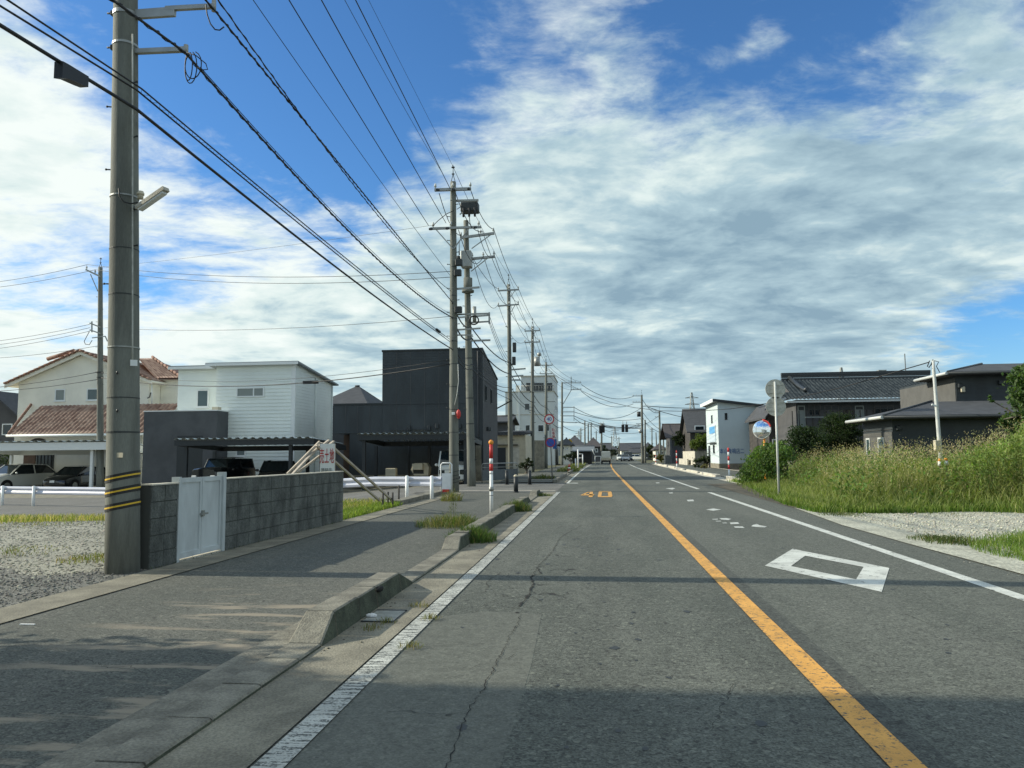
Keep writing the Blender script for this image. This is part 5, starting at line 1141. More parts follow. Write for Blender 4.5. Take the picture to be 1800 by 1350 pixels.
H.poly('arch_recess', [(fx(46, 48), e0.z-.75)]+[(fx(67, 48)+.78*math.cos(a), e0.z-.75+.55*math.sin(a)) for a in np.linspace(3.14, 0, 11)]+[(fx(91, 48), e0.z-.75)], 1, 47.97, 48.02, 'wood_dark')
H.box('porch_wall', (fx(42, 47.9), 47.9, -.6), (fx(62, 47.9), 48.0, 1.9), 'wood_brown'); o = H.box('entrance_door', (fx(64, 47.9), 47.92, -.6), (fx(94, 47.9), 48.0, 1.75), 'glass_dark')
for k in range(5): H.box('door_bar', (fx(66+6*k, 47.9), 47.88, -.5), (fx(67+6*k, 47.9), 47.92, 1.7), 'steel_dark', o)

# --- carports
def carport(label, x0, x1, y0, y1, z, m, posts, beam=.25, roofm='poly_roof', drop=.25, base=-.42, ribs=18):
    t = thing('carport', label, 'carport', ((x0+x1)/2, y0, base), group='carports')
    for (a, b) in (((x0, y0, z-beam), (x1, y0+.12, z)), ((x0, y1-.12, z-beam-drop), (x1, y1, z-drop))): mb = MB(); mb.box(a, b); mb.build('beam', m, t)
    for x in (x0, x1-.1):
        mb = MB(); mb.hexa([(x, y0+.12, z-beam), (x+.1, y0+.12, z-beam), (x+.1, y1-.12, z-beam-drop), (x, y1-.12, z-beam-drop), (x, y0+.12, z), (x+.1, y0+.12, z), (x+.1, y1-.12, z-drop), (x, y1-.12, z-drop)]); mb.build('side_beam', m, t)
    mb = MB(); n = ribs*4; vs = []
    for i in range(n+1):
        x = x0+.02+(x1-x0-.04)*i/n; h = .035*(1 if (i % 4) in (1, 2) else 0)
        vs += [(x, y0-.12, z+.05+h*2), (x, y1, z-drop+.05+h*2)]
    mb.add(vs, [(2*i, 2*i+2, 2*i+3, 2*i+1) for i in range(n)]); mb.build('roof_sheet', roofm, t)
    for (x, y) in posts: mb = MB(); mb.box((x-.08, y-.08, base-.1), (x+.08, y+.08, z-beam-(.0 if y < y0+1 else drop))); mb.build('post', m, t)
    return t
Yc = 42.0; carport('white flat carport over the two cars before the cream house', fx(-70, Yc), fx(190, Yc), Yc, 46.8, fz(80, 778, Yc), 'trim_white', [(fx(157, Yc), Yc+.3), (fx(21, 46), 46), (fx(176, 46), 46)], beam=.45, base=-.5)
Yc = 37.0; carport('black carport before the white sided house', fx(306, Yc), fx(551, Yc), Yc, 42.0, fz(430, 773, Yc), 'trim_dark', [(fx(322, Yc), Yc+.3), (fx(507, Yc), Yc+.3), (fx(540, 41.5), 41.6), (fx(376, 41.5), 41.6)], beam=.27, base=-.3)
Yc = 38.2; carport('black carport before the black house, a white van under it', fx(628, Yc), fx(822, Yc), Yc, 43.0, fz(720, 764, Yc), 'trim_dark', [(fx(638, Yc), Yc+.2), (fx(660, 42.5), 42.6), (fx(754, 42.5), 42.6), (fx(817, Yc), Yc+.2)], beam=.26, base=-.2)

# --- white sided house with the grey flat block
YB = 44.0; x0, x1 = fx(379, YB, 720), fx(518, YB, 720); zt = fz(450, 640, YB); YBb = 50.6
H = House('white_house', 'white board sided house with a tilted flat roof', 'house', ((x0+x1)/2, YB, -.3)); zb_ = zt-.75
H.hexa('wall', [(x0, YB, -.5), (x1, YB, -.5), (x1, YBb, -.5), (x0, YBb, -.5), (x0, YB, zt), (x1, YB, zt), (x1, YBb, zb_), (x0, YBb, zb_)], 'siding_white')
H.siding('-y', x0, x1-.22, 0, zt-.02, YB, .21, 'siding_white', d=.035); 
H.box('corner_trim', (x1-.22, YB-.035, -.3), (x1+.03, YB+.02, zt), 'trim_white')
f_t = lambda z: (YB+.02, YBb if z < zb_ else YB+(zt-z)/(zt-zb_)*(YBb-YB))
H.siding('+x', YB, YBb, 0, zt-.02, x1, .19, 'siding_white', topf=f_t, d=.016)
H.hexa('roof', [(x0-.55, YB-.35, zt), (x1+.3, YB-.35, zt), (x1+.3, YBb+.3, zb_), (x0-.55, YBb+.3, zb_), (x0-.55, YB-.35, zt+.10), (x1+.3, YB-.35, zt+.10), (x1+.3, YBb+.3, zb_+.10), (x0-.55, YBb+.3, zb_+.10)], 'roof_metal')
H.hexa('fascia', [(x0-.55, YB-.38, zt-.10), (x1+.3, YB-.38, zt-.10), (x1+.3, YB-.352, zt-.10), (x0-.55, YB-.352, zt-.10), (x0-.55, YB-.38, zt+.06), (x1+.3, YB-.38, zt+.06), (x1+.3, YB-.352, zt+.06), (x0-.55, YB-.352, zt+.06)], 'trim_white')
H.window('-y', fx(414, YB), fx(463, YB), fz(440, 698, YB), fz(440, 681, YB), YB-.05, .07, mull=(.62,), glass='curtain')
H.window('-y', fx(416, YB), fx(433, YB), fz(424, 802, YB), fz(424, 785, YB), YB-.05, .07, sill=True)
for yy in (47.2, 50.3): mb = MB(); mb.tube([(x1+.07, yy, -.3), (x1+.07, yy, zb_+.2)], .035, 6); mb.build('downpipe', 'siding_white', H.t)
YW = 45.2; xw = fx(313, YW, 680); zw = fz(340, 647, YW)
H.box('wing_wall', (xw, YW, -.5), (x0-.003, YW+5, zw), 'siding_white'); H.siding('-y', xw, x0-.003, 0, zw-.02, YW, .19, 'siding_white', d=.02)
H.box('wing_roof', (xw-.5, YW-.35, zw), (x0-.01, YW+5.2, zw+.12), 'roof_metal'); H.box('wing_fascia', (xw-.5, YW-.38, zw-.1), (x0-.01, YW-.352, zw+.06), 'trim_white')
H.window('-y', fx(344, YW), fx(365, YW), fz(355, 716, YW), fz(355, 685, YW), YW-.04, .07, sill=True)
YG = 42.6; xg0, xg1 = fx(251, YG), fx(380, YG); zg_ = fz(315, 723, YG)
H.box('grey_block', (xg0, YG, -.5), (xg1, YB+1.0, zg_), 'siding_grey'); H.box('parapet', (xg0-.03, YG-.03, zg_), (xg1+.03, YB+1.03, zg_+.06), 'trim_white')
H.box('entrance_recess', (fx(311, YG), YG-.01, -.4), (fx(356, YG), YG+.02, fz(330, 766, YG)), 'trim_dark'); H.box('roof_unit', (fx(366, YG), YG+.3, zg_+.06), (fx(377, YG), YG+.7, zg_+.25), 'cream_metal')
for sx in (395, 420): c = at(sx, 770, YB-.1); H.box('vent_cap', (c.x-.08, YB-.12, c.z-.06), (c.x+.08, YB-.02, c.z+.12), 'trim_white')

# --- black house
YC = 43.6; x0, xm, x1 = fx(586, YC, 760), fx(672, YC, 680), fx(848, YC, 720); zt, zl = fz(760, 616, YC), fz(630, 711, YC); YCb = 50.2; zbk = fz(872, 668, YCb)
H = House('black_house', 'black panelled house with a tall right block and a lower left wing', 'house', ((x0+x1)/2, YC, -.2))
H.hexa('tower_wall', [(xm, YC, -.4), (x1, YC, -.4), (x1, YCb, -.4), (xm, YCb, -.4), (xm, YC, zt), (x1, YC, zt), (x1, YCb, zbk), (xm, YCb, zbk)], 'siding_black')
H.hexa('roof', [(xm-.04, YC-.05, zt), (x1+.05, YC-.05, zt), (x1+.05, YCb+.1, zbk), (xm-.04, YCb+.1, zbk), (xm-.04, YC-.05, zt+.09), (x1+.05, YC-.05, zt+.09), (x1+.05, YCb+.1, zbk+.09), (xm-.04, YCb+.1, zbk+.09)], 'trim_dark')
H.siding('-y', xm+.03, x1-.03, 0, zt-.03, YC, .152, 'siding_black', d=.012); H.siding('+x', YC, YCb, 0, zt-.03, x1, .152, 'siding_slate', topf=lambda z: (YC+.03, YCb if z < zbk else YC+(zt-z)/(zt-zbk)*(YCb-YC)), d=.012)
zo = fz(600, 762, YC); xo = fx(614, YC)
H.box('wing_wall', (x0, YC, zo), (xm-.002, YCb-1, zl), 'siding_black'); H.box('wing_cap', (x0-.03, YC-.04, zl), (xm-.01, YCb-.97, zl+.07), 'trim_dark'); H.siding('-y', x0+.02, xm-.01, zo, zl-.02, YC, .152, 'siding_black', d=.012)
H.box('ground_wall', (xo, YC+.02, -.4), (xm, YCb-1, zo), 'siding_black'); H.box('porch_back', (x0+.2, YC+2.2, -.4), (xo, YCb-1, zo), 'siding_grey')
H.box('wood_door', (fx(602, YC+1.9), YC+2.1, -.3), (fx(612, YC+1.9), YC+2.2, zo-.02), 'wood_brown'); H.box('corner_trim', (x1-.06, YC-.05, -.2), (x1+.05, YC+.05, zt), 'trim_dark')
H.window('+x', 44.6, 45.15, fz(856, 705, 45), fz(856, 678, 45), x1+.012, .05, frame='trim_dark', glass='glass_dark'); H.window('+x', 46.9, 47.45, fz(860, 710, 47), fz(860, 684, 47), x1+.012, .05, frame='trim_dark', glass='glass_dark')
H.window('-y', fx(686, YC), fx(714, YC), fz(700, 760, YC), fz(700, 755, YC), YC-.01, .05, frame='trim_dark', glass='glass_dark'); H.window('-y', fx(723, YC), fx(750, YC), fz(735, 760, YC), fz(735, 754, YC), YC-.01, .05, frame='trim_dark', glass='glass_dark')
for px, py in ((719, 752), (754, 752), (768, 749), (808, 749)): c = at(px, py, YC-.1); mb = MB(); mb.cbox(c-Vector((.09, .08, .14)), c+Vector((.09, .08, .14)), .02); mb.build('vent_hood', 'trim_dark', H.t)
for yy, zz in ((45.2, 3.0), (46.0, 3.0)): mb = MB(); mb.cbox((x1, yy-.1, zz-.12), (x1+.16, yy+.1, zz+.12), .02); mb.build('vent_hood', 'trim_dark', H.t)
mb = MB(); mb.beam((x1, YCb-.2, zbk-1.9), (x1+1.0, YCb-.3, zbk-1.4), .07); mb.beam((x1, YCb-.2, zbk-.9), (x1+1.0, YCb-.3, zbk-1.4), .03); mb.build('service_bracket', 'steel_dark', H.t)
H.box('wall_panel', (fx(836, YC-.1), YC-.12, -.3), (fx(846, YC-.1), YC-.04, fz(840, 778, YC)), 'concrete_gutter'); H.box('plinth', (xo, YC-.03, -.4), (x1-.5, YC+.0, .35), 'concrete_gutter')
mb = MB(); mb.tube([(fx(719, YC), YC-.08, 0), (fx(719, YC), YC-.08, fz(719, 765, YC))], .04, 6); mb.build('downpipe', 'trim_dark', H.t)
for k in range(1, 7): xx = xm+(x1-xm)*k/7; H.box('panel_joint', (xx-.012, YC-.026, zo), (xx+.012, YC-.012, zt-.05), 'siding_slate')
for k in range(1, 4): xx = x0+(xm-x0)*k/4; H.box('panel_joint', (xx-.012, YC-.026, zo+.02), (xx+.012, YC-.012, zl-.05), 'siding_slate')
H.box('belt_joint', (x0+.02, YC-.030, fz(700, 711, YC)-.02), (x1-.08, YC-.012, fz(700, 711, YC)), 'trim_dark')
mb = MB(); mb.tube([(x1-.25, YC-.07, 0), (x1-.25, YC-.07, zt-.1)], .04, 6); mb.build('downpipe', 'siding_slate', H.t)
# utility units before it
c = at(688, 833, 40.5); t = tag(None or MB().cbox((c.x-.28, 40.3, -.2), (c.x+.28, 40.7, fz(688, 823, 40.5)), .03).build('storage_cabinet', 'cream_metal'), 'pale upright storage cabinet by the wall of the black house', 'cabinet')
YU = 40.0; ux0, ux1, uz0, uz1 = fx(722, YU), fx(754, YU), fz(740, 836, YU), fz(740, 814, YU); t = thing('hooded_unit', 'cream hooded ventilation unit on a stand, next to the white van', 'ventilator', (ux0, YU, -.1))
mb = MB(); zc = (uz0+uz1)/2; mb.prism([(ux0, zc), (ux0+.22, uz1), (ux1-.15, uz1), (ux1, zc+.1), (ux1-.05, uz0), (ux0+.2, uz0)], 1, YU, YU+.6); mb.build('body', 'cream_metal', t)
mb = MB(); mb.cbox((ux0+.14, YU-.3, zc-.02), (ux0+.70, YU, uz1-.02), .02); mb.build('hood', 'cream_metal', t); mb = MB(); mb.box((ux0+.14, YU-.02, uz0+.1), (ux0+.70, YU+.0, zc-.03)); mb.build('grille', 'black_plastic', t); mb = MB(); mb.box((ux0+.2, YU+.05, -.2), (ux1-.1, YU+.5, uz0)); mb.build('stand', 'concrete_kerb', t)

# --- generic gabled or hipped houses farther off
def house(label, px0, px1, pe, pr, Y, dep, wm, rm, ridge='x', wins=(), cat='house', base=-.5, over=.45, name='house', hip=0.0, group=None):
    x0, x1 = fx(px0, Y), fx(px1, Y); ze = fz((px0+px1)/2, pe, Y); zr = fz((px0+px1)/2, pr, Y+dep/2) if ridge == 'x' else fz((px0+px1)/2, pr, Y)
    H = House(name, label, cat, ((x0+x1)/2, Y, base), group=group); o_ = over
    if ridge == 'x':
        H.poly('wall', [(Y, base), (Y+dep, base), (Y+dep, ze), (Y+dep/2, zr-.1 if not hip else ze), (Y, ze)], 0, x0, x1, wm)
        k = (zr-ze)/(dep/2); hx = min(hip, (x1-x0+2*o_)*.46)
        for s_ in (0, 1):
            ye = Y-o_ if s_ == 0 else Y+dep+o_; zee = ze-o_*k
            a = [(x0-o_, ye, zee), (x1+o_, ye, zee), (x1+o_-hx, Y+dep/2, zr), (x0-o_+hx, Y+dep/2, zr)]
            v = [(p[0], p[1], p[2]+.14) for p in a]; mb = MB(); mb.add(a+v, [(0, 1, 2, 3), (4, 7, 6, 5), (0, 4, 5, 1), (1, 5, 6, 2), (3, 2, 6, 7), (0, 3, 7, 4)]); mb.build('roof_slope', rm, H.t)
        if hip:
            for sg, xx in ((-1, x0-o_), (1, x1+o_)):
                a = [(xx, Y-o_, ze-o_*k+.05), (xx, Y+dep+o_, ze-o_*k+.05), (xx-sg*hx, Y+dep/2, zr+.1)]; mb = MB(); mb.add(a+[(p[0], p[1], p[2]-.1) for p in a], [(0, 1, 2), (5, 4, 3), (0, 3, 4, 1), (1, 4, 5, 2), (2, 5, 3, 0)]); mb.build('roof_hip', rm, H.t)
        mb = MB(); mb.tube([(x0-o_+hx, Y+dep/2, zr+.16), (x1+o_-hx, Y+dep/2, zr+.16)], .12, 6); mb.build('ridge', rm, H.t)
    else:
        xm = (x0+x1)/2; H.poly('wall', [(x0, base), (x1, base), (x1, ze), (xm, zr-.1), (x0, ze)], 1, Y, Y+dep, wm); k = (zr-ze)/((x1-x0)/2)
        for sg, xx in ((-1, x0-o_), (1, x1+o_)):
            zee = ze-o_*k; H.hexa('roof_slope', [(xx, Y-o_, zee), (xm, Y-o_, zr), (xm, Y+dep+o_, zr), (xx, Y+dep+o_, zee), (xx, Y-o_, zee+.15), (xm, Y-o_, zr+.15), (xm, Y+dep+o_, zr+.15), (xx, Y+dep+o_, zee+.15)], rm)
    for w in wins: H.window('-y', fx(w[0], Y), fx(w[1], Y), fz(w[0], w[3], Y), fz(w[0], w[2], Y), Y, .08 if Y < 90 else .12, frame=w[4] if len(w) > 4 else 'trim_white', glass='glass_dark')
    return H
house('dark gabled house cut off by the left picture edge', -60, 28, 728, 690, 58, 10, 'siding_slate', 'roof_slate', ridge='y', wins=((2, 20, 745, 765),))
H = house('grey tiled house showing between the white and the black house', 560, 640, 712, 683, 60, 8, 'siding_slate', 'roof_slate', hip=3.2)
# white four storey block
YF = 111.0; x0, xc, x1 = fx(889, YF), fx(917, YF), fx(975, YF); zt, z3 = fz(940, 662, YF), fz(940, 689, YF)
H = House('office_block', 'white four storey building with a dark glazed top floor behind the poles', 'building', ((x0+x1)/2, YF, 0))
mat('facade_white', (0.62, 0.65, 0.63), .8, var=.06, scale=.5)
H.box('wall', (x0, YF, -.3), (x1, YF+11, z3), 'facade_white'); H.box('top_floor', (xc, YF+.2, z3+.12), (x1, YF+10.5, zt), 'facade_white'); H.box('parapet', (x0-.1, YF-.1, z3), (x1+.1, YF+11.1, z3+.12), 'concrete_pale'); H.box('parapet', (xc-.1, YF+.1, zt), (x1+.1, YF+10.6, zt+.18), 'concrete_pale')
H.box('pilaster', (fx(912, YF), YF-.15, -.3), (fx(914.5, YF), YF, z3), 'trim_white'); H.box('floor_line', (x0, YF-.05, fz(900, 730, YF)), (x1, YF, fz(900, 728.5, YF)), 'concrete_pale')
for (a, b, c, d) in ((923, 932, 709, 721), (924, 932, 747, 759), (946, 956, 747, 759), (961, 966, 746, 758)): H.window('-y', fx(a, YF), fx(b, YF), fz(a, d, YF), fz(a, c, YF), YF, .05, mull=(), glass='glass_dark', sill=True)
for (a, b, m_) in ((926, 933, ()), (940, 957, (.33, .66)), (963, 972, (.5,))): H.window('-y', fx(a, YF), fx(b, YF), fz(a, 687, YF), fz(a, 673, YF), YF+.2, .05, mull=m_, glass='glass_dark', frame='trim_dark')
for k in range(4): H.window('+x', YF+1.5+2.4*k, YF+2.9+2.4*k, fz(980, 758, YF), fz(980, 746, YF), x1, .08, glass='glass_dark'); H.window('+x', YF+1.5+2.4*k, YF+2.9+2.4*k, fz(980, 720, YF), fz(980, 709, YF), x1, .08, glass='glass_dark')
mb = MB(); mb.tube([(xc, YF-.05, z3+.9), (x1, YF-.05, z3+.9)], .04, 5); mb.build('balcony_rail', 'steel', H.t)
for k in range(12): mb = MB(); xx = xc+(x1-xc)*k/11; mb.tube([(xx, YF-.05, z3+.1), (xx, YF-.05, z3+.9)], .025, 5); mb.build('baluster', 'steel', H.t)
mb = MB(); mb.box((fx(905, YF), YF+2, z3+.1), (fx(911, YF), YF+3, z3+1.2)); mb.build('roof_tank', 'insulator', H.t)
Yb = 84; t = thing('banner', 'narrow white banner with red characters before the four storey building', 'banner', (fx(973.5, Yb), Yb, 0)); mb = MB(); mb.cyl((fx(976.5, Yb), Yb, 0), (fx(976.5, Yb), Yb, fz(976, 752, Yb)), .03, n=6); mb.build('pole', 'steel', t)
mb = MB(); mb.box((fx(970.5, Yb), Yb-.01, fz(973, 772, Yb)), (fx(976.2, Yb), Yb+.01, fz(973, 753, Yb))); mb.build('cloth', 'sign_white', t)
for k, ch in enumerate('駐車場'): text(ch, (fx(973.3, Yb), Yb-.03, fz(973, 756+k*6, Yb)), .36, 'ink_red', t)
mb = MB(); mb.box((fx(972, Yb), Yb-.03, fz(973, 789, Yb)), (fx(978.5, Yb), Yb+.02, fz(973, 772, Yb))); tag(mb.build('blue_panel', 'ink_blue'), 'dark blue panel under the red lettered banner', 'sign panel')
# cream shed, walls, left side
YS = 62; x0, x1 = fx(873, YS), fx(924, YS); zt = fz(900, 764, YS); H = House('cream_shed', 'cream sheet metal shed with a wavy dark roof edge', 'shed', ((x0+x1)/2, YS, 0))
H.box('wall', (x0, YS, -.2), (x1, YS+7, zt), 'cream_metal'); 
for k in range(26): xx = x0+(x1-x0)*(k+.5)/26; H.box('wall_rib', (xx-.02, YS-.025, 0), (xx+.02, YS, zt), 'cream_metal')
for k in range(9): xx = x0+(x1-x0)*(k+.5)/9; mb = MB(); mb.tube([(xx, YS-.35, zt+.08), (xx, YS+7, zt+.4)], .16, 8); mb.build('roof_roll', 'roof_slate', H.t)
H.box('shed_door', (fx(902, YS), YS-.06, 0), (fx(913, YS), YS-.03, fz(905, 783, YS)), 'concrete_pale'); H.box('door_hood', (fx(874, YS), YS-.3, fz(880, 783, YS)), (fx(911, YS), YS, fz(880, 781.5, YS)), 'wood_dark'); H.box('open_door', (fx(872, YS), YS-.05, 0), (fx(889, YS), YS-.03, fz(880, 787, YS)), 'trim_dark')
house('dark roofed small house between the shed and the black house', 874, 893, 742, 734, 80, 7, 'siding_slate', 'roof_slate', wins=())
def fence_wall(label, p0, p1, H_, m, name='garden_wall', n=6, cat='wall', th=.15):
    p0, p1 = Vector(p0), Vector(p1); d = (p1-p0); t = thing(name, label, cat, tuple(p0)); u = Vector((-d.y, d.x, 0)).normalized()*th
    for k in range(n):
        a, b = p0+d*((k+.01)/n), p0+d*((k+.99)/n); mb = MB(); mb.hexa([a, b, b+u, a+u]+[q+Vector((0, 0, H_)) for q in (a, b, b+u, a+u)]); mb.build('wall_panel', m, t)
    mb = MB(); a, b = p0-u*.1, p1-u*.1; mb.hexa([a+Vector((0, 0, H_)), b+Vector((0, 0, H_)), b+u*1.2+Vector((0, 0, H_)), a+u*1.2+Vector((0, 0, H_))]+[q+Vector((0, 0, H_+.06)) for q in (a, b, b+u*1.2, a+u*1.2)]); mb.build('coping', m, t)
fence_wall('weathered concrete panel wall between the shed and the white building', (fx(926, 76), 76, 0), (fx(957, 78), 78, 0), fz(940, 775, 77), 'concrete_gutter')
for k in range(5): xx = fx(927+6*k, 75.8); mb = MB(); mb.cyl((xx, 75.8, fz(940, 775, 77)), (xx+.5, 75.8, fz(940, 773, 77)), .12, n=6)
YH = 118
house('grey roofed house behind the diamond sign', 990, 1028, 786, 768, 128, 10, 'siding_slate', 'roof_slate', wins=((996, 1002, 788, 796), (1010, 1018, 788, 796)), hip=3)
house('brown roofed house further along the left side', 1030, 1056, 785, 771, 160, 12, 'siding_slate', 'roof_brown', wins=((1036, 1041, 788, 795), (1046, 1051, 788, 795)), hip=2)
house('low dark shed behind the white guard posts', 1000, 1040, 793, 786, 122, 7, 'wood_dark', 'roof_metal', wins=())
house('pale far house at the end of the road, wide grey roof', 1092, 1128, 792, 780, 230, 12, 'stucco_cream', 'roof_slate', wins=((1100, 1106, 794, 798),))
house('tiny far house with a light wall beside the traffic', 1108, 1124, 796, 789, 200, 8, 'stucco_cream', 'roof_slate')
house('far dark house on the left of the crossing', 1058, 1072, 790, 780, 210, 9, 'siding_slate', 'roof_slate')
# the off-picture neighbour whose shade lies over the near road
H = House('corner_house', 'three storey house beside the road, left of the camera', 'house', (-17.5, -3, 0)); H.box('wall', (-23, -16, -.2), (-13.2, 5.0, 9.4), 'stucco_cream'); H.box('roof', (-23.3, -16.3, 9.4), (-12.9, 5.28, 9.65), 'roof_metal')
for k in range(5):
    for zz in (1.0, 4.0, 7.0): H.window('+x', -14+3.6*k, -12.4+3.6*k, zz, zz+1.3, -13.2, .06, mull=(.5,))

# --- right side
YQ = 71.8; xq = G(1265, 825).x; xr = fx(1343, YQ); zl, zr = fz(1265, 705, YQ), fz(1343, 714, YQ); yb = 79.5
H = House('small_white_building', 'small white two storey building with blue lettering and a picture panel', 'building', ((xq+xr)/2, YQ, 0))
mat('render_white', (0.52, 0.60, 0.61), .8, var=.04, scale=.7)
H.hexa('wall', [(xq, YQ, -.2), (xr, YQ, -.2), (xr, yb, -.2), (xq, yb, -.2), (xq, YQ, zl), (xr, YQ, zr), (xr, yb, zr), (xq, yb, zl)], 'render_white')
H.box('plinth', (xq-.03, YQ-.03, -.2), (xr+.03, yb, .52), 'concrete_gutter')
H.hexa('roof', [(xq-.45, YQ-.4, zl-.02), (xr+.35, YQ-.4, zr-.12), (xr+.35, yb+.3, zr-.12), (xq-.45, yb+.3, zl-.02), (xq-.45, YQ-.4, zl+.2), (xr+.35, YQ-.4, zr+.1), (xr+.35, yb+.3, zr+.1), (xq-.45, yb+.3, zl+.2)], 'trim_dark')
H.hexa('fascia', [(xq-.50, YQ-.43, zl-.1), (xq-.455, YQ-.43, zl-.1), (xq-.455, yb+.3, zl-.1), (xq-.50, yb+.3, zl-.1), (xq-.50, YQ-.43, zl+.22), (xq-.455, YQ-.43, zl+.22), (xq-.455, yb+.3, zl+.22), (xq-.50, yb+.3, zl+.22)], 'trim_white')
H.window('-y', fx(1276, YQ), fx(1280.5, YQ), fz(1278, 738, YQ), fz(1278, 726, YQ), YQ, .04, frame='trim_dark', glass='glass_dark')
H.window('-x', 75.0, 75.8, fz(1252, 744, 75.4), fz(1252, 730, 75.4), xq, .05, frame='trim_dark', glass='glass_dark'); H.window('-x', 74.3, 75.2, fz(1254, 797, 74.7), fz(1254, 782, 74.7), xq, .05, frame='trim_dark', glass='glass_dark')
H.box('entrance', (xq-.05, 77.2, 0), (xq, 78.2, 2.2), 'trim_dark')
pn = H.box('picture_panel', (xq-.06, 73.3, fz(1253, 777, 75)), (xq-.01, 77.2, fz(1253, 748, 75)), 'print_pale'); H.box('panel_sky', (xq-.075, 73.5, fz(1253, 762, 75)), (xq-.062, 77.0, fz(1253, 750, 75)), 'sky_print', pn); H.box('panel_sill', (xq-.25, 73.0, fz(1253, 779.5, 75)), (xq, 77.4, fz(1253, 778.3, 75)), 'steel_dark')
text('本山食鳴店二', (fx(1286.5, YQ), YQ-.02, fz(1287, 793.5, YQ)), .52, 'ink_blue', H.t, sx=.70, space=1.0)
# old house with the tiled roof
YD = 57; x0, x1 = fx(1402, YD), fx(1665, YD); ze, zr = fz(1400, 704, YD-.8), fz(1450, 668, YD+4)
H = House('tiled_house', 'old dark timber house with a wide glazed tile roof behind the garden trees', 'house', ((x0+x1)/2, YD, 0))
H.box('wall', (x0, YD, -.2), (x1, YD+8, ze+.1), 'siding_slate')
GT0, GT1 = (.035, .045, .05), (.085, .10, .105)
tile_roof('roof_tiles', H.t, (x0-.8, YD-.9, ze), (x1+.8, YD-.9, ze), (x0-.8, YD+4, zr), (x1+.8, YD+4, zr), 44, 16, GT0, GT1, amp=.075, step=.05, mn='tile_glazed', uL=lambda v: .055*max(0, v-.0)*0+(.052 if v > .35 else 0), sub=5)
tile_roof('roof_tiles', H.t, (x0-.8, YD+8.9, ze), (x0-.8, YD-.9, ze), (x0+.9, YD+6.5, ze+.8), (x0+.9, YD+1.5, ze+.8), 20, 5, GT0, GT1, amp=.075, step=.05, mn='tile_glazed', sub=4)
for z_, w_ in ((zr+.08, .30), (zr+.32, .22), (zr+.50, .30)): H.box('ridge_course', (x0+.0, YD+4-w_/2, z_-.1), (x1+.8, YD+4+w_/2, z_+.1), 'tile_ridge' if 'tile_ridge' in MATS else mat('tile_ridge', (.03, .036, .04), .4))
mb = MB(); mb.tube([(x0+.55, YD+3.8, zr+.25), (x0+.75, YD+1.9, ze+(zr-ze)*.6+.15), (x0+.9, YD+.9, ze+(zr-ze)*.37+.2), (x0+1.0, YD+.5, ze+(zr-ze)*.3+.35)], .15, 8); mb.build('descending_ridge', 'tile_ridge', H.t)
H.poly('gable', [(YD+1.2, ze+.7), (YD+6.8, ze+.7), (YD+4, zr)], 0, x0-.02, x0+.3, 'siding_slate')
H.box('eave_board', (x0-.8, YD-.88, ze-.16), (x1+.8, YD-.80, ze-.02), 'insulator'); H.box('upper_band', (x0+.1, YD-.03, ze-.65), (x1, YD, ze-.1), 'trim_dark')
for (a, b, c, d, m_, g_) in ((1405, 1418, 713, 752, (), 'curtain'), (1424, 1446, 711, 731, (.5,), 'glass_dark'), (1452, 1478, 712, 738, (.5,), 'siding_slate'), (1483, 1500, 713, 735, (), 'wood_dark'), (1506, 1522, 713, 735, (), 'curtain'), (1540, 1575, 713, 733, (.33, .66), 'glass_dark')):
    H.window('-y', fx(a, YD), fx(b, YD), fz(a, d, YD), fz(a, c, YD), YD, .07, frame='siding_slate' if g_ != 'curtain' else 'curtain', glass=g_, mull=m_)
H.box('balcony_rail', (fx(1418, YD-.6), YD-.65, fz(1430, 735, YD)), (fx(1450, YD-.6), YD-.6, fz(1430, 733, YD)), 'curtain')
for k in range(22): xx = fx(1395+12*k, YD); H.box('wall_batten', (xx-.03, YD-.05, 0), (xx+.03, YD, ze-.7), 'wood_dark')
H.box('antenna_mast', (fx(1600, YD+4)-.03, YD+4, zr+.4), (fx(1600, YD+4)+.03, YD+4.06, zr+1.9), 'steel'); H.box('vent', (fx(1552, YD+4), YD+4, zr+.5), (fx(1566, YD+4), YD+4.5, zr+.7), 'steel')
house('dark wing of the old house, left of the tiled roof', 1353, 1388, 728, 708, 63, 8, 'wood_dark', 'roof_slate', ridge='y', wins=((1358, 1366, 772, 800),), over=.3)
# grey house with hipped roofs
H = House('grey_house', 'low dark grey house with two hipped slate roofs behind the weeds', 'house', (15, 34, 0))
def hip_roof(name, c, l, r_x, ridge_l, ridge_r, back_y, th=.16, m='roof_slate', eave='insulator'):
    a = Vector(c); b = Vector((r_x, c.y, c.z)); d = Vector((l.x, l.y, c.z)); e = Vector((r_x, back_y, c.z))
    mb = MB(); up = Vector((0, 0, th)); mb.add([a, b, e, d, a+up, b+up, e+up, d+up, ridge_l, ridge_r], [(0, 3, 2, 1), (0, 1, 5, 4), (0, 4, 7, 3), (4, 5, 9, 8), (7, 4, 8), (3, 7, 6, 2), (7, 8, 9, 6), (1, 2, 6, 9, 5)]); o = mb.build(name, m, H.t)
    mb = MB(); mb.tube([a+Vector((0, -.04, th*.5)), b+Vector((0, -.04, th*.5))], .07, 6); mb.build('gutter_pipe', 'trim_dark', H.t); mb = MB(); mb.tube([a+Vector((-.04, 0, th*.5)), d+Vector((-.04, 0, th*.5))], .075, 6); mb.build('gutter_pipe', eave, H.t)
    mb = MB(); mb.tube([a+up, Vector(ridge_l)+Vector((0, 0, .03))], .05, 6); mb.build('hip_cap', 'trim_dark', H.t)
    return o
E1 = at(1553, 737, 33.2); E2 = G(1483, 745, E1.z); wx = E1.x+.55
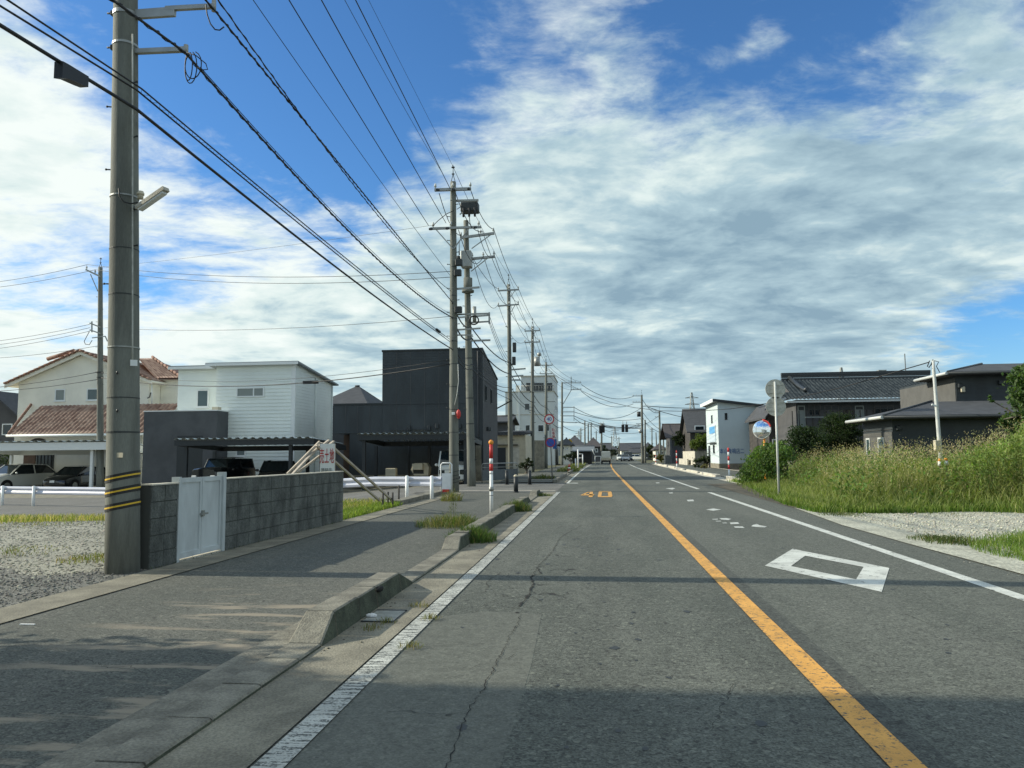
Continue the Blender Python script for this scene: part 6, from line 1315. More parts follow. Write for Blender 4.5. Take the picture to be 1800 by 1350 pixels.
hip_roof('lower_roof', E1, Vector((E1.x, E2.y, 0)), 27, at(1638, 706, 37.0), Vector((27, 37.0, at(1638, 706, 37.0).z)), E2.y)
U1 = at(1666, 659, 37.6); U2 = G(1606, 672, U1.z); ux = U1.x+.6
rl = at(1726, 640, 41.5); hip_roof('upper_roof', U1, Vector((U1.x, U2.y, 0)), 30, rl, Vector((30, 41.5, rl.z)), max(U2.y, 45.5))
mat('wall_sunlit', (0.098, 0.098, 0.092), .85, var=.1, scale=2); yL = E1.y+.6
H.box('lower_wall', (wx, yL, -.2), (27, E2.y-.5, E1.z), 'siding_black'); H.box('upper_wall', (ux, U1.y+.6, -.2), (30, max(U2.y, 45.5)-.5, U1.z), 'siding_black')
H.box('sunlit_cladding', (wx-.03, yL+.02, -.1), (wx-.002, E2.y-.55, E1.z-.5), 'wall_sunlit'); H.box('sunlit_cladding', (ux-.03, U1.y+.65, 2.5), (ux-.002, 44.9, U1.z-.1), 'wall_sunlit')  # lighter than the front: sunlight on these side walls put into the colour
H.siding('-y', wx+.02, 26.9, 0, E1.z-.05, yL, .2, 'siding_black', d=.012); H.siding('-y', ux+.02, 29.9, 3.0, U1.z-.05, U1.y+.6, .2, 'siding_black', d=.012)
for k in range(9): zz = .2+k*.27; H.box('cladding_joint', (wx-.036, yL+.02, zz), (wx-.030, E2.y-.55, zz+.02), 'siding_slate')
for (a, b) in ((yL+.9, yL+1.6), (yL+2.6, yL+3.1)): H.window('-x', a, b, .7, 2.05, wx-.03, .07, frame='insulator', glass='glass_blue')
H.box('porch_recess', (fx(1712, yL), yL-.03, -.1), (fx(1760, yL), yL-.016, 2.1), 'black_plastic')
for px, py, Yq in ((1580, 752, yL), (1759, 672, U1.y+.6), (1688, 678, U1.y+.6)): c = at(px, py, Yq-.08); mb = MB(); mb.cbox(c-Vector((.1, .07, .1)), c+Vector((.1, .07, .1)), .02); mb.build('vent_hood', 'trim_dark', H.t)
c = at(1693, 684, U1.y+.5); mb = MB(); mb.cbox(c-Vector((.1, .05, .14)), c+Vector((.08, .05, .12)), .02); mb.build('wall_lamp', 'cream_metal', H.t)
# houses farther on the right
house('brown roofed two storey house past the block wall', 1181, 1240, 766, 747, 118, 9, 'siding_slate', 'roof_brown', wins=(), over=1.0)
H = house('large dark gabled house right behind the pale block wall', 1214, 1262, 757, 722, 101, 9, 'wood_dark', 'roof_slate', ridge='x', wins=((1222, 1240, 748, 760),))
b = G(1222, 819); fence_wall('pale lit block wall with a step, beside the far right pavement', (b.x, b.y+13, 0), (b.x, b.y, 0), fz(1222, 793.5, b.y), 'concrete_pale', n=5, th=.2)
fence_wall('shaded grey face of the block wall running away from the road', (b.x+.03, b.y-.02, 0), (b.x+2.0, b.y-.02, 0), fz(1230, 793.5, b.y), 'concrete_gutter', n=2, th=.2)  # same block wall; its shade is put into the darker concrete colour
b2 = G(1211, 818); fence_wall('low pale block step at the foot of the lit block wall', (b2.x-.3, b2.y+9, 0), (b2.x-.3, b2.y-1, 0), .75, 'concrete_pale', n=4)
H = House('gate_pillars', 'dark slatted gate screen between the far wall and the poles', 'gate', (10.5, 104, 0)); bq = G(1186, 813)
for k in range(7): xx = fx(1176+3*k, bq.y); H.box('slat', (xx, bq.y, 0), (xx+.18, bq.y+.3, fz(1186, 782, bq.y)), 'siding_grey')
H.box('dark_door', (fx(1196, bq.y), bq.y+.2, 0), (fx(1206, bq.y), bq.y+.4, fz(1186, 784, bq.y)), 'black_plastic')
mb = MB(); xx = fx(1168, 110); mb.cbox((xx, 110, 0), (xx+.9, 110.8, fz(1170, 800, 110)), .05); tag(mb.build('vending_box', 'panel_grey'), 'grey blue box standing at the far pavement edge', 'box')

# pylons
def pylon(label, px, ptop, Y, W=7.0, arms=(.80, .88, .96), base=-1):
    b = at(px, 798, Y); top = fz(px, ptop, Y); t = thing('pylon', label, 'pylon', (b.x, Y, base), group='steel lattice pylons'); Ht = top-base
    mb = MB(); w = lambda f: W*(1-f)*.5+.35; n = 11; m_ = W*.022
    lv = [1-(1-i/n)**1.35 for i in range(n+1)]
    for sx in (-1, 1):
        for sy in (-1, 1): mb.tube([(b.x+sx*w(f), Y+sy*w(f), base+Ht*f) for f in lv], m_*1.3, 4, cap=False)
    for a, c in zip(lv[:-1], lv[1:]):
        for sx in (-1, 1): mb.tube([(b.x+sx*w(a), Y-w(a), base+Ht*a), (b.x-sx*w(c), Y-w(c), base+Ht*c)], m_*.8, 3, cap=False); mb.tube([(b.x+w(a)*1, Y+sx*w(a), base+Ht*a), (b.x+w(c), Y-sx*w(c), base+Ht*c)], m_*.8, 3, cap=False)
        mb.tube([(b.x-w(c), Y-w(c), base+Ht*c), (b.x+w(c), Y-w(c), base+Ht*c)], m_*.8, 3, cap=False)
    o = mb.build('lattice', 'steel', t); tag(o, kind='stuff')
    for f in arms:
        z = base+Ht*f; L = W*.62*(1.25-f*.45); mb = MB(); mb.tube([(b.x-L, Y, z-.1), (b.x, Y, z+.9), (b.x+L, Y, z-.1), (b.x-L, Y, z-.1)], m_, 4, cap=False); mb.build('crossarm', 'steel', t)
pylon('steel lattice pylon rising behind the right row of poles', 1219, 690, 520, 8.5, (.72, .82, .92))
pylon('distant pylon over the middle of the road', 1081.5, 750, 900, 9, (.75, .88))
pylon('pylon tip showing over the glazed tile roof', 1486, 646, 420, 8, (.80, .90))
pylon('small faint pylon left of the traffic lights', 1018, 757, 900, 8, (.8, .9))

# ------------------------------------------------------------------ vehicles
def car(name, label, cat, x, y, z, rz, L=4.2, W=1.75, H=1.55, body='car_white', kind='suv', group='vehicles', simple=False):
    t = thing(name, label, cat, (x, y, z), rz, group=group); f = -L/2; hw = W/2
    def loft(secs, nm, m, mi=None):
        n = len(secs[0]); mb = MB(); vs = [p for s_ in secs for p in s_]; fs = [(i*n+j, i*n+(j+1) % n, (i+1)*n+(j+1) % n, (i+1)*n+j) for i in range(len(secs)-1) for j in range(n)]
        fs += [tuple(range(n))[::-1], tuple((len(secs)-1)*n+j for j in range(n))]; mb.add(vs, fs, 0, True); o = mb.build(nm, m, t, world=False)
        md = o.modifiers.new('edge', 'EDGE_SPLIT'); md.split_angle = R(38); return o
    van = kind == 'van'
    if van: S = [(f, .93, .34, .80, .95), (f+.10, .98, .26, .92, 1.02), (f+.35, 1, .24, .98, 1.08), (L/2-.12, 1, .24, .98, 1.02), (L/2, .97, .30, .90, 1.0)]
    elif kind == 'box': S = [(f, .92, .40, .85, .98), (f+.08, .97, .32, .95, 1.04), (f+.9, 1, .30, 1.02, 1.08), (L/2-.1, 1, .30, 1.02, 1.05), (L/2, .96, .36, .95, 1.0)]
    else: S = [(f, .70, .34, .58, .62), (f+.10, .88, .26, .66, .72), (f+.40, .97, .24, .78, .86), (f+.95, 1, .22, .88, .97), (f+1.35, 1, .22, .92, 1.0), (0, 1, .22, .94, 1.0), (L/2-.7, 1, .24, .98, 1.02), (L/2-.2, .95, .28, .98, 1.02), (L/2, .84, .34, .90, .94)]
    k = H/1.55 if not van else 1
    secs = []
    for (yy, w, zb, zs, zt) in S:
        w *= hw; zs *= k; zt *= k; r = [(w*.90, zb), (w, zb+.10), (w*1.0, (zb+zs)/2), (w*.97, zs), (w*.84, zt), (w*.4, zt+.03)]
        secs.append([(a, yy, b) for a, b in r]+[(-a, yy, b) for a, b in reversed(r)])
    loft(secs, 'body', body)
    if van: gy = [(f+.12, 1.0), (f+.62, H-.10), (L/2-.16, H-.10), (L/2-.04, 1.0)]
    elif kind == 'box': gy = [(f+.95, 1.03), (f+1.20, H-.08), (L/2-.14, H-.08), (L/2-.06, 1.03)]
    else: gy = [(f+1.0, .96*k), (f+1.75, H-.07), (L/2-.75, H-.10), (L/2-.12, 1.0*k)]
    bw, tw = hw*.93, hw*(.86 if van else .74); (ya, za), (yb_, zb_), (yc, zc), (yd, zd) = gy
    mb = MB(); mb.add([(-bw, ya, za), (bw, ya, za), (-tw, yb_, zb_), (tw, yb_, zb_), (-tw, yc, zc), (tw, yc, zc), (-bw, yd, zd), (bw, yd, zd)], [(0, 1, 3, 2), (2, 3, 5, 4), (4, 5, 7, 6), (0, 2, 4, 6), (1, 7, 5, 3), (0, 6, 7, 1)]); mb.build('glasshouse', 'glass_dark', t, world=False)
    mb = MB(); n = 6; vs = []
    for i in range(n+1):
        yy = yb_-.05+(yc+.08-yb_)*i/n; h = zb_+(zc-zb_)*i/n+.05*math.sin(math.pi*(i+.3)/(n+.6)); vs += [(-tw*1.02, yy, h-.02), (-tw*.6, yy, h+.035), (tw*.6, yy, h+.035), (tw*1.02, yy, h-.02)]
    mb.add(vs, [(4*i+j, 4*i+j+1, 4*i+j+5, 4*i+j+4) for i in range(n) for j in range(3)], 0, True); mb.build('roof_skin', body, t, world=False, fix=False)
    for sx in (-1, 1):
        for (p, q, w_) in (((bw, ya, za), (tw, yb_, zb_), .07), ((bw, yd, zd), (tw, yc, zc), .12 if not van else .08), ((bw, (yb_+yc)/2, za), (tw, (yb_+yc)/2, (zb_+zc)/2), .06)):
            mb = MB(); mb.beam((sx*p[0]*1.005, p[1], p[2]-.03), (sx*q[0]*1.01, q[1], q[2]), w_, .05); mb.build('pillar', body, t, world=False)
        mb = MB(); mb.sphere((sx*(hw+.10), ya+.28, za+.07), .10, 10, 0, (1, .6, .75)); mb.build('wing_mirror', body, t, world=False)
        hz = S[1][3]*k-.03; mb = MB()
        if kind == 'suv': mb.hexa([(sx*hw*.50, f+.02, hz-.09), (sx*hw*.90, f+.30, hz-.03), (sx*hw*.94, f+.48, hz+.04), (sx*hw*.50, f+.10, hz-.02), (sx*hw*.50, f+.06, hz-.0), (sx*hw*.90, f+.34, hz+.07), (sx*hw*.955, f+.52, hz+.10), (sx*hw*.50, f+.16, hz+.05)])
        else: mb.cbox((sx*hw*.52, f-.03, .58), (sx*hw*.90, f+.12, .82), .03)
        mb.build('headlight', 'lamp_clear' if body != 'car_white' else 'glass_dark', t, world=False)
        mb = MB(); mb.cbox((sx*hw*.70, L/2-.1, .75), (sx*hw*.92, L/2+.02, .95), .02); mb.build('tail_lamp', 'lamp_red', t, world=False)
        for wy in (f+.78 if kind == 'suv' else f+.62, L/2-.72):
            r = .325 if kind == 'suv' else .27; mb = MB(); mb.cyl((sx*(hw-.20), wy, r), (sx*(hw+.004), wy, r), r*1.18, n=22); mb.build('wheel_arch', 'rubber', t, world=False)
            mb = MB(); mb.cyl((sx*(hw-.18), wy, r), (sx*(hw+.02), wy, r), r, n=22); w_ = mb.build('wheel', 'rubber', t, world=False)
            mb = MB(); mb.cyl((sx*(hw+.0), wy, r), (sx*(hw+.03), wy, r), r*.62, n=14); mb.build('rim', 'steel', w_, world=False)
    mb = MB(); mb.cbox((-hw*.55, f-.025, .36), (hw*.55, f+.1, .50), .02); mb.build('grille', 'black_plastic', t, world=False)
    mb = MB(); mb.box((-.16, f-.04, .52 if kind == 'suv' else .40), (.16, f-.02, .66 if kind == 'suv' else .53)); mb.build('number_plate', 'sign_white', t, world=False)
    mb = MB(); mb.box((-.16, L/2+.01, .62), (.16, L/2+.03, .78)); mb.build('number_plate', 'sign_white', t, world=False)
    return t
g_ = 'cars parked under the carports'
car('parked_car', 'white hatchback with slanted dark headlamps under the white carport', 'car', fx(30, 44.8), 45.0, -.5, R(-14), 4.3, 1.8, 1.66, 'car_white', group=g_)
car('parked_car', 'black car parked right of the white one under the white carport', 'car', fx(132, 44.8), 45.2, -.5, R(-4), 4.2, 1.75, 1.52, 'car_black', group=g_)
car('parked_car', 'boxy dark off-road car under the black carport, nearer the grey block', 'car', fx(383, 38.8), 39.6, -.3, R(-8), 3.6, 1.55, 1.75, 'car_black', 'box', group=g_)
car('parked_car', 'low black wagon under the black carport, beside the boxy car', 'car', fx(476, 38.8), 39.8, -.3, R(18), 4.4, 1.75, 1.6, 'car_black', group=g_)
car('parked_van', 'small white van facing the street under the carport of the black house', 'van', fx(789, 38.4), 40.0, -.1, R(6), 3.3, 1.46, 1.85, 'car_white', 'van', group=g_)
car('far_car', 'silver car coming on beyond the crossing', 'car', at(1099, 803, 165).x, 165, 0, R(0), 4.4, 1.75, 1.5, 'car_silver', group='cars on the far road')
car('far_car', 'dark blue van right behind the silver car', 'van', at(1104, 800, 180).x, 180, 0, R(0), 4.6, 1.8, 2.1, 'car_blue', 'van', group='cars on the far road')
car('far_car', 'white car waiting farther right in the side road', 'car', at(1121, 801, 185).x, 185, 0, R(70), 4.4, 1.75, 1.5, 'car_white', group='cars on the far road')
car('far_car', 'pale car half hidden left of the silver one', 'car', at(1091, 800, 175).x, 178, 0, R(0), 4.3, 1.75, 1.5, 'car_white', group='cars on the far road')
# the little truck ahead
b = at(1065, 812.5, 118); xT, yT = rx(118)-.1, 118; xT = at(1065, 803, 118).x
t = thing('small_truck', 'small white covered truck seen from behind in the left lane', 'truck', (xT, yT, 0))
mb = MB(); mb.cbox((xT-.70, yT, .85), (xT+.70, yT+1.9, 1.95), .12); mb.build('cargo_cover', 'stucco_cream', t); mb = MB(); mb.cbox((xT-.74, yT-.05, .55), (xT+.74, yT+2.0, .88), .03); mb.build('cargo_bed', 'cream_metal', t)
mb = MB(); mb.cbox((xT-.70, yT+2.0, .45), (xT+.70, yT+3.2, 1.75), .12); mb.build('cab', 'car_white', t); mb = MB(); mb.box((xT-.6, yT, .32), (xT+.6, yT+3, .52)); mb.build('chassis', 'rubber', t)
for sx in (-1, 1):
    mb = MB(); mb.box((xT+sx*.70-.08, yT-.09, .60), (xT+sx*.70+.02, yT-.05, .72)); mb.build('tail_lamp', 'lamp_red', t); 
    for wy in (.6, 2.7): mb = MB(); mb.cyl((xT+sx*.52, yT+wy, .27), (xT+sx*.70, yT+wy, .27), .27, n=16); mb.build('wheel', 'rubber', t)
mb = MB(); mb.box((xT-.16, yT-.09, .60), (xT+.16, yT-.07, .72)); mb.build('number_plate', 'cream_metal', t)
# traffic lights hanging over the crossing
def signal(label, px, py, Y, mast=None):
    c = at(px, py, Y); t = thing('traffic_light', label, 'traffic light', tuple(c), group='traffic lights'); mb = MB(); mb.cbox(c-Vector((.24, .15, .62)), c+Vector((.24, .15, .62)), .06); mb.build('housing', 'steel_dark', t)
    for k in range(3): q = c+Vector((0, -.18, .40-.4*k)); mb = MB(); mb.cyl(q+Vector((0, .04, 0)), q+Vector((0, -.1, 0)), .15, n=12); mb.build('lens_hood', 'black_plastic', t)
    mb = MB(); mb.cyl(c+Vector((0, 0, .6)), c+Vector((0, 0, 1.2)), .05, n=6); mb.build('hanger', 'steel', t)
for px, py, lab in ((1055.5, 755.5, 'dark traffic light just left of the far left signal mast'), (1060.5, 754, 'traffic light just right of the far left signal mast'), (1095, 753, 'left one of the pair of traffic lights over the right lane'), (1101.5, 753, 'right one of the pair of traffic lights over the right lane')): signal(lab, px, py, 126)
far_pole(1057.5, 744, (at(1057.5, 812, 127).x, 127, 0), 'signal mast at the left of the far crossing', arms=((1052, 745, 1063, 745, ()),), spike=0)
mb = MB(); mb.tube([at(1095, 746, 126), at(1127, 748, 126)], .05, 6); tag(mb.build('signal_arm', 'steel'), 'long thin arm holding the right pair of traffic lights', 'signal arm')
# white guard posts and frames, cone, on the left beyond
for px, pt, pb, lab in ((1016.5, 790, 825, 'tall white post on the left verge, before the far fence'), (1012, 806, 823, 'short white post beside the tall white post'), (1024.5, 799, 819, 'second short white post, nearer the road end')):
    b = G(px, pb, .05); mb = MB(); mb.cyl(b, (b.x, b.y, fz(px, pt, b.y)), .07, n=10); tag(mb.build('verge_post', 'white_paint'), lab, 'post', 'white posts on the left verge')
t = thing('pipe_fence', 'low white pipe fence at the far left verge', 'fence', tuple(G(1040, 812)))
for k, (a, b) in enumerate((((1018, 798), (1025, 798)), ((1018, 805), (1025, 805)), ((1046, 802), (1056, 802)), ((1046, 802), (1041, 790)))): mb = MB(); mb.tube([at(a[0], a[1], 100), at(b[0], b[1], 100)], .05, 6); mb.build('pipe', 'insulator', t)
for px in (1046, 1056): mb = MB(); mb.tube([at(px, 802, 100), at(px, 818, 100)], .05, 6); mb.build('pipe', 'insulator', t)
def cone(label, x, y, z, H_, r, group=None):
    t = thing('traffic_cone', label, 'traffic cone', (x, y, z), group=group); f = lambda k: r*(1-k*.82)
    for a, b, m in ((.04, .35, 'red'), (.35, .6, 'sign_white'), (.6, 1.0, 'red')) if True else (): mb = MB(); mb.cyl((x, y, z+H_*a), (x, y, z+H_*b), f(a), f(b), n=14); mb.build('cone_band', m, t)
    mb = MB(); mb.cbox((x-r*1.2, y-r*1.2, z), (x+r*1.2, y+r*1.2, z+.04), .01); mb.build('base', 'rubber', t)
b = G(1000.5, 829, .05); cone('red and white traffic cone on the far left pavement', b.x, b.y, .05, fz(1000, 817, b.y), .2)
for dx, lab in ((0, 'left of two small red capped white marker heads in the tall weeds'), (1, 'right of two small red capped white marker heads in the tall weeds')):
    Yq = 22.2; c = at(1652+11*dx, 812-dx, Yq); t = thing('survey_marker', lab, 'marker', (c.x, Yq, 0), group='markers in the weeds'); mb = MB(); mb.cyl((c.x, Yq, 0), (c.x, Yq, c.z-.1), .02, n=6); mb.build('stake', 'wood_dark', t)
    mb = MB(); mb.cyl((c.x, Yq, c.z-.10), (c.x, Yq, c.z+.02), .055, .045, n=10); mb.build('white_band', 'sign_white', t); mb = MB(); mb.cyl((c.x, Yq, c.z+.02), (c.x, Yq, c.z+.09), .05, .03, n=10); mb.build('red_cap', 'orange', t)

# ------------------------------------------------------------------ hills, trees, weeds
mb = MB(); n = 90; prev = []
for i in range(n+1):
    az = R(-75+150*i/n); Rr = 2300; h = 24+16*math.sin(i*.33)+9*math.sin(i*.9+1)+5*math.sin(i*2.3)
    x, y = Rr*math.sin(az), Rr*math.cos(az); mb.v += [(x*.93, y*.93, -3), (x, y, max(6, h)), (x*1.06, y*1.06, -3)]
for i in range(n): a = 3*i; mb.f += [(a, a+3, a+4, a+1), (a+1, a+4, a+5, a+2)]; mb.m += [0, 0]; mb.sm += [True, True]
tag(mb.build('hills', 'hill'), kind='structure')

def crown_pts(n, c, rad, squash=(1, 1, 1), hollow=.55):
    d = rng.normal(size=(n, 3)); d /= np.linalg.norm(d, axis=1)[:, None]; r = rad*(hollow+(1-hollow)*rng.random(n)**.6)
    return np.asarray(c)+d*r[:, None]*np.asarray(squash)
def tree(label, base, H_, blobs, leaf, nl, col, name='tree', cat='tree', trunk_r=.12, lean=(0, 0), aspect=.55, group=None, trunkm='bark', fork=True, dead=0.0):
    bx, by, bz = base; t = thing(name, label, cat, tuple(base), group=group)
    mb = MB(); top = Vector((bx+lean[0], by+lean[1], bz+H_*.62)); b0 = Vector(base)
    mb.tube([b0+Vector((0, 0, -.1)), b0.lerp(top, .35)+Vector((random.uniform(-.1, .1), 0, 0)), b0.lerp(top, .7), top], [trunk_r, trunk_r*.75, trunk_r*.55, trunk_r*.3], 8); mb.build('trunk', trunkm, t)
    mb = MB()
    for (c, r, sq) in blobs:
        s = b0.lerp(top, random.uniform(.45, .95)); e = Vector(c); mb.tube([s, s.lerp(e, .5)+Vector((0, 0, -.08*r)), e], [trunk_r*.35, trunk_r*.22, trunk_r*.08], 5)
    mb.build('limbs', trunkm, t); tag(t.children[-1], kind='stuff')
    P = []; tot = sum(b[1]**2 for b in blobs)
    for (c, r, sq) in blobs:
        k = max(8, int(nl*r*r/tot)); m = max(3, k//45)     # clumps inside the blob
        cc = crown_pts(m, c, r*.82, sq, .4); per = k//m+1
        for q in cc: P.append(q+rng.normal(size=(per, 3))*r*.20*np.array([1, 1, .7]))
    P = np.concatenate(P); o = leafcloud('crown', P, leaf, colvar(len(P), col, .35, .12), t, aspect); return t
LG = (.045, .070, .022)
# unseen neighbour tree that shades the near left pavement
tree('bushy tree beside the corner house, left of the camera', (-8.4, 4.5, 0), 3.6, [((-8.4, 4.7, 2.4), 1.0, (1, 1, 1)), ((-8.0, 4.2, 3.0), .8, (1, 1, 1)), ((-8.9, 4.3, 1.7), .8, (1, 1, 1))], .17, 15000, LG)
# garden pine: flat pads
def pads(px0, list_, Y): return [(tuple(at(px, py, Y+random.uniform(-.8, .8))), r, (1.25, 1.1, .34)) for px, py, r in list_]
b = (at(1478, 800, 46).x, 46, 0)
tree('clipped garden pine with flat dark green tiers before the old house', b, 3.2, pads(0, [(1476, 734, .75), (1462, 741, .6), (1490, 745, .65), (1454, 755, .8), (1482, 758, .9), (1499, 762, .6), (1446, 770, .7), (1470, 774, .9), (1496, 778, .8), (1452, 788, .8), (1482, 793, 1.0), (1500, 800, .7)], 46), .16, 14000, (.032, .055, .020), name='pine_tree', aspect=.22)
b = (at(1424, 812, 42).x, 42, 0)
tree('round garden tree with a pale forked trunk, left of the pine', b, 2.4, [(tuple(at(px, py, 42+random.uniform(-.6, .6))), r, (1, 1, .8)) for px, py, r in ((1412, 765, .8), (1400, 778, .7), (1425, 770, .75), (1436, 782, .7), (1408, 792, .7), (1395, 795, .5), (1440, 798, .7), (1422, 758, .45))], .13, 7000, (.030, .052, .022), trunkm='insulator', trunk_r=.1)
b = (at(1447, 812, 44).x, 44, 0); tree('dark shrub mass at the foot of the pine', b, 1.6, [(tuple(at(px, py, 44)), r, (1.2, 1, .8)) for px, py, r in ((1440, 806, .8), (1470, 808, .9), (1500, 812, .8), (1410, 812, .6))], .12, 5000, (.022, .038, .018), name='shrub', cat='shrub')
b = (19.6, 26.0, 0); cR = lambda px, py, dY=0: tuple(at(px, py, 26+dY))
tree('leafy tree reaching in from the right picture edge', (at(1850, 800, 26).x, 26, 0), 5.5, [(cR(1806, 660), .55, (1, 1, .8)), (cR(1790, 652), .22, (1, 1, .8)), (cR(1784, 664, .3), .18, (1.2, 1, .6)), (cR(1798, 690), .35, (1, 1, .9)), (cR(1830, 700), .9, (1, 1, 1)), (cR(1795, 735, .2), .45, (1, 1, .8)), (cR(1776, 745), .25, (1.2, 1, .7)), (cR(1785, 715, .2), .2, (1, 1, 1)), (cR(1760, 738), .10, (1, 1, 1)), (cR(1740, 702), .09, (1, .6, 1.2)), (cR(1815, 760), .7, (1, 1, .9))], .15, 7500, (.085, .14, .05), trunk_r=.16)
# kudzu-like bush at the corner of the lot
bl = [(tuple(at(px, py, Y)), r, (1, 1, .8)) for px, py, Y, r in ((1330, 818, 34, .7), (1322, 832, 35, .6), (1345, 806, 33, .7), (1360, 800, 32, .75), (1376, 800, 31, .5), (1335, 840, 34, .6), (1320, 845, 35.5, .5), (1350, 825, 32, .7), (1370, 790, 33, .5), (1312, 842, 36, .4))]
tree('dense leafy bush at the corner of the weed lot by the far kerb', (7.8, 33, 0), 1.6, bl, .13, 9000, (.10, .165, .05), name='bush', cat='bush', trunk_r=.05)
# trees by the houses far right and elsewhere
def far_tree(label, px, py, Y, r, col, n=1500, leaf=.3, wide=1.2, cat='tree', name='tree'):
    c = at(px, py, Y); b = (c.x, Y, 0); bl = [((c.x+random.uniform(-.7, .7)*r*wide, Y+random.uniform(-.5, .5)*r, c.z+random.uniform(-.5, .45)*r), r*random.uniform(.45, .7), (1, 1, .85)) for _ in range(7)]
    return tree(label, b, c.z, bl, leaf, n, col, name=name, cat=cat, trunk_r=.15)
far_tree('bright green garden tree over the pale block wall', 1228, 778, 99, 1.3, (.11, .15, .035), 2200, .24)
far_tree('dark tree filling the gap behind the brown roofed house', 1206, 774, 108, 1.5, (.022, .036, .016), 2200, .28)
far_tree('dark shrub against the side of the small white building', 1241, 806, 78, .95, (.028, .042, .018), 1600, .18, cat='shrub', name='shrub')
far_tree('small pale flowering shrub at the foot of the white building', 1239, 817, 74, .4, (.16, .15, .08), 500, .14, cat='shrub', name='shrub')
far_tree('dark tree at the left of the crossing', 1062, 795, 180, 2.4, (.022, .034, .018), 900, .5)
far_tree('green tree behind the right hand far poles', 1146, 795, 190, 2.6, (.035, .052, .020), 1100, .5)
far_tree('low yellowish bush by the far striped post', 1163, 805, 130, 1.0, (.10, .10, .03), 500, .3, cat='bush', name='bush')
far_tree('dark clipped bush in front of the cream shed', 925, 815, 60, .6, (.025, .038, .018), 700, .14, cat='bush', name='bush')
far_tree('hedge mass left of the cream house', 8, 815, 54, 1.9, (.02, .035, .016), 1800, .2, cat='hedge', name='hedge')
far_tree('small dark tree by the sixth pole', 1003, 800, 104, .8, (.025, .04, .018), 700, .2)
for k, (px, w) in enumerate(((1075, 2.2), (1085, 2.5), (1094, 2.0), (1052, 2.2), (1112, 2.4), (1132, 2.6))):
    far_tree('far tree %s along the end of the road' % ('left of the truck cab', 'above the truck roof', 'left of the silver car', 'by the signal mast', 'over the far light wall', 'behind the crossing pole')[k], px, 795, 260+10*k, w, (.028, .040, .024), 500, .7)
for k in range(16):   # line of far woods and roofs along the horizon
    pass
Pw = np.concatenate([crown_pts(160, (x, 420+rng.uniform(-30, 60), rng.uniform(1.5, 4)), rng.uniform(4, 8), (1.6, 1, .55)) for x in list(range(-420, -30, 13))+list(range(70, 520, 13))])
tag(leafcloud('far_woods', Pw, 1.9, colvar(len(Pw), (.030, .045, .026), .3), None, .7), kind='stuff')
for i, px in enumerate((-20, 60, 150, 280, 420, 560, 1010, 1180, 1330, 1420, 1560, 1660, 1770)):
    house('distant house %s on the horizon' % ['behind the far left hedge', 'behind the white hatchback', 'behind the slender pole', 'behind the grey block', 'behind the white house', 'behind the black wing', 'past the diamond sign', 'past the gate screen', 'behind the white building', 'behind the old house wing', 'behind the pine', 'behind the grey house', 'behind the right edge tree'][i], px, px+24, 790, 780, 230, 9, random.choice(['stucco_cream', 'siding_slate', 'siding_grey']), random.choice(['roof_slate', 'roof_brown']), hip=2)

# weeds on the right
def lot(n, keep, x0=5.0, x1=34, y0=18.5, y1=40): 
    x = rng.uniform(x0, x1, n); y = y0+(y1-y0)*rng.random(n)**1.5; k = keep(x, y); return x[k], y[k]
def edge_d(x, y):      # how far inside the lot
    xl = 5.0+np.clip((y-22)/15, 0, 1)*1.6; d1 = (x-xl)/1.5; d2 = (y-18.7-.25*np.sin(x*1.7)); return np.minimum(d1*1.2, d2)
def wave(x, y): return .5+.5*np.sin(x*.9+1.3*np.sin(y*.5))*np.sin(y*.7+x*.35)
def hgt(x, y):
    d = np.clip(edge_d(x, y), 0, 4); right = np.clip((x/y-.43)/.12, 0, 1)
    return .22+np.clip(d/2.4, 0, 1)*(.88+.42*wave(x, y)+right*.85)+.0*x
def gcol(n, w, dry): 
    g = np.array([.125, .19, .045]); yv = np.array([.23, .25, .075]); dr = np.array([.42, .37, .20]); a = rng.random(n)[:, None]; c = g*(1-a)+yv*a
    m = (rng.random(n) < dry)[:, None]; c = np.where(m, dr*rng.uniform(.7, 1.2, (n, 1)), c); return c*rng.uniform(.65, 1.25, (n, 1))
x, y = lot(125000, lambda x, y: (edge_d(x, y) > 0) & (x < 8.5+y*.55)); h = hgt(x, y)*rng.uniform(.45, 1.05, len(x)); P = np.stack([x, y, 0*x+.01], 1)
pn = .5+.5*np.sin(x*2.1+2*np.sin(y*1.3))*np.sin(y*1.9+1.2*np.sin(x*.8)); low = np.clip(1.35-h/.75, 0, 1)[:, None]
cc_ = gcol(len(x), 0, .20)*(.66+.62*pn[:, None])*(1-low)+gcol(len(x), 0, .03)*np.array([.72, 1.02, .62])*low
kk = (rng.random(len(x)) < .35+.9*pn) | (h < .5); tag(blades('weed_grass', P[kk], h[kk], (.016+.010*rng.random(len(x)))[kk], cc_[kk], lean=.42, tipcol=(.29, .30, .12)), kind='stuff')
x, y = lot(60000, lambda x, y: (edge_d(x, y) > .7) & (x < 24) & (np.sin(x*1.7+y)*np.sin(y*2.3-x*.6) > .15)); x, y = x[:15000], y[:15000]
Pl = np.stack([x, y, hgt(x, y)*rng.uniform(.35, 1.0, len(x))], 1); tag(leafcloud('broadleaf_weeds', Pl, .12, colvar(len(Pl), (.13, .21, .055), .35), None, .5, up=.4), kind='stuff')
x, y = lot(30000, lambda x, y: (edge_d(x, y) > -.25) & (edge_d(x, y) < .8) & (x < 22)); P = np.stack([x, y, 0*x+.01], 1)
tag(blades('verge_grass', P, rng.uniform(.08, .32, len(x)), .012, gcol(len(x), 0, .1)*[1., 1.1, .9], lean=.5), kind='stuff')
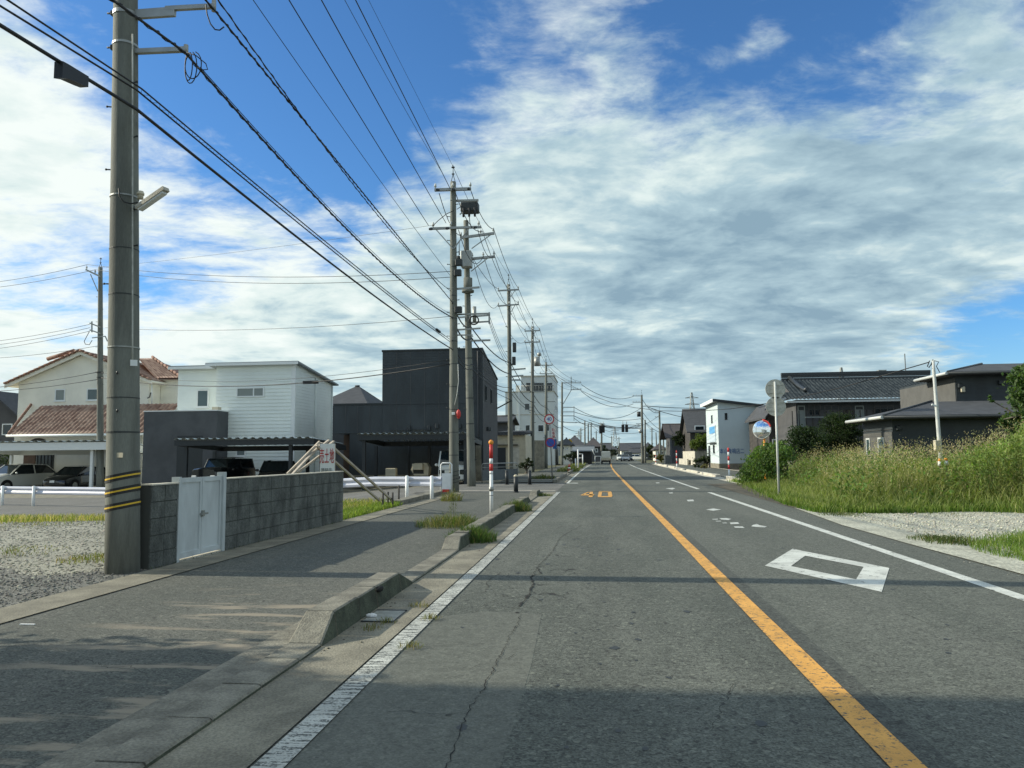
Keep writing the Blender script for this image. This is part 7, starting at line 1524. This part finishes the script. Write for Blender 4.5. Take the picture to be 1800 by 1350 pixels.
# seed heads: dry plumes
x, y = lot(11000, lambda x, y: (edge_d(x, y) > 1.3) & (x < 24) & (wave(x, y)+rng.normal(0, .2, len(x)) > .35)); x, y = x[:4200], y[:4200]; hh_ = hgt(x, y)*rng.uniform(.85, 1.15, len(x))
P = np.repeat(np.stack([x, y, hh_], 1), 9, 0); P += rng.normal(size=P.shape)*[.05, .05, .11]
tag(leafcloud('seed_heads', P, .055, colvar(len(P), (.50, .45, .27), .25), None, .28, up=1.5), kind='stuff')
x, y = lot(2300, lambda x, y: (edge_d(x, y) > 1.0) & (x < 24)); h = hgt(x, y)*1.02
tag(blades('seed_stalks', np.stack([x, y, 0*x], 1), h, .007, colvar(len(x), (.34, .32, .16), .2), lean=.2), kind='stuff')
# leafy goldenrod stands
def goldenrod(name, x, y, h, col, leaf=.10, per=46):
    n = len(x); P = []; f = np.linspace(.15, 1.0, per); 
    base = np.stack([x, y, 0*x], 1); ln = rng.normal(size=(n, 2))*.10
    tag(blades(name+'_stems', base, h, .012, colvar(n, (.10, .12, .04), .2), lean=.05, curl=0), kind='stuff')
    F_ = np.tile(f, (n, 1)); A = F_*per*2.4+rng.uniform(0, 6, (n, 1)); rr = .075*(1-F_*.55)
    X = x[:, None]+np.cos(A)*rr; Yv = y[:, None]+np.sin(A)*rr; Z = h[:, None]*F_
    P = np.stack([X, Yv, Z], -1).reshape(-1, 3)+rng.normal(size=(n*per, 3))*.015
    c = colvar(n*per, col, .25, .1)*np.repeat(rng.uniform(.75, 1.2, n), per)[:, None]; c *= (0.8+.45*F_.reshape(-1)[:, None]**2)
    tag(leafcloud(name, P, leaf, c, None, .26, up=.7), kind='stuff')
x, y = lot(9000, lambda x, y: (edge_d(x, y) > .9) & (x < 25) & (x/y < .66) & (rng.random(len(x)) < np.clip((x/y-.40)/.12, .03, 1)) & (y < 29)); x, y = x[:1500], y[:1500]
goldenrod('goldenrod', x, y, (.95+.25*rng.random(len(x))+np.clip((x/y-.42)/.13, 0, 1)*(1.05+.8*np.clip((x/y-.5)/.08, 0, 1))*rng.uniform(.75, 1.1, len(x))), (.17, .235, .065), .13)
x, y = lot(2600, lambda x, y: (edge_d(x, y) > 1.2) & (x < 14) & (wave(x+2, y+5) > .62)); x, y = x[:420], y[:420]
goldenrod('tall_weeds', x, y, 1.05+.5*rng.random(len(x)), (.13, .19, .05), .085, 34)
# near right verge clump
x = rng.uniform(5.2, 13, 34000); y = rng.uniform(8.5, 15.8, 34000); e = (y < 12.6+.42*(x-5.35)+.15*np.sin(x*3)) & (y > 6) & (x > 5.32+.12*np.sin(y*2.1)+np.clip(10.4-y, 0, 9)*.0) ; x, y = x[e], y[e]
dd_ = np.minimum((x-5.3)/1.0, (12.7+.42*(x-5.35)-y)); tag(blades('near_verge_grass', np.stack([x, y, 0*x+.012], 1), (.08+.26*np.clip(dd_, 0, 1))*rng.uniform(.5, 1.2, len(x)), .009, gcol(len(x), 0, .06)*[.9, 1.1, .8], lean=.5), kind='stuff')
# tufts here and there
def tuft(name, cx, cy, r, n, h, w=.008, col=(.09, .13, .035), dry=.1, z=.01, lean=.6):
    a = rng.uniform(0, 6.28, n); q = r*rng.random(n)**.7; x = cx+np.cos(a)*q; y = cy+np.sin(a)*q
    c = colvar(n, col, .3, .12); m = rng.random(n) < dry; c[m] = colvar(int(m.sum()), (.24, .20, .10), .2)
    return blades(name, np.stack([x, y, 0*x+z], 1), h*(1-.5*q/r)*rng.uniform(.5, 1.15, n), w, c, lean=lean)
p = G(785, 925); o = tag(tuft('grass_tuft', p.x, p.y-.1, .62, 900, .34, .007, dry=.3), 'sprawling grass tuft on the pavement beside the second kerb run', 'grass tuft'); 
p = G(815, 922); tag(tuft('grass_tuft', p.x, p.y, .35, 500, .30, .007), 'smaller grass tuft right against the second kerb run', 'grass tuft')
p = G(838, 955); tag(tuft('grass_tuft', p.x-.12, p.y+.2, .42, 1100, .36, .008, col=(.07, .12, .03)), 'thick green tuft in the gutter at the start of the second kerb run', 'grass tuft')
p = G(915, 900); tag(tuft('grass_tuft', p.x-.12, p.y+.2, .40, 700, .38, .010, col=(.075, .12, .03)), 'green tuft in the gutter at the far end of the second kerb run', 'grass tuft')
p = G(952, 872); tag(tuft('grass_tuft', p.x, p.y, .4, 260, .14, .012), 'low tuft by the last kerb block before the side street', 'grass tuft')
for px, py in ((758, 1090), (722, 1140), (652, 1108), (500+640/3.6, 780+1140/3.6), (737, 1068)):
    p = G(px, py); tag(tuft('gutter_weeds', p.x, p.y, .10, 60, .07, .005, col=(.15, .16, .05), dry=.4), kind='stuff')
p = G(797, 880); tag(tuft('grass_tuft', p.x, p.y-.3, .35, 300, .45, .012, col=(.14, .16, .05), dry=.4), 'yellow tuft at the foot of the tall strain pole', 'grass tuft')
p = G(793, 905); x_ = np.array([p.x]); goldenrod('pavement_weed', np.repeat(x_, 5)+rng.normal(0, .05, 5), p.y+rng.normal(0, .05, 5), np.array([.75, .6, .5, .4, .35]), (.12, .14, .06), .05, 26)
p = G(935, 838); tag(tuft('grass_tuft', at(955, 840, 45).x, 45, .8, 500, .4, .02, dry=.3), 'rough tuft on the far pavement before the road sign', 'grass tuft')
# left grass strips
x = rng.uniform(-24, -6.2, 42000); y = rng.uniform(15.2, 22.9, 42000); k = (y < 22.8) & (rng.random(len(x)) < np.clip((y-16.2+.8*np.sin(x*1.3))/2.6, .008, 1)) & (x > -y*1.02); x, y = x[k], y[k]
z = np.array([zg(a, b) for a, b in zip(x, y)])
c = gcol(len(x), 0, .45)*[1.15, 1.1, 1.1]; tag(blades('lot_grass', np.stack([x, y, z], 1), rng.uniform(.06, .26, len(x)), .016, c, lean=.5), kind='stuff')
x = rng.uniform(-7.6, -5.62, 9000); y = rng.uniform(16.5, 21.8, 9000); tag(blades('bright_grass', np.stack([x, y, 0*x], 1), rng.uniform(.06, .2, 9000), .014, gcol(9000, 0, .05)*[1.1, 1.25, .9], lean=.5), kind='stuff')
for (px, py, r, n, h) in ((20, 972, .8, 260, .08), (165, 985, .5, 260, .13), (60, 925, 1.0, 160, .08)):
    p = G(px, py); tag(tuft('lot_weeds', p.x, p.y, r, n, h, .010, col=(.13, .15, .05), dry=.3), kind='stuff')
for (px, py, r, n, h) in ((1480, 907, .5, 300, .10), (1490, 899, .4, 260, .14), (1635, 950, .35, 260, .12), (1680, 956, .45, 400, .16), (1610, 905, 1.0, 160, .1)):
    p = G(px, py); tag(tuft('gravel_weeds', p.x, p.y, r, n, h, .010, col=(.08, .11, .035), z=.02), kind='stuff')
# moss and weeds along the foot of the wall, verge weeds by the far left kerb
P = []
for s in np.linspace(0, Lw, 420): q = wallpt(s+random.uniform(-.01, .01), .02+random.random()*.04); P.append((q.x, q.y, .016))
P = np.array(P)[rng.random(420) < .5]; tag(blades('wall_foot_weeds', P, rng.uniform(.01, .05, len(P)), .006, colvar(len(P), (.06, .08, .03), .3), lean=.8), kind='stuff')
x = rng.uniform(-6.8, -2.4, 9000); y = rng.uniform(56, 116, 9000); k = (np.abs(x+3.4-.0*y) < .9) & (np.sin(y*.4) > -.2); x, y = x[k], y[k]
tag(blades('far_verge_grass', np.stack([x+.9, y, 0*x+.05], 1), rng.uniform(.1, .4, len(x)), .035, gcol(len(x), 0, .2)*.8, lean=.5), kind='stuff')

# ------------------------------------------------------------------ the far street: more poles, wires and roofs
for px, pt, Y, lab in ((1088, 768, 250, 'hair thin pole above the far silver car'), (1146, 752, 210, 'thin far pole right of the tall crossing pole'), (1172, 756, 150, 'far pole before the brown roofed house'), (1021, 752, 200, 'hair thin far pole left of the three close together'), (1048, 757, 220, 'hair thin far pole left of the signal mast'), (1075, 766, 260, 'hair thin pole just over the truck')):
    far_pole(px, pt, (at(px, 800, Y).x, Y, 0), lab, spike=0, arms=((px-4, pt+3, px+4, pt+3, ()),), r=.2)
for k, (a, b, Ya, Yb, s_) in enumerate((((1035, 743), (1088, 770), 165, 250, 1.2), ((1039, 744), (1128, 760), 180, 124, 1.0), ((1057, 746), (1128, 744), 127, 124, .7), ((1060, 750), (1159, 730), 127, 165, 1.4), ((1128, 722), (1172, 758), 124, 150, .8), ((1128, 730), (1146, 754), 124, 210, .6), ((1009, 735), (1057, 748), 107.8, 127, .6), ((988, 748), (1035, 748), 107.8, 165, 1.0), ((1134, 742), (1172, 762), 128, 150, .5))):
    cable('thin far wire %s' % ('from the three close poles over the truck', 'from the three close poles to the crossing pole', 'between the signal mast and the crossing pole', 'from the signal mast to the ladder arm pole', 'from the crossing pole down to the brown roofed house', 'from the crossing pole to the thin pole on its right', 'from the sixth left pole to the signal mast', 'from the sixth left pole to the three close poles', 'behind the crossing pole, short and low')[k], para(T(a[0], a[1], Ya), T(b[0], b[1], Yb), sag=s_, n=12), .035)
for px0, px1, pe, pr, Y, wm, rm, lab in ((1132, 1150, 788, 779, 200, 'siding_slate', 'roof_slate', 'far dark roofed house right of the crossing pole'), (1152, 1170, 790, 781, 175, 'stucco_cream', 'roof_brown', 'far pale house before the ladder arm pole'), (1070, 1086, 791, 785, 260, 'stucco_cream', 'roof_slate', 'far pale house behind the truck'), (1040, 1062, 789, 781, 190, 'siding_slate', 'roof_slate', 'far low house left of the signal mast'), (985, 1003, 782, 772, 112, 'stucco_cream', 'roof_slate', 'low cream house right behind the sixth left pole')):
    house(lab, px0, px1, pe, pr, Y, 8, wm, rm, hip=2, wins=((px0+4, px0+8, pe+3, pe+9), (px1-8, px1-4, pe+3, pe+9)))
